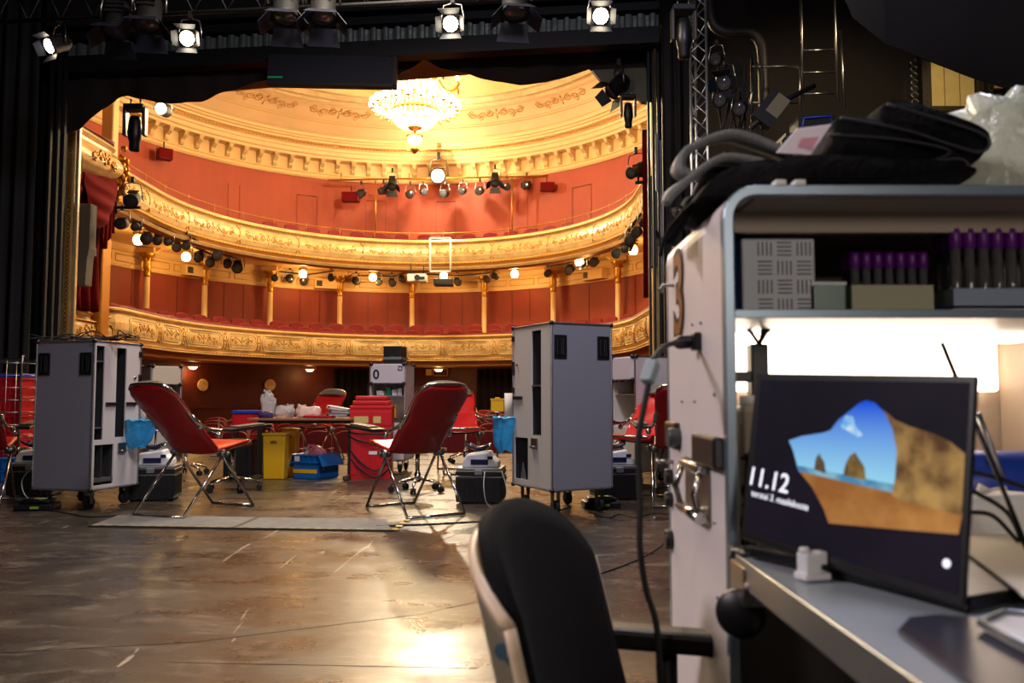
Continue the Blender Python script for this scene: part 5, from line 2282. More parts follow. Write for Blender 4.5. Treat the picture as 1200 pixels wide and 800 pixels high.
# black and red crates left under the table
r = thing('black_container', 'black container under the left end of the table', 'container', (at(284, 500, 10.4).x, 10.5, 0))
mb = MB()
mb.bb((-.19, -.2, .02), (.15, .2, .44))
for i in range(6):
    mb.bb((-.17 + i * .055, -.21, .06), (-.15 + i * .055, -.2, .4))
mb.build('shell', m_blackp, r, bevel=.015)
mb = MB()
mb.bb((-.2, -.21, .44), (.16, .21, .47))
mb.bb((-.19, -.2, 0), (-.14, .2, .02))
mb.bb((.1, -.2, 0), (.15, .2, .02))
mb.build('lid', m_blackp, r, bevel=.01)
r = thing('red_container', 'narrow red-orange container between the black one and the yellow bin', 'container', (at(306, 500, 10.7).x - .02, 10.75, 0))
mb = MB()
mb.bb((-.07, -.15, 0), (.07, .15, .5))
mb.build('shell', mat('orange red plastic', (214, 50, 24), .4), r, bevel=.015)
mb = MB()
mb.bb((-.075, -.155, .5), (.075, .155, .525))
mb.build('lid', mat('orange red plastic', (214, 50, 24), .4), r, bevel=.006)

# blue crate
bcp = onz(366, 561, 0)
w_, d_, h_ = .34, .46, .29
r = thing('blue_crate', 'blue folding plastic crate with a yellow stripe and clear bags in it', 'crate', (bcp.x, bcp.y + .2, 0), R(-22))
mb = MB()
t = .012
mb.bb((-w_ / 2, -d_ / 2, 0), (w_ / 2, d_ / 2, t))
for a, b in (((-w_ / 2, -d_ / 2), (w_ / 2, -d_ / 2 + t)), ((-w_ / 2, d_ / 2 - t), (w_ / 2, d_ / 2)), ((-w_ / 2, -d_ / 2), (-w_ / 2 + t, d_ / 2)), ((w_ / 2 - t, -d_ / 2), (w_ / 2, d_ / 2))):
    mb.bb((a[0], a[1], 0), (b[0], b[1], h_))
mb.build('body', m_blue, r, bevel=.003, seg=1)
mb = MB()
for z in (h_ - .015, h_ - .1):
    mb.bb((-w_ / 2 - .015, -d_ / 2 - .015, z), (w_ / 2 + .015, -d_ / 2, z + .015))
    mb.bb((w_ / 2, -d_ / 2 - .015, z), (w_ / 2 + .015, d_ / 2 + .015, z + .015))
for x in (-.13, -.03, .05, .13):
    mb.bb((x - .006, -d_ / 2 - .014, h_ - .1), (x + .006, -d_ / 2, h_))
for y in (-.2, -.08, .05, .18):
    mb.bb((w_ / 2, y - .006, h_ - .1), (w_ / 2 + .014, y + .006, h_))
mb.build('rib', m_blue, r)
mb = MB()
mb.bb((-w_ / 2 - .002, -d_ / 2 - .003, .07), (w_ / 2 + .002, -d_ / 2, .115))
mb.build('yellow_stripe', m_yel, r)
mb = MB()
mb.bb((-w_ / 2 + .03, -d_ / 2 - .018, h_ - .08), (-w_ / 2 + .1, -d_ / 2 - .014, h_ - .02))
mb.build('paper_label', m_paper, r)
mb = MB()
mb.prism([(w_ / 2 + .004, -d_ / 2, h_), (w_ / 2 + .004, d_ / 2, h_), (w_ / 2 + .07, d_ / 2, h_ - .14), (w_ / 2 + .07, -d_ / 2, h_ - .14)], (.01, 0, .004))
mb.prism([(-w_ / 2 - .004, -d_ / 2, h_), (-w_ / 2 - .004, d_ / 2, h_), (-w_ / 2 - .06, d_ / 2, h_ - .15), (-w_ / 2 - .06, -d_ / 2, h_ - .15)], (-.01, 0, .004))
build_each(mb, 'lid_flap', m_blue, r)
bag_blob('blood_bag', 'clear plastic bag with red content in the blue crate', (bcp.x + .03, bcp.y + .1, .1), .1, mat('pink film', (216, 120, 130), .2, trans=.3, bump=.5, bscale=20), 5, sc=(1, .8, 1.5), group='bags in the blue crate')
bag_blob('plastic_bag', 'whitish plastic bag at the left in the blue crate', (bcp.x - .08, bcp.y + .16, .1), .09, m_film, 6, sc=(.9, .8, 1.5), group='bags in the blue crate')

# red stack of insulated boxes
ra, rb_ = onz(409, 561, 0), onz(456, 561, 0)
rx, ry = (ra.x + rb_.x) / 2, ra.y + .22
W_ = rb_.x - ra.x + .02
for i, (z0, z1, wf, lab) in enumerate(((0, .585, .95, 'tall red insulated box, lowest of the red stack, with black cords'), (.587, .875, 1.0, 'red insulated box with paper slip, middle of the red stack'), (.877, .935, .9, 'flat red lid piece above the middle box of the red stack'), (.937, .992, .78, 'topmost smaller flat red lid of the red stack'))):
    r = thing('red_box', lab, 'box', (rx, ry, z0), R(3), 'stack of red insulated boxes')
    mb = MB()
    w2 = W_ * wf / 2
    if i < 2:
        mb.bb((-w2, -.2, 0), (w2, .2, (z1 - z0) - .04))
        mb.bb((-w2 * .97, -.205, .05), (-.01, -.2, (z1 - z0) - .07))
        mb.bb((.01, -.205, .05), (w2 * .97, -.2, (z1 - z0) - .07))
        mb.build('body', m_redp, r, bevel=.008)
        mb = MB()
        mb.bb((-w2 - .005, -.205, (z1 - z0) - .04), (w2 + .005, .205, (z1 - z0)))
        mb.build('rim', m_redp, r, bevel=.008)
        mb = MB()
        if i == 0:
            mb.bb((-.02, -.21, .29), (.08, -.205, .33))
        else:
            mb.bb((-w2 + .05, -.21, .08), (-.03, -.205, .16))
            mb.bb((.03, -.21, .08), (.12, -.205, .16))
        build_each(mb, 'paper_label', m_paper if i == 0 else mat('yellowed slip', (206, 190, 120), .7), r)
    else:
        mb.bb((-w2, -.2 * wf, 0), (w2, .2 * wf, z1 - z0))
        mb.build('slab', m_redp, r, bevel=.012)
        mb = MB()
        mb.bb((-w2 * .98, -.2 * wf - .004, .02), (w2 * .98, .2 * wf + .004, .026))
        mb.build('groove', m_vin_dk, r)
mb = MB()
for z0, dz in ((.56, .03), (.52, .1), (.4, .3), (.3, .28)):
    mb.tube(smooth_path([(rx - W_ / 2 - .02, ry - .2, z0), (rx - W_ / 4, ry - .225, z0 - dz * .6), (rx + W_ / 6, ry - .225, max(.02, z0 - dz)), (rx + W_ / 2 + .02, ry - .18, z0 - dz * .5)], 6), .01, 6)
tag(mb.build('power_cable', m_rubber, None), 'black cords looped around the tall red box', 'cord')

# ================================================================== LEFT: roll cage with red crates
r = thing('roll_cage', 'steel wire roll cage holding red crates at the left edge', 'roll cage', (at(8, 460, 10.2).x, 10.3, 0))
gx0, gx1, gz0, gz1 = -.45, .25, .1, 1.42
mb = MB()
for y in (-.25, .25):
    mb.tube(smooth_path([(gx0, y, gz0), (gx0, y, gz1 - .06), (gx0 + .05, y, gz1), (gx1 - .05, y, gz1), (gx1, y, gz1 - .06), (gx1, y, gz0)], 4), .014, 7)
mb.build('frame', m_steel, r)
mb = MB()
for i in range(9):
    z = gz0 + .12 + i * .145
    mb.cyl((gx0, -.25, z), (gx1, -.25, z), .005, n=5)
    mb.cyl((gx1, -.25, z), (gx1, .25, z), .005, n=5)
for i in range(6):
    x = gx0 + (i + .5) * (gx1 - gx0) / 6
    mb.cyl((x, -.25, gz0), (x, -.25, gz1), .005, n=5)
mb.build('wire_mesh', m_steel, r)
mb = MB()
mb.bb((gx0, -.27, gz0 - .03), (gx1, .27, gz0))
mb.build('base', m_blackm, r)
for x in (gx0 + .08, gx1 - .08):
    for y in (-.2, .2):
        caster(r, x, y, gz0 - .03, .035)
cage = r.location
prot = None
for i in range(5):
    z = gz0 + .002 + i * .225 + .08
    lab = 'red plastic crate in the roll cage at the left edge, %s from the bottom' % ordn[i]
    if prot is None:
        prot = thing('red_crate', lab, 'crate', (cage.x - .1, cage.y, gz0), 0, 'red crates in the roll cage')
        mb = MB()
        mb.bb((-.32, -.21, 0), (.32, .21, .2))
        mb.build('body', m_redp, prot, bevel=.008)
        mb = MB()
        mb.bb((-.33, -.22, .19), (.33, .22, .218))
        for k_ in range(7):
            mb.bb((-.3 + k_ * .1 - .006, -.218, .02), (-.3 + k_ * .1 + .006, -.21, .19))
        mb.build('rim', m_redp, prot, bevel=.003, seg=1)
    else:
        dup(prot, (cage.x - .1, cage.y, gz0 + i * .222), 0, lab)
r = thing('crate_cover', 'flat blue crate lid on top of the red crates', 'lid', (cage.x - .1, cage.y, gz0 + 5 * .222))
mb = MB()
mb.bb((-.31, -.2, 0), (.31, .2, .05))
mb.build('slab', mat('blue lid', (24, 60, 170), .4), r, bevel=.01)
mb = MB()
mb.bb((-.33, -.215, 0), (.33, .215, .012))
mb.build('rim', mat('blue lid', (24, 60, 170), .4), r)
for i in range(2):
    p = onz(14, 563, 0)
    r = thing('blue_crate', ['lower blue crate beside the cut-off chair at the left edge', 'upper blue crate beside the cut-off chair at the left edge'][i], 'crate', (p.x - .05, p.y - .1, i * .14), R(0), 'blue crates at the left edge')
    mb = MB()
    mb.bb((-.25, -.15, 0), (.22, .15, .125))
    mb.build('body', m_blue, r, bevel=.008)
    mb = MB()
    mb.bb((-.26, -.16, .12), (.23, .16, .138))
    for k_ in range(5):
        mb.bb((-.2 + k_ * .09, -.158, .02), (-.185 + k_ * .09, -.15, .12))
    mb.build('rim', m_blue, r)


# ================================================================== BLUE BAGS ON THE CASES
def hung_bag(label, px0, px1, py0, py1, Y, seed):
    a, b = at(px0, py0, Y), at(px1, py1, Y)
    c = V(((a.x + b.x) / 2, Y, a.z))
    w_, h_ = b.x - a.x, a.z - b.z
    r = thing('waste_bag', label, 'bag', c, 0, 'blue waste bags hung on the tall cases')
    mb = MB()

    def f(u, v):
        q = u * 2 * PI
        rad = (.5 - .18 * v - .12 * max(0, v - .75) / .25)
        if v < .12:
            rad *= 1.06
        wob = 1 + .12 * math.sin(q * 5 + seed + v * 3) * (.4 + v) + .06 * math.sin(q * 11 + v * 7)
        return V((w_ * rad * wob * math.cos(q) - .08 * w_ * v, .10 * (1 - .6 * v) * wob * math.sin(q), -h_ * v * (1 + .06 * math.sin(q * 2 + seed))))
    mb.grid(f, 40, 14)
    mb.build('film', m_bag, r)
    mb = MB()
    mb.tube([V((w_ * .5 * math.cos(2 * PI * i / 24), .1 * math.sin(2 * PI * i / 24), -.005 + .01 * math.sin(i * 2.1))) for i in range(24)], .009, 5, True)
    mb.build('rolled_rim', m_bag, r)
    mb = MB()
    mb.box((w_ * .45, .06, -.02), (.03, .06, .03))
    mb.build('clip', m_blackp, r)


hung_bag('light blue waste bag hanging on the left tall case', 147, 184, 492, 524, 7.9, 0)
hung_bag('light blue waste bag hanging on the right tall case', 578, 614, 489, 529, 7.75, 2)

# yellow sharps boxes seen at the left back and behind the right case
for px, py, Y, lab in ((183, 495, 9.8, 'small yellow sharps box by the open case at the left back'), (583, 474, 10.4, 'small yellow sharps box left of the right tall case'), (457, 482, 10.9, 'yellow sharps box behind the red box stack')):
    p = at(px, py, Y)
    st = thing('instrument_stand', 'slim stand under the ' + lab, 'stand', (p.x, p.y, 0))
    mb = MB()
    mb.cyl((0, 0, .02), (0, 0, p.z - .09), .012)
    mb.build('pole', m_steel, st)
    mb = MB()
    mb.cyl((0, 0, 0), (0, 0, .02), .12, n=18)
    mb.cyl((0, 0, p.z - .1), (0, 0, p.z - .085), .1, n=14)
    mb.build('plate', m_steel, st)
    r = thing('sharps_box', lab, 'box', (p.x, p.y, p.z - .085), 0, 'yellow sharps boxes')
    mb = MB()
    mb.bb((-.08, -.06, 0), (.08, .06, .14))
    mb.build('body', m_yel, r, bevel=.01)
    mb = MB()
    mb.bb((-.085, -.065, .14), (.085, .065, .16))
    mb.cyl((0, 0, .16), (0, 0, .175), .03)
    mb.build('lid', m_yel, r)
# papers / rolls beside the cases
mb = MB()
p = at(167, 478, 8.6)
mb.cyl((p.x, p.y, p.z - .12), (p.x, p.y, p.z + .1), .035, n=16)
mb.cyl((p.x, p.y, p.z + .1), (p.x, p.y, p.z + .101), .02, n=12)
mb.bb((p.x - .1, p.y - .01, p.z - .02), (p.x - .03, p.y + .01, p.z))
tag(mb.build('paper_roll', m_paper, None, bevel=.002, seg=1), 'white paper roll hanging at the left tall case', 'paper roll')
mb = MB()
p = at(596, 480, 8.25)
mb.cyl((p.x, p.y, p.z - .15), (p.x, p.y, p.z + .16), .04, n=16)
mb.bb((p.x + .03, p.y - .01, p.z - .02), (p.x + .12, p.y + .01, p.z))
tag(mb.build('paper_roll', m_paper, None), 'white paper roll hanging at the right tall case', 'paper roll')

# ================================================================== FLOOR STRIP, CABLES
def flr(px, py, z=0.0):
    p = onz(px, py, 0)
    return V((p.x, p.y, z))


m_mat = mat('grey carpet strip', (150, 146, 136), .95, bump=.6, bscale=120, var=.2, vscale=8)
r = thing('floor_mat', 'long narrow grey carpet strip with yellow and black taped edge on the floor', 'mat', flr(290, 613))
o3 = V(r.location)
mb = MB()
mb.prism([flr(108, 616, .001) - o3, flr(300, 620, .001) - o3, flr(458, 622, .001) - o3, flr(452, 609, .001) - o3, flr(300, 607, .001) - o3, flr(140, 604, .001) - o3], (0, 0, .008))
mb.build('carpet', m_mat, r)
mb = MB()
A_, B_ = flr(104, 617, .0095) - o3, flr(462, 622.5, .0095) - o3
n_ = 46
for i in range(n_):
    if i % 2 == 0:
        p, q = A_.lerp(B_, i / n_), A_.lerp(B_, (i + 1) / n_)
        mb.prism([p + V((0, -.012, 0)), q + V((0, -.012, 0)), q + V((.02, .03, 0)), p + V((.02, .03, 0))], (0, 0, .001))
C_, E_ = flr(458, 622, .0095) - o3, flr(476, 608, .0095) - o3
for i in range(8):
    if i % 2 == 0:
        p, q = C_.lerp(E_, i / 8), C_.lerp(E_, (i + 1) / 8)
        mb.prism([p, q, q + V((.05, -.01, 0)), p + V((.05, -.01, 0))], (0, 0, .001))
mb.build('hazard_tape', mat('yellow tape', (216, 186, 90), .5), r)
mb = MB()
p, q = flr(272, 619, .0095) - o3, flr(300, 607, .0095) - o3
mb.prism([p, p + V((.04, 0, 0)), q + V((.04, 0, 0)), q], (0, 0, .001))
mb.prism([A_ + V((0, -.02, -.008)), B_ + V((0, -.02, -.008)), B_ + V((0, 0, -.008)), A_ + V((0, 0, -.008))], (0, 0, .012))
mb.build('edge_seam', mat('dark tape', (60, 54, 40), .6), r)


def cable(label, pts, r_=.006, m=m_rubber):
    P = [V((p.x, p.y, r_ * .95)) for p in [onz(a, b, 0) for a, b in pts]]
    mb = MB()
    mb.tube(smooth_path(P, 8), r_, 6)
    return tag(mb.build('floor_cable', m, None), label, 'cable')


cable('black cable running straight across the floor from the carpet strip to the office chair', [(440, 617), (500, 615), (560, 612), (640, 610)])
cable('thin black cable curving over the floor right of the office chair', [(650, 690), (700, 674), (750, 655), (780, 635), (790, 610)], .004)
cable('black cable curling on the floor right of the right tall case', [(690, 600), (712, 607), (726, 603), (745, 607), (768, 602), (800, 606)], .005)
cable('thin cable on the floor under the left tall case', [(56, 598), (80, 602), (105, 606), (150, 604)], .006)
cable('pale cable looping on the floor by the casters of the left tall case', [(98, 595), (105, 588), (115, 590), (120, 598), (130, 592), (140, 596)], .004, mat('grey cable', (150, 150, 145), .5))
cable('black cable from the office chair to the right tall case', [(576, 612), (605, 606), (640, 603), (668, 594)], .005)
# low scattered leftover: rope barrier at the stage edge
mb = MB()
pa, pb = at(210, 491, 14.2), at(276, 492, 14.2)
mb.tube(smooth_path([at(252, 493, 14.2), at(262, 494, 14.2), at(278, 492, 14.2), at(340, 491, 14.2), at(400, 490, 14.2), at(430, 486, 14.2)], 4), .012, 6)
for px in (256, 430):
    p = at(px, 500, 14.2)
    mb.cyl((p.x, p.y, 0), (p.x, p.y, .62), .015)
    mb.cyl((p.x, p.y, 0), (p.x, p.y, .02), .12, n=16)
tag(mb.build('rope_barrier', mat('tan rope', (150, 120, 90), .8), None), 'thin tan rope barrier on posts along the stage edge', 'barrier')
# ================================================================== FOREGROUND CASE 3
FX0, FX1, FY0, FY1, FZ0, FZ1 = .2925, 1.06, 1.17, 1.60, .12, 1.272
c3 = thing('desk_case', 'big pale desk case in the foreground with a brown 3 on its side, lit inside', 'equipment case', (FX0, FY0, 0))
O3 = V((FX0, FY0, 0))


def rrect(x0, x1, z0, z1, r, n=6):
    P = []
    for cx, cz, a in ((x1 - r, z1 - r, 0), (x0 + r, z1 - r, 90), (x0 + r, z0 + r, 180), (x1 - r, z0 + r, 270)):
        for i in range(n + 1):
            q = R(a + 90 * i / n)
            P.append((cx + r * math.cos(q), cz + r * math.sin(q)))
    return P


def ringshell(x0, x1, y0, y1, z0, z1, r, t):
    mb = MB()
    A = rrect(x0, x1, z0, z1, r)
    B = rrect(x0 + t, x1 - t, z0 + t, z1 - t, max(.005, r - t))
    n = len(A)
    vs = []
    for (a, b), (c, d) in zip(A, B):
        vs += [(a, y0, b), (a, y1, b), (c, y0, d), (c, y1, d)]
    fs = []
    for i in range(n):
        j = (i + 1) % n
        p, q = 4 * i, 4 * j
        fs += [(p, q, q + 1, p + 1), (p + 2, p + 3, q + 3, q + 2), (p, p + 2, q + 2, q), (p + 1, q + 1, q + 3, p + 3)]
    mb.add([V(v) - O3 for v in vs], fs, False)
    return mb


m_c3 = mat('pale pinkish laminate', (214, 206, 206), .45, bump=.04, bscale=200)
ringshell(FX0, FX1, FY0 + .004, FY1, FZ0, FZ1, .045, .01).build('body', m_c3, c3)
m_bluealu = mat('blue grey aluminium trim', (126, 142, 154), .35, metal=.6)
ringshell(FX0 - .001, FX1 + .001, FY0 - .006, FY0 + .012, FZ0 - .001, FZ1 + .001, .046, .015).build('front_trim', m_bluealu, c3, bevel=.002, seg=1)
ringshell(FX0 - .001, FX1 + .001, FY1 - .012, FY1 + .004, FZ0 - .001, FZ1 + .001, .046, .013).build('back_trim', m_bluealu, c3, bevel=.002, seg=1)


def c3box(name, lo, hi, m, bevel=0, parent=None):
    mb = MB()
    mb.bb(V(lo) - O3, V(hi) - O3)
    return mb.build(name, m, parent or c3, bevel=bevel)


m_inner = mat('taupe inner lining', (164, 146, 126), .55)
c3box('back_panel', (FX0 + .01, FY1 - .012, FZ0 + .01), (FX1 - .01, FY1 - .004, FZ1 - .01), m_inner)
mb = MB()
mb.bb(V((FX0 + .0105, FY0 + .015, 1.105)) - O3, V((FX0 + .014, FY1 - .012, FZ1 - .05)) - O3)
mb.bb(V((FX0 + .05, FY0 + .015, FZ1 - .014)) - O3, V((FX1 - .05, FY1 - .012, FZ1 - .0105)) - O3)
mb.bb(V((FX0 + .02, FY0 + .10, FZ1 - .045)) - O3, V((FX1 - .02, FY0 + .115, FZ1 - .014)) - O3)
build_each(mb, 'upper_lining', m_inner, c3)
c3box('shelf', (FX0 + .01, FY0 - .004, 1.088), (FX1 - .01, FY1 - .012, 1.100), m_bluealu, .001)
c3box('desk_floor', (FX0 + .01, FY0, .755), (FX1 - .01, FY1 - .012, .767), m_alu)
c3box('lower_panel', (FX0 + .015, FY0 + .01, FZ0 + .01), (FX1 - .015, FY0 + .02, .755), mat('grey lower panel', (128, 124, 120), .6))
# light fixture under the shelf: diffuser panel on the back wall
c3box('light_panel', (FX0 + .03, FY1 - .05, .99), (.885, FY1 - .014, 1.084), glow('lit diffuser', (255, 232, 208), 5), .006)
c3box('light_strip', (FX0 + .03, FY1 - .16, 1.074), (.88, FY1 - .10, 1.088), glow('lit strip', (255, 232, 208), 5))
c3box('divider', (.905, FY0 + .06, .767), (.915, FY1 - .014, 1.088), m_inner)
c3box('side_lining', (FX0 + .0105, FY0 + .015, .767), (FX0 + .016, FY1 - .014, 1.085), m_casew)

# desk flap
desk = thing('desk_flap', 'pale grey fold-down desk hinged to the front of case 3', 'desk', (.2975, 1.14, 0))
DO = V((.2975, 1.14, 0))
mb = MB()
mb.bb((0, -.80, .742), (.72, 0, .770))
mb.build('desk_top', mat('blue grey desk top', (150, 160, 168), .3, bump=.03, bscale=100), desk, bevel=.004)
mb = MB()
mb.bb((-.004, -.80, .738), (.0, 0, .774))
mb.bb((-.004, -.804, .738), (.72, -.80, .774))
mb.build('edge_trim', m_alu, desk, bevel=.001, seg=1)
mb = MB()
mb.bb((-.006, -.05, .715), (.02, .02, .765))
for i in range(3):
    mb.cyl((-.002 + i * .008, -.062, .742 - i * .006), (-.002 + i * .008, -.05, .742 - i * .006), .006, n=8)
mb.cyl((-.008, .01, .775), (.03, .01, .775), .008, n=10)
mb.build('hinge', m_steel, desk, bevel=.002, seg=1)
mb = MB()
mb.lathe((.0, -.01, .70), [(0, -.012), (.028, -.012), (.032, -.006), (.032, .006), (.028, .012), (0, .012)], 28, Matrix.Translation((0, -.01, .70)) @ Matrix.Rotation(R(-30), 4, 'Z') @ Matrix.Translation((0, .01, -.70)), ax='y')
mb.build('round_catch', m_blackp, desk)
for x in (.1, .62):
    mb = MB()
    mb.tube([(x, -.7, .742), (x, .035, .42)], .009, 8)
    mb.build('strut', m_steel, desk)


def sidept(px, py, off=0.0):
    d = ray(px, py)
    t = (FX0 - off) / d.x
    p = d * t
    return V((p.x, p.y, p.z + EYE))


# number on the side
c = sidept(796, 350)
M_ = Matrix.Translation(V((FX0 - .0012, c.y, c.z)) - O3) @ Matrix.Rotation(-PI / 2, 4, 'Z') @ Matrix.Rotation(PI / 2, 4, 'X')
text_mesh('3', .205, 'number_outline', mat('dark brown print', (30, 16, 10), .6), c3, M_, .0003, .010)
M_ = Matrix.Translation(V((FX0 - .0022, c.y, c.z)) - O3) @ Matrix.Rotation(-PI / 2, 4, 'Z') @ Matrix.Rotation(PI / 2, 4, 'X')
text_mesh('3', .203, 'number', mat('ochre brown print', (120, 66, 18), .5), c3, M_, .0003, .001)
# spring handle
a, b = sidept(806, 545), sidept(832, 603)
y0, y1 = b.y, a.y
z1_, z0_ = sidept(815, 545).z, sidept(815, 600).z
mb = MB()
mb.bb(V((FX0 - .003, y0 - .01, z0_ - .008)) - O3, V((FX0, y1 + .01, z1_ + .010)) - O3)
mb.cyl(V((FX0 - .008, y0, z1_)) - O3, V((FX0 - .008, y1, z1_)) - O3, .008)
h_ = mb.build('handle_plate', m_steel, c3, bevel=.001, seg=1)
mb = MB()
mb.tube([V(p) - O3 for p in ((FX0 - .01, y0 + .008, z1_), (FX0 - .022, y0 + .008, (z0_ + z1_) / 2), (FX0 - .014, y0 + .008, z0_ + .004))], .005, 6)
mb.tube([V(p) - O3 for p in ((FX0 - .01, y1 - .008, z1_), (FX0 - .022, y1 - .008, (z0_ + z1_) / 2), (FX0 - .014, y1 - .008, z0_ + .004))], .005, 6)
mb.cyl(V((FX0 - .014, y0, z0_ + .004)) - O3, V((FX0 - .014, y1, z0_ + .004)) - O3, .009, n=12)
mb.build('handle_grip', m_chrome, h_)


def sidebox(name, px0, px1, py0, py1, t, m, bevel=.004):
    pc = (px0 + px1) / 2
    y1_, y0_ = sidept(px0, (py0 + py1) / 2).y, sidept(px1, (py0 + py1) / 2).y
    z1_, z0_ = sidept(pc, py0).z, sidept(pc, py1).z
    mb = MB()
    mb.bb(V((FX0 - t, y0_, z0_)) - O3, V((FX0 + .001, y1_, z1_)) - O3)
    return mb.build(name, m, c3, bevel=bevel)


sidebox('black_hinge', 822, 849, 510, 546, .016, m_blackp)
sidebox('catch_plate', 785, 797, 494, 524, .01, mat('brown metal plate', (70, 54, 46), .4, metal=.5))
mb = MB()
p = sidept(797, 512)
mb.cyl(V((FX0 - .022, p.y, p.z)) - O3, V((FX0, p.y, p.z)) - O3, .016, n=16)
mb.build('catch_knob', mat('grey knob', (70, 72, 76), .4), c3, bevel=.003)
for py in (558, 585, 632):
    mb = MB()
    p = sidept(788, py)
    mb.cyl(V((FX0 - .014, p.y, p.z)) - O3, V((FX0, p.y, p.z)) - O3, .014 if py != 632 else .018, n=12)
    mb.build('black_stud', m_blackp, c3, bevel=.003)
mb = MB()
p = sidept(789, 541)
mb.cyl(V((FX0 - .028, p.y, p.z)) - O3, V((FX0, p.y, p.z)) - O3, .004, n=8)
mb.sph(V((FX0 - .028, p.y, p.z)) - O3, .006, 8)
mb.build('screw', m_steel, c3)
mb = MB()
p = sidept(790, 337)
mb.tube([V((FX0, p.y, p.z + .004)) - O3, V((FX0 - .02, p.y, p.z + .004)) - O3, V((FX0 - .028, p.y, p.z - .004)) - O3, V((FX0 - .02, p.y, p.z - .008)) - O3], .003, 6)
mb.build('screw_hook', m_steel, c3)
mb = MB()
for px, py in ((815, 470), (838, 462), (838, 612), (800, 470), (822, 378), (842, 700), (812, 380)):
    p = sidept(px, py)
    mb.sph(V((FX0 - .0005, p.y, p.z)) - O3, .0035, 6)
build_each(mb, 'rivet', m_steel, c3)
# tiny latch studs on the top edge
mb = MB()
for x in (.365, .392):
    mb.bb(V((x, FY0 - .004, FZ1)) - O3, V((x + .016, FY0 + .016, FZ1 + .009)) - O3)
build_each(mb, 'top_stud', m_paper, c3, bevel=.002)

# power plug and lead on the side
r = thing('power_lead', 'black power lead plugged into case 3 with a grey inline block hanging down', 'power lead', sidept(820, 400))
o0 = V(r.location)
mb = MB()
mb.bb((-.012, -.016, -.014), (0, .016, .014))
mb.build('socket', m_blackp, r, bevel=.003)
mb = MB()
q = at(772, 408, 1.30) - o0
mb.tube(smooth_path([V((-.008, 0, 0)), V((-.03, .01, -.001)), at(800, 401, 1.33) - o0], 4), .0105, 8)
mb.build('plug', m_blackp, r)
P = [at(805, 401, 1.33), at(785, 403, 1.28), at(772, 412, 1.22), at(765, 422, 1.18)]
P2 = [at(760, 450, 1.16), at(754, 480, 1.15), at(748, 520, 1.15), at(750, 580, 1.15), at(750, 640, 1.15), at(757, 690, 1.16), at(769, 730, 1.16), at(773, 790, 1.16), at(774, 860, 1.16)]
low = [V((.19, 1.18, .30)), V((.20, 1.22, .06)), V((.22, 1.4, .008)), V((.1, 1.7, .008))]
mb = MB()
mb.tube([p - o0 for p in smooth_path(P, 6)], .0042, 8)
mb.tube([p - o0 for p in smooth_path(P2 + low, 6)], .0042, 8)
build_each(mb, 'cord', m_rubber, r)
mb = MB()
a, b = at(766, 424, 1.18) - o0, at(758, 448, 1.165) - o0
ax = (b - a).normalized()
qq = ax.to_track_quat('Z', 'Y').to_matrix().to_4x4()
mb.box((0, 0, 0), (.018, .016, .034), Matrix.Translation((a + b) / 2) @ qq)
mb.build('inline_block', mat('grey blue plastic', (150, 164, 172), .4), r, bevel=.003)

# ------------------------------------------------------------------ laptop
BL, BR, TL, TR = at(868, 627, 1.12), at(1129, 709, .84), at(886, 437, 1.145), at(1144, 440, .862)
BR.z = .776
_n = (BR - BL).cross(TL - BL).normalized()
_d = ray(1144, 440)
TR = V((0, 0, EYE)) + _d * ((BL - V((0, 0, EYE))).dot(_n) / _d.dot(_n))
LX = (BR - BL).normalized()
LY0 = (TL - BL)
LN = LX.cross(LY0).normalized()
LY = LN.cross(LX).normalized()
lap = thing('laptop', 'dark laptop standing on the desk flap showing a beach cave picture and 11.12', 'laptop', ((BL + BR) / 2).to_tuple()[:2] + (.77,))
LO = V(lap.location)
th_ = .006
mb = MB()
mb.prism([BL - LO, BR - LO, TR - LO, TL - LO], -LN * th_)
mb.build('screen_lid', mat('laptop shell', (18, 18, 22), .35), lap, bevel=.0015)


def scr(px, py, lift=.0006):
    d = ray(px, py)
    o = V((0, 0, EYE))
    t = (BL - o).dot(LN) / d.dot(LN)
    return o + d * t + LN * lift - LO


def scrpoly(name, pts, m, lift):
    mb = MB()
    vs = [scr(x, y, lift) for x, y in pts]
    mb.add(vs, [list(range(len(vs)))], False)
    return mb.build(name, m, disp if name != 'display' else lap)


def gradmat(name, c0, c1, z0, z1, e):
    m = D.materials.new(name)
    m.use_nodes = True
    nt = m.node_tree
    b = nt.nodes['Principled BSDF']
    tc = nt.nodes.new('ShaderNodeTexCoord')
    sp = nt.nodes.new('ShaderNodeSeparateXYZ')
    mr = nt.nodes.new('ShaderNodeMapRange')
    mr.inputs['From Min'].default_value = z0
    mr.inputs['From Max'].default_value = z1
    cr = nt.nodes.new('ShaderNodeValToRGB')
    cr.color_ramp.elements[0].color = lin(c0)
    cr.color_ramp.elements[1].color = lin(c1)
    nt.links.new(tc.outputs['Object'], sp.inputs[0])
    nt.links.new(sp.outputs['Z'], mr.inputs['Value'])
    nt.links.new(mr.outputs[0], cr.inputs['Fac'])
    b.inputs['Base Color'].default_value = (0, 0, 0, 1)
    b.inputs['Specular IOR Level'].default_value = .08
    nt.links.new(cr.outputs['Color'], b.inputs['Emission Color'])
    b.inputs['Emission Strength'].default_value = e
    return m


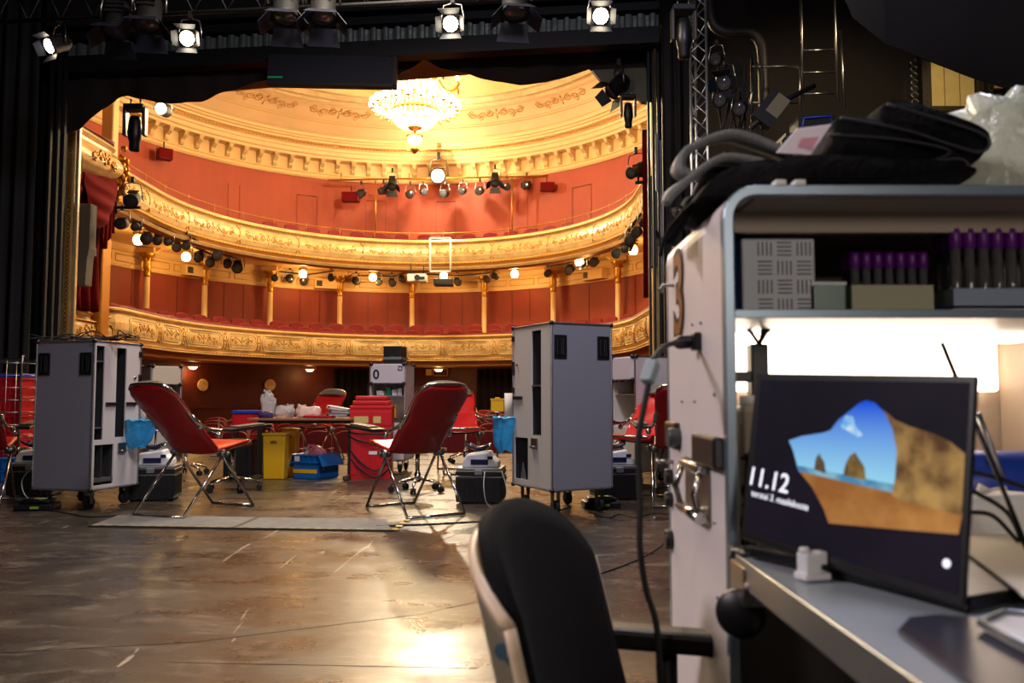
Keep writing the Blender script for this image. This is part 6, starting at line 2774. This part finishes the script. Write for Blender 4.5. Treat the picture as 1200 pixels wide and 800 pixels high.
def scrmat(name, c1, c2, scale, e=1.0):
    m = D.materials.new(name)
    m.use_nodes = True
    nt = m.node_tree
    b = nt.nodes['Principled BSDF']
    b.inputs['Base Color'].default_value = (0, 0, 0, 1)
    b.inputs['Specular IOR Level'].default_value = .08
    tc = nt.nodes.new('ShaderNodeTexCoord')
    n = nt.nodes.new('ShaderNodeTexNoise')
    n.inputs['Scale'].default_value = scale
    n.inputs['Detail'].default_value = 4
    cr = nt.nodes.new('ShaderNodeValToRGB')
    cr.color_ramp.elements[0].position = .38
    cr.color_ramp.elements[1].position = .62
    cr.color_ramp.elements[0].color = lin(c1)
    cr.color_ramp.elements[1].color = lin(c2)
    nt.links.new(tc.outputs['Object'], n.inputs['Vector'])
    nt.links.new(n.outputs['Fac'], cr.inputs['Fac'])
    nt.links.new(cr.outputs['Color'], b.inputs['Emission Color'])
    b.inputs['Emission Strength'].default_value = e
    return m


disp = scrpoly('display', [(892, 445), (1137, 448), (1123, 697), (876, 622)], scrmat('dark cave picture', (18, 15, 24), (26, 20, 32), 8), .0006)
zt, zb = scr(1015, 470).z, scr(1015, 565).z
scrpoly('picture_sky', [(925, 516), (940, 511), (965, 507), (974, 504), (983, 492), (998, 480), (1008, 472), (1016, 469), (1026, 472), (1036, 482), (1044, 494), (1049, 508), (1052, 530), (1051, 571), (935, 546), (930, 528)], gradmat('screen sky', (150, 212, 236), (0, 74, 214), zb, zt, 1.0), .0009)
scrpoly('picture_sea', [(934, 545), (1051, 568), (1049, 578), (937, 553)], scrmat('screen sea', (70, 130, 170), (130, 180, 200), 40), .0012)
scrpoly('picture_sand', [(937, 552), (1046, 577), (1085, 590), (1129, 602), (1124, 626), (1050, 620), (972, 613), (966, 596), (952, 570)], scrmat('screen sand', (146, 92, 44), (186, 130, 70), 14), .0012)
scrpoly('picture_cliff', [(1036, 480), (1050, 492), (1068, 500), (1095, 508), (1115, 518), (1132, 532), (1128, 604), (1095, 596), (1060, 588), (1046, 580), (1050, 560), (1052, 528), (1047, 503)], scrmat('screen cliff', (84, 56, 34), (176, 138, 80), 22), .0015)
scrpoly('picture_rock', [(955, 550), (957, 537), (961, 531), (964, 537), (967, 541), (969, 555)], scrmat('screen rock', (70, 56, 46), (110, 88, 60), 50), .0015)
scrpoly('picture_rock', [(989, 557), (992, 543), (997, 534), (1003, 530), (1008, 538), (1014, 547), (1016, 563)], scrmat('screen rock two', (90, 70, 40), (140, 110, 60), 50), .0015)
scrpoly('picture_cloud', [(986, 500), (992, 487), (1000, 488), (1003, 498), (1012, 510), (1006, 512), (996, 506)], scrmat('screen cloud', (90, 170, 230), (210, 230, 240), 60), .0015)
g_txt = glow('screen lettering', (225, 228, 240), 1.0)


def scrtext(t, px, py, size, name, sx=1.0, bold=.0003):
    M4 = Matrix.Identity(4)
    for i, v in enumerate((LX, LY, LN)):
        for j in range(3):
            M4[j][i] = v[j]
    M4 = Matrix.Translation(scr(px, py, .0018)) @ M4 @ Matrix.Diagonal((sx, 1, 1, 1))
    return text_mesh(t, size, name, g_txt, disp, M4, .0001, bold)


scrtext('11.12', 901, 563, .033, 'clock_text', 1.0)
scrtext('torstai 3. maaliskuuta', 914, 586, .0115, 'date_text', .98, .00005)
mb = MB()
p = scr(1110, 660, .001)
mb.add([p + LX * .0045 * math.cos(2 * PI * i / 16) + LY * .0045 * math.sin(2 * PI * i / 16) for i in range(16)], [list(range(16))])
mb.build('status_dot', g_txt, disp)
# keyboard half folded behind
bd = -LN.copy()
bd.z = 0
bd.normalize()
a, b = V((BL.x, BL.y, .7725)) + bd * .012, V((BR.x, BR.y, .7725)) + bd * .012
mb = MB()
mb.prism([a - LO, b - LO, b + bd * .21 - LO, a + bd * .21 - LO], (0, 0, .014))
mb.build('keyboard_base', mat('laptop shell', (18, 18, 22), .35), lap, bevel=.002)
mb = MB()
mb.tube([BL - LN * .006 - LO, BR - LN * .006 - LO], .005, 8)
mb.build('hinge', m_blackp, lap)

# white adapter on the desk edge
p = onz(952, 678, .772)
r = thing('white_adapter', 'small white plug adapter on the edge of the desk flap', 'adapter', p, R(15))
mb = MB()
mb.box((0, 0, .004), (.034, .024, .008))
mb.box((-.004, 0, .018), (.02, .02, .024))
mb.build('body', m_white, r, bevel=.002)
mb = MB()
mb.cyl((-.010, 0, .03), (-.010, 0, .036), .006)
mb.box((.010, 0, .024), (.010, .016, .014))
mb.build('clip', m_white, r, bevel=.001, seg=1)

# tablet and notebook bottom right
P = [onz(x, y, .772) for x, y in ((1052, 742), (1066, 727), (1100, 724), (1300, 745), (1400, 900), (1180, 840), (1110, 785))]
r = thing('mouse_pad', 'dark navy glossy pad at the front of the desk flap, lower right corner', 'pad', P[0])
mb = MB()
mb.prism([q - P[0] for q in P], (0, 0, .004))
mb.build('pad', mat('navy pad', (30, 34, 52), .3), r, bevel=.0015)
P2 = [onz(x, y, .777) for x, y in ((1150, 738), (1175, 726), (1330, 740), (1380, 800), (1250, 790))]
r = thing('card_tray', 'metal-edged white tray lying on the dark pad at the lower right corner', 'tray', P2[0])
mb = MB()
mb.prism([q - P2[0] for q in P2], (0, 0, .005))
mb.build('plate', m_paper, r, bevel=.001, seg=1)
mb = MB()
mb.tube([q - P2[0] + V((0, 0, .006)) for q in P2], .004, 6, True)
mb.build('rim', m_alu, r)
r = thing('white_notepad', 'cream paper sheet on the desk behind the laptop at the right edge', 'paper', onz(1165, 640, .788))
o_ = V(r.location)
mb = MB()
mb.prism([onz(x, y, .788) - o_ for x, y in ((1120, 640), (1128, 612), (1320, 618), (1400, 720), (1200, 700))], (0, 0, .003))
mb.build('sheet', mat('cream paper', (236, 224, 200), .7), r)
mb = MB()
mb.prism([onz(x, y, .788) - o_ + V((0, 0, -.018)) for x, y in ((1150, 640), (1160, 620), (1320, 622), (1380, 700), (1220, 690))], (0, 0, .017))
mb.build('pad_block', m_paper, r)
r = bag_blob('blue_glove_pack', 'blue plastic packet at the right edge behind the laptop', (.76, 1.36, .80), .07, mat('blue packet', (30, 70, 190), .35), 9, cat='packet', sc=(1.7, .8, .75), amp=.15)
bag_blob('white_packet', 'crumpled white packet below the blue packet at the right edge', (.70, 1.25, .77), .05, m_paper, 11, cat='packet', sc=(1.8, 1.0, .8), amp=.3)
mb = MB()
mb.tube([at(1104, 402, 1.25), at(1140, 490, 1.2), at(1178, 580, 1.1), at(1215, 670, 1.0)], .0035, 6)
tag(mb.build('antenna_rod', m_blackp, None), 'thin black rod leaning behind the laptop at the right', 'rod')
mb = MB()
mb.tube([at(1146, 484, 1.3), at(1160, 520, 1.3), at(1175, 562, 1.3)], .005, 6)
tag(mb.build('grey_rod', m_alu, None), 'short grey rod behind the laptop right of its screen', 'rod')
mb = MB()
for P in ([(1137, 552), (1170, 560), (1210, 575)], [(1137, 600), (1165, 605), (1200, 640), (1230, 650)], [(1140, 575), (1180, 600), (1200, 640)], [(1137, 640), (1160, 655), (1210, 690)]):
    mb.tube(smooth_path([at(x, y, 1.13) for x, y in P], 6), .003, 6)
tag(mb.build('black_leads', m_rubber, None), 'thin black leads hanging behind the laptop at the right edge', 'cables')

# things left behind the laptop
r = thing('power_adapter', 'black power adapter box standing inside case 3 behind the laptop', 'adapter', at(888, 440, 1.36))
mb = MB()
mb.box((0, 0, 0), (.028, .03, .10))
mb.build('brick', m_blackp, r, bevel=.003)
mb = MB()
mb.bb((-.05, -.02, -.01), (-.014, .02, .006))
mb.build('arm', m_blackp, r, bevel=.002)
mb = MB()
mb.tube(smooth_path([(-.045, 0, .085), (-.02, 0, .08), (0, 0, .055), (.0, 0, .05)], 5), .003, 6)
mb.tube(smooth_path([(.004, 0, .05), (.012, 0, .07), (.03, .02, .09)], 5), .006, 6, rfun=lambda t: .4 + 1.2 * t)
mb.build('plug_lead', m_rubber, r)
pz_ = r.location.z - .05
mb = MB()
mb.bb((.355, 1.30, .767), (.425, 1.40, pz_))
tag(mb.build('white_carton', m_paper, None, bevel=.003), 'white carton under the black power adapter inside case 3', 'carton')
r = thing('white_canister', 'cream plastic canister inside case 3 at its left wall', 'canister', (.345, 1.245, .767))
mb = MB()
mb.bb((-.022, -.03, 0), (.022, .03, .20))
mb.build('body', mat('cream plastic', (216, 208, 190), .4), r, bevel=.008)
mb = MB()
mb.cyl((0, 0, .2), (0, 0, .215), .014, n=14)
mb.build('cap', m_white, r)
mb = MB()
for i in range(7):
    mb.tube(smooth_path([V((.318 + .02 * random.random(), 1.19 + .015 * random.random(), .775 + .02 * j * (.5 + random.random()))) for j in range(6)], 5), .0025, 5)
tag(mb.build('cable_loop', m_rubber, None), 'small tangle of dark leads left of the laptop inside case 3', 'cables')

# ------------------------------------------------------------------ upper compartment
def shelf_thing(px0, px1, py0, Y, d_):
    a = at(px0, py0, Y)
    b = at(px1, py0, Y)
    return a.x, b.x, a.z


x0, x1, zt = shelf_thing(873, 960, 276, 1.28, .06)
r = thing('grille_box', 'white plastic box with a woven pattern of slots on the top shelf of case 3', 'box', ((x0 + x1) / 2, 1.30, 1.101))
w_, h_ = x1 - x0, zt - 1.101
mb = MB()
mb.bb((-w_ / 2, 0, 0), (w_ / 2, .1, h_))
mb.build('body', mat('white box', (205, 208, 214), .5), r, bevel=.003)
mb = MB()
cw = (w_ * .8) / 3
chh = h_ / 4.2
for i in range(3):
    for j in range(4):
        cx = -w_ / 2 + w_ * .18 + cw * (i + .5)
        cz = h_ * .03 + chh * (j + .5)
        for k_ in range(4):
            q = (k_ - 1.5) / 4.6
            if (i + j) % 2 == 0:
                mb.box((cx, -.0005, cz + q * chh), (cw * .72, .002, chh * .07))
            else:
                mb.box((cx + q * cw, -.0005, cz), (cw * .06, .002, chh * .72))
mb.build('slots', mat('slot grey', (110, 112, 118), .7), r)
r = thing('blue_folder', 'blue folder standing at the left end of the top shelf in case 3', 'folder', (.3185, 1.25, 1.101))
mb = MB()
mb.bb((-.009, 0, 0), (.012, .12, .125))
mb.build('cover', mat('blue folder', (14, 70, 130), .5), r, bevel=.002)
mb = MB()
mb.prism([(.002, -.001, .10), (.006, -.001, .10), (.004, -.001, .12)], (0, .002, 0))
mb.build('tab', m_paper, r)
m_purple = mat('purple cap', (96, 20, 120), .4)
m_tube = mat('clear tube plastic', (150, 150, 150), .1, trans=.7)
tube0 = None


def blood_tube(x, y, z, label, group, s=1.0):
    global tube0
    if tube0 is None:
        tube0 = thing('sample_tube', label, 'tube', (x, y, z), 0, group)
        mb = MB()
        mb.lathe((0, 0, 0), [(0, 0), (.004, .001), (.0065, .006), (.0065, .075), (0, .075)], 10)
        mb.build('glass', m_tube, tube0)
        mb = MB()
        mb.lathe((0, 0, 0), [(0, .098), (.0075, .097), (.0085, .09), (.0085, .074), (.0066, .072)], 10)
        mb.build('cap', m_purple, tube0)
        o = tube0
    else:
        o = dup(tube0, (x, y, z), 0, label, group)
    o.scale = (s, s, s)
    return o


def tube_rack(label, x0, x1, y0, rows, z, m, tl, gl_, s=1.0, hgt=.05, step=.0175):
    n = int((x1 - x0) / step)
    r = thing('tube_rack', label, 'tube rack', ((x0 + x1) / 2, y0, z), 0)
    w_ = x1 - x0
    d_ = rows * step
    mb = MB()
    mb.bb((-w_ / 2, -.002, 0), (w_ / 2, d_, .004))
    mb.bb((-w_ / 2, -.002, 0), (w_ / 2, 0, hgt))
    mb.bb((-w_ / 2, d_, 0), (w_ / 2, d_ + .002, hgt))
    mb.build('tray', m, r)
    mb = MB()
    mb.bb((-w_ / 2, 0, 0), (-w_ / 2 + .002, d_, hgt))
    mb.bb((w_ / 2 - .002, 0, 0), (w_ / 2, d_, hgt))
    build_each(mb, 'end_plate', m, r)
    for j in range(rows):
        for i in range(n):
            blood_tube(x0 + .009 + (i + .0) * step, y0 + .008 + j * step, z + .0045, tl, gl_, s)


tube_rack('beige tray of purple capped sample tubes in the middle of the top shelf', .52, .645, 1.30, 3, 1.101, mat('beige rack', (186, 184, 150), .6), 'purple capped sample tube in the beige tray', 'tubes in the beige tray', 1.0, .05)
tube_rack('dark tray of larger purple capped tubes at the right of the top shelf', .66, .86, 1.27, 3, 1.112, mat('pale blue rack', (150, 166, 190), .5), 'large purple capped tube in the right tray', 'tubes in the right tray', 1.2, .03, .021)
mb = MB()
mb.bb((.655, 1.262, 1.101), (.87, 1.34, 1.1115))
tag(mb.build('white_flat_box', m_white, None, bevel=.002, seg=1), 'flat white lid under the right tube tray on the top shelf', 'lid')
tube_rack('low dark tray of purple capped tubes behind the grille box', .41, .53, 1.45, 3, 1.101, mat('grey rack', (70, 66, 70), .6), 'purple capped tube in the low dark tray behind the grille box', 'tubes in the dark tray', .9, .03)
r = thing('green_carton', 'pale green translucent carton left of the beige tube tray', 'carton', (.49, 1.30, 1.101))
mb = MB()
mb.bb((-.035, 0, 0), (.022, .06, .052))
mb.build('body', mat('pale green plastic', (150, 176, 160), .3, trans=.2), r, bevel=.003)
mb = MB()
mb.bb((-.036, -.001, .05), (.023, .061, .055))
mb.build('lid', m_white, r)

# ------------------------------------------------------------------ bags on top of case 3
TZ = FZ1 + .001
bp = thing('black_bag', 'folded pile of black fabric bags with piping on top of case 3', 'bag', (.62, 1.38, TZ))
BO = V(bp.location)


def pxz(px, py, Y):
    p = at(px, py, Y)
    return p


def slab(pts, Y0, Y1, mb, n=9, wob=.006, seed=0):
    """lofted soft body: closed px outline, swept from Y0 to Y1 with rounded ends"""
    Pc = smooth_path([at(x, y, Y0) for x, y in pts], 4, True)
    cx = sum(p.x for p in Pc) / len(Pc)
    cz = sum(p.z for p in Pc) / len(Pc)
    m_ = len(Pc)
    vs = []
    for i in range(n + 1):
        t = i / n
        s = 1 - .25 * abs(2 * t - 1) ** 4 if t > .5 else 1 - .04 * abs(2 * t - 1) ** 4
        y = Y0 + (Y1 - Y0) * t
        for p in Pc:
            w_ = noise.noise(V((p.x * 12, y * 9, p.z * 12 + seed)))
            vs.append(V((cx + (p.x - cx) * s + w_ * wob, y + .01 * w_, max(TZ, cz + (p.z - cz) * s + w_ * wob))) - BO)
    fs = [(i * m_ + k, i * m_ + (k + 1) % m_, (i + 1) * m_ + (k + 1) % m_, (i + 1) * m_ + k) for i in range(n) for k in range(m_)]
    fs.append(list(range(m_)))
    fs.append([n * m_ + k for k in range(m_)])
    mb.add(vs, fs, True)


m_bagk = mat('black bag cloth', (4, 4, 5), .95, spec=.2, bump=.4, bscale=60)
m_pipe = mat('dark grey piping', (40, 39, 42), .6)
mb = MB()
slab([(968, 196), (978, 150), (985, 136), (1028, 140), (1036, 122), (1050, 116), (1092, 126), (1148, 146), (1164, 160), (1158, 180), (1135, 196), (1060, 192)], 1.26, 1.46, mb)
mb.build('upper_fold', m_bagk, bp)
mb = MB()
slab([(900, 222), (905, 190), (960, 180), (1060, 184), (1120, 190), (1150, 198), (1120, 218), (1050, 224)], 1.225, 1.5, mb, seed=4)
mb.build('middle_fold', m_bagk, bp)
mb = MB()
slab([(826, 236), (836, 206), (870, 190), (905, 186), (950, 196), (1000, 224), (900, 236)], 1.23, 1.48, mb, seed=8)
mb.build('lower_fold', m_bagk, bp)
mb = MB()
for P in ([(985, 138), (1060, 152), (1110, 168), (1148, 178), (1160, 166), (1140, 152), (1040, 122)], [(970, 158), (1040, 162), (1100, 172), (1112, 180), (1080, 190), (990, 190), (930, 182)], [(905, 190), (1000, 196), (1060, 196), (1120, 186), (1135, 196), (1115, 208), (1050, 212)], [(900, 200), (960, 204), (1040, 210)]):
    mb.tube([p - BO for p in smooth_path([at(x, y, 1.235 if y > 180 else 1.252) for x, y in P], 6)], .0024, 6)
mb.build('piping', m_pipe, bp)


def ribbon(pts, Y, w_, mb, dy=0):
    Pc = smooth_path([at(x, y, Y + dy * i) for i, (x, y) in enumerate(pts)], 6)
    vs = []
    for i, p in enumerate(Pc):
        k_ = math.sin(i * .4) * .004
        vs += [p - BO, p + V((k_, w_, .006)) - BO]
    mb.add(vs, [(2 * i, 2 * i + 2, 2 * i + 3, 2 * i + 1) for i in range(len(Pc) - 1)], True)


m_strap = mat('grey webbing', (112, 114, 116), .7, bump=.3, bscale=200)
for nm, P, Y in (('grey_strap', [(930, 180), (905, 170), (880, 160), (858, 156), (838, 160), (820, 168), (803, 178), (800, 196), (812, 205)], 1.27), ('grey_strap', [(895, 190), (870, 185), (850, 184), (828, 194), (806, 212), (790, 226), (782, 236)], 1.25)):
    mb = MB()
    ribbon(P, Y, .05, mb)
    for q in (0,):
        pass
    mb.build(nm, m_strap, bp, solid=.012)
mb = MB()
for i in range(6):
    P = [(880 - i * 6, 205 + i * 2), (850 - i * 5, 212 + i * 3), (825 - i * 4, 228 + i * 5), (800 - i * 2, 250 + i * 4), (782 - i, 272 + i * 3), (774 - i, 300 - i * 6)]
    mb.tube([p - BO for p in smooth_path([at(x, y, 1.30 + i * .02) for x, y in P], 5)], .007, 6, flat=.5)
build_each(mb, 'black_strap', m_bagk, bp)
mb = MB()
ribbon([(862, 200), (845, 196), (832, 204), (850, 214), (840, 226), (815, 232), (798, 262), (784, 282)], 1.33, .06, mb)
ribbon([(850, 180), (862, 190), (850, 202), (826, 214), (815, 240), (796, 246)], 1.36, .05, mb)
build_each(mb, 'loose_flap', m_bagk, bp, solid=.014)
# white paper label between the folds
q = [at(910, 179, 1.24), at(934, 151, 1.25), at(974, 146, 1.25), at(950, 181, 1.24)]
r = thing('paper_tag', 'white paper tag with a pink print tucked between the black bags', 'paper', q[0])
mb = MB()
mb.prism([p - q[0] for p in q], (0, .002, .001))
mb.build('sheet', mat('white tag', (236, 226, 236), .6), r)
mb = MB()
q2 = [at(935, 172, 1.2385), at(939, 162, 1.2385), at(960, 160, 1.2385), at(952, 174, 1.2385)]
mb.prism([p - q[0] for p in q2], (0, .001, 0))
mb.build('pink_print', mat('pink print', (230, 160, 180), .6), r)
wb = bag_blob('white_bag', 'crumpled translucent whitish plastic bag at the right end on top of case 3', (.93, 1.42, TZ), .11, mat('milky plastic film', (216, 222, 200), .3, trans=.25, bump=1.0, bscale=14), 15, sc=(1.9, .9, 1.1), amp=.3, n=28)

# ================================================================== OFFICE CHAIR
oc = thing('office_chair', 'black upholstered shell office chair with armrests in the foreground', 'chair', (.12, 1.10, 0), R(-17))
RW, RD = .225, .12
Zt, Zb = .812, .42


def backp(phi, t, off):
    """phi -1..1 around the shell, t 0..1 up; off>0 inside"""
    q = phi * R(72)
    ztop = Zt - .075 * abs(phi) ** 2
    z = Zb + (ztop - Zb) * t
    lean = (z - Zb) * .24
    x = -(RD - off) * math.cos(q) ** .8 - lean + .06
    y = (RW - off) * math.sin(q)
    return V((x, y, z))


mb = MB()
mb.grid(lambda u, v: backp(u * 2 - 1, v, 0), 30, 14)
mb.build('back_shell', mat('taupe plywood shell', (120, 112, 92), .5), oc, solid=.012)
mb = MB()
mb.tube([backp(-1 + 2 * i / 40, 1, .0) for i in range(41)], .0075, 8)
mb.tube([backp(-1, i / 12, .0) for i in range(13)], .0075, 8)
mb.tube([backp(1, i / 12, .0) for i in range(13)], .0075, 8)
mb.build('shell_rim', mat('pale beige rim', (216, 190, 160), .4), oc)
mb = MB()


def cush(u, v, s=1):
    ph = (u * 2 - 1) * .97
    bul = .022 * (1 - abs(2 * u - 1) ** 6) * (1 - abs(2 * v - 1) ** 6)
    p = backp(ph, v, .012 + bul)
    p.z += .028 * v ** 6 * (1 - abs(2 * u - 1) ** 5)
    return p


mb.grid(cush, 30, 16)
m_uph = mat('black upholstery', (13, 13, 14), .95, bump=.15, bscale=300, spec=.2)
mb.build('back_cushion', m_uph, oc, solid=.02)
mb = MB()
p = backp(-.93, .9, -.004)
mb.cyl(p, p + V((.0, -.008, 0)), .009, n=12)
mb.build('bolt', mat('blue grey bolt', (90, 120, 140), .3, metal=.5), oc)
mb = MB()
mb.lathe((.1, 0, .40), [(0, 0), (.2, 0), (.235, .02), (.24, .05), (.22, .075), (0, .085)], 28)
mb.build('seat', m_uph, oc)
for sy, zt_ in ((1, .632), (-1, .58)):
    mb = MB()
    mb.bb((-.06, sy * .235 - .025, zt_ - .032), (.25, sy * .235 + .025, zt_))
    a_ = mb.build('armrest', m_blackp, oc, bevel=.008)
    mb = MB()
    mb.tube([(.05, sy * .235, zt_ - .03), (.05, sy * .235, .42), (.08, sy * .2, .405)], .012, 8)
    mb.build('armrest_post', m_blackm, a_)
mb = MB()
mb.cyl((.1, 0, .1), (.1, 0, .40), .028, n=14)
mb.build('column', m_blackm, oc)
for i in range(5):
    q = 2 * PI * i / 5 + .3
    c, s_ = math.cos(q), math.sin(q)
    mb = MB()
    mb.tube([(.1, 0, .11), (.1 + .14 * c, .14 * s_, .10), (.1 + .27 * c, .27 * s_, .075)], .02, 8)
    a_ = mb.build('foot', m_blackm, oc)
    mb = MB()
    mb.cyl((.1 + .27 * c - s_ * .02, .27 * s_ + c * .02, .03), (.1 + .27 * c + s_ * .02, .27 * s_ - c * .02, .03), .03, n=14)
    mb.build('caster', m_rubber, a_)
# ================================================================== LIGHT
w = D.worlds.new('world')
SC.world = w
w.use_nodes = True
w.node_tree.nodes['Background'].inputs['Color'].default_value = (.5, .55, .7, 1)
w.node_tree.nodes['Background'].inputs['Strength'].default_value = .0
# auditorium
lamp('POINT', (chx, chy, 8.55), 3900, (255, 228, 180), .6, name='chandelier_light')
lamp('POINT', (chx, chy, 7.5), 600, (255, 218, 160), .2, name='chandelier_low_light')
p = at(513, 206, Yg - .5)
lamp('SPOT', p, 900, (255, 235, 200), .1, (0, 2, 1), 70, .6, name='gallery_spot_light')
lamp('POINT', p + V((0, -.1, .0)), 420, (255, 228, 185), .1, name='gallery_spill_light')
# front of house washes aimed at the balconies (lamps hung near the opening)
lamp('SPOT', at(188, 127, 13.9), 700, (255, 226, 176), .15, (-3, 28, 5.6), 95, .8, name='left_house_light')
lamp('SPOT', at(716, 108, 13.6), 700, (255, 226, 176), .15, (-4, 28, 5.6), 95, .8, name='right_house_light')
# stage
for (px, py, lab, aim), pp in zip(lit, [onz(a[0], a[1], 5.15) for a in lit]):
    lamp('SPOT', pp + V(aim).normalized() * .06, 150, (255, 224, 185), .08, pp + V(aim) * 3, 80, .5, name='stage_spot_light')
lamp('AREA', (-1.5, 8.0, 6.5), 310, (255, 236, 214), 1.6, (-1.2, 8.2, 0), name='stage_work_light')
lamp('AREA', (1.2, 4.0, 6.5), 270, (236, 232, 255), 1.2, (-1.0, 6.5, 0), name='stage_front_light')
lamp('SPOT', (-1.5, -2.5, 6.0), 240, (255, 234, 204), .12, (-.02, 2.5, 0), 15, .1, name='stage_patch_light')
lamp('SPOT', (5.0, 9.5, 6.8), 420, (255, 226, 180), .2, (5.5, 14.9, 4.6), 70, .8, name='added_wing_fill')  # unseen fill, added so the dark wing wall shows
lamp('AREA', (-3.5, .8, 3.2), 110, (255, 240, 244), .8, (.3, 1.4, .8), name='added_side_fill')  # unseen fill from the left, added to brighten the side of case 3
lamp('AREA', (.9, -2.4, 1.75), 26, (255, 238, 226), .6, (.7, 1.3, 1.0), name='added_desk_fill')  # unseen fill behind the camera, added to reach the desk and top shelf
# view
SC.view_settings.view_transform = 'Standard'
SC.view_settings.look = 'None'
SC.view_settings.gamma = 1
SC.view_settings.exposure = 0
SC.view_settings.use_curve_mapping = False
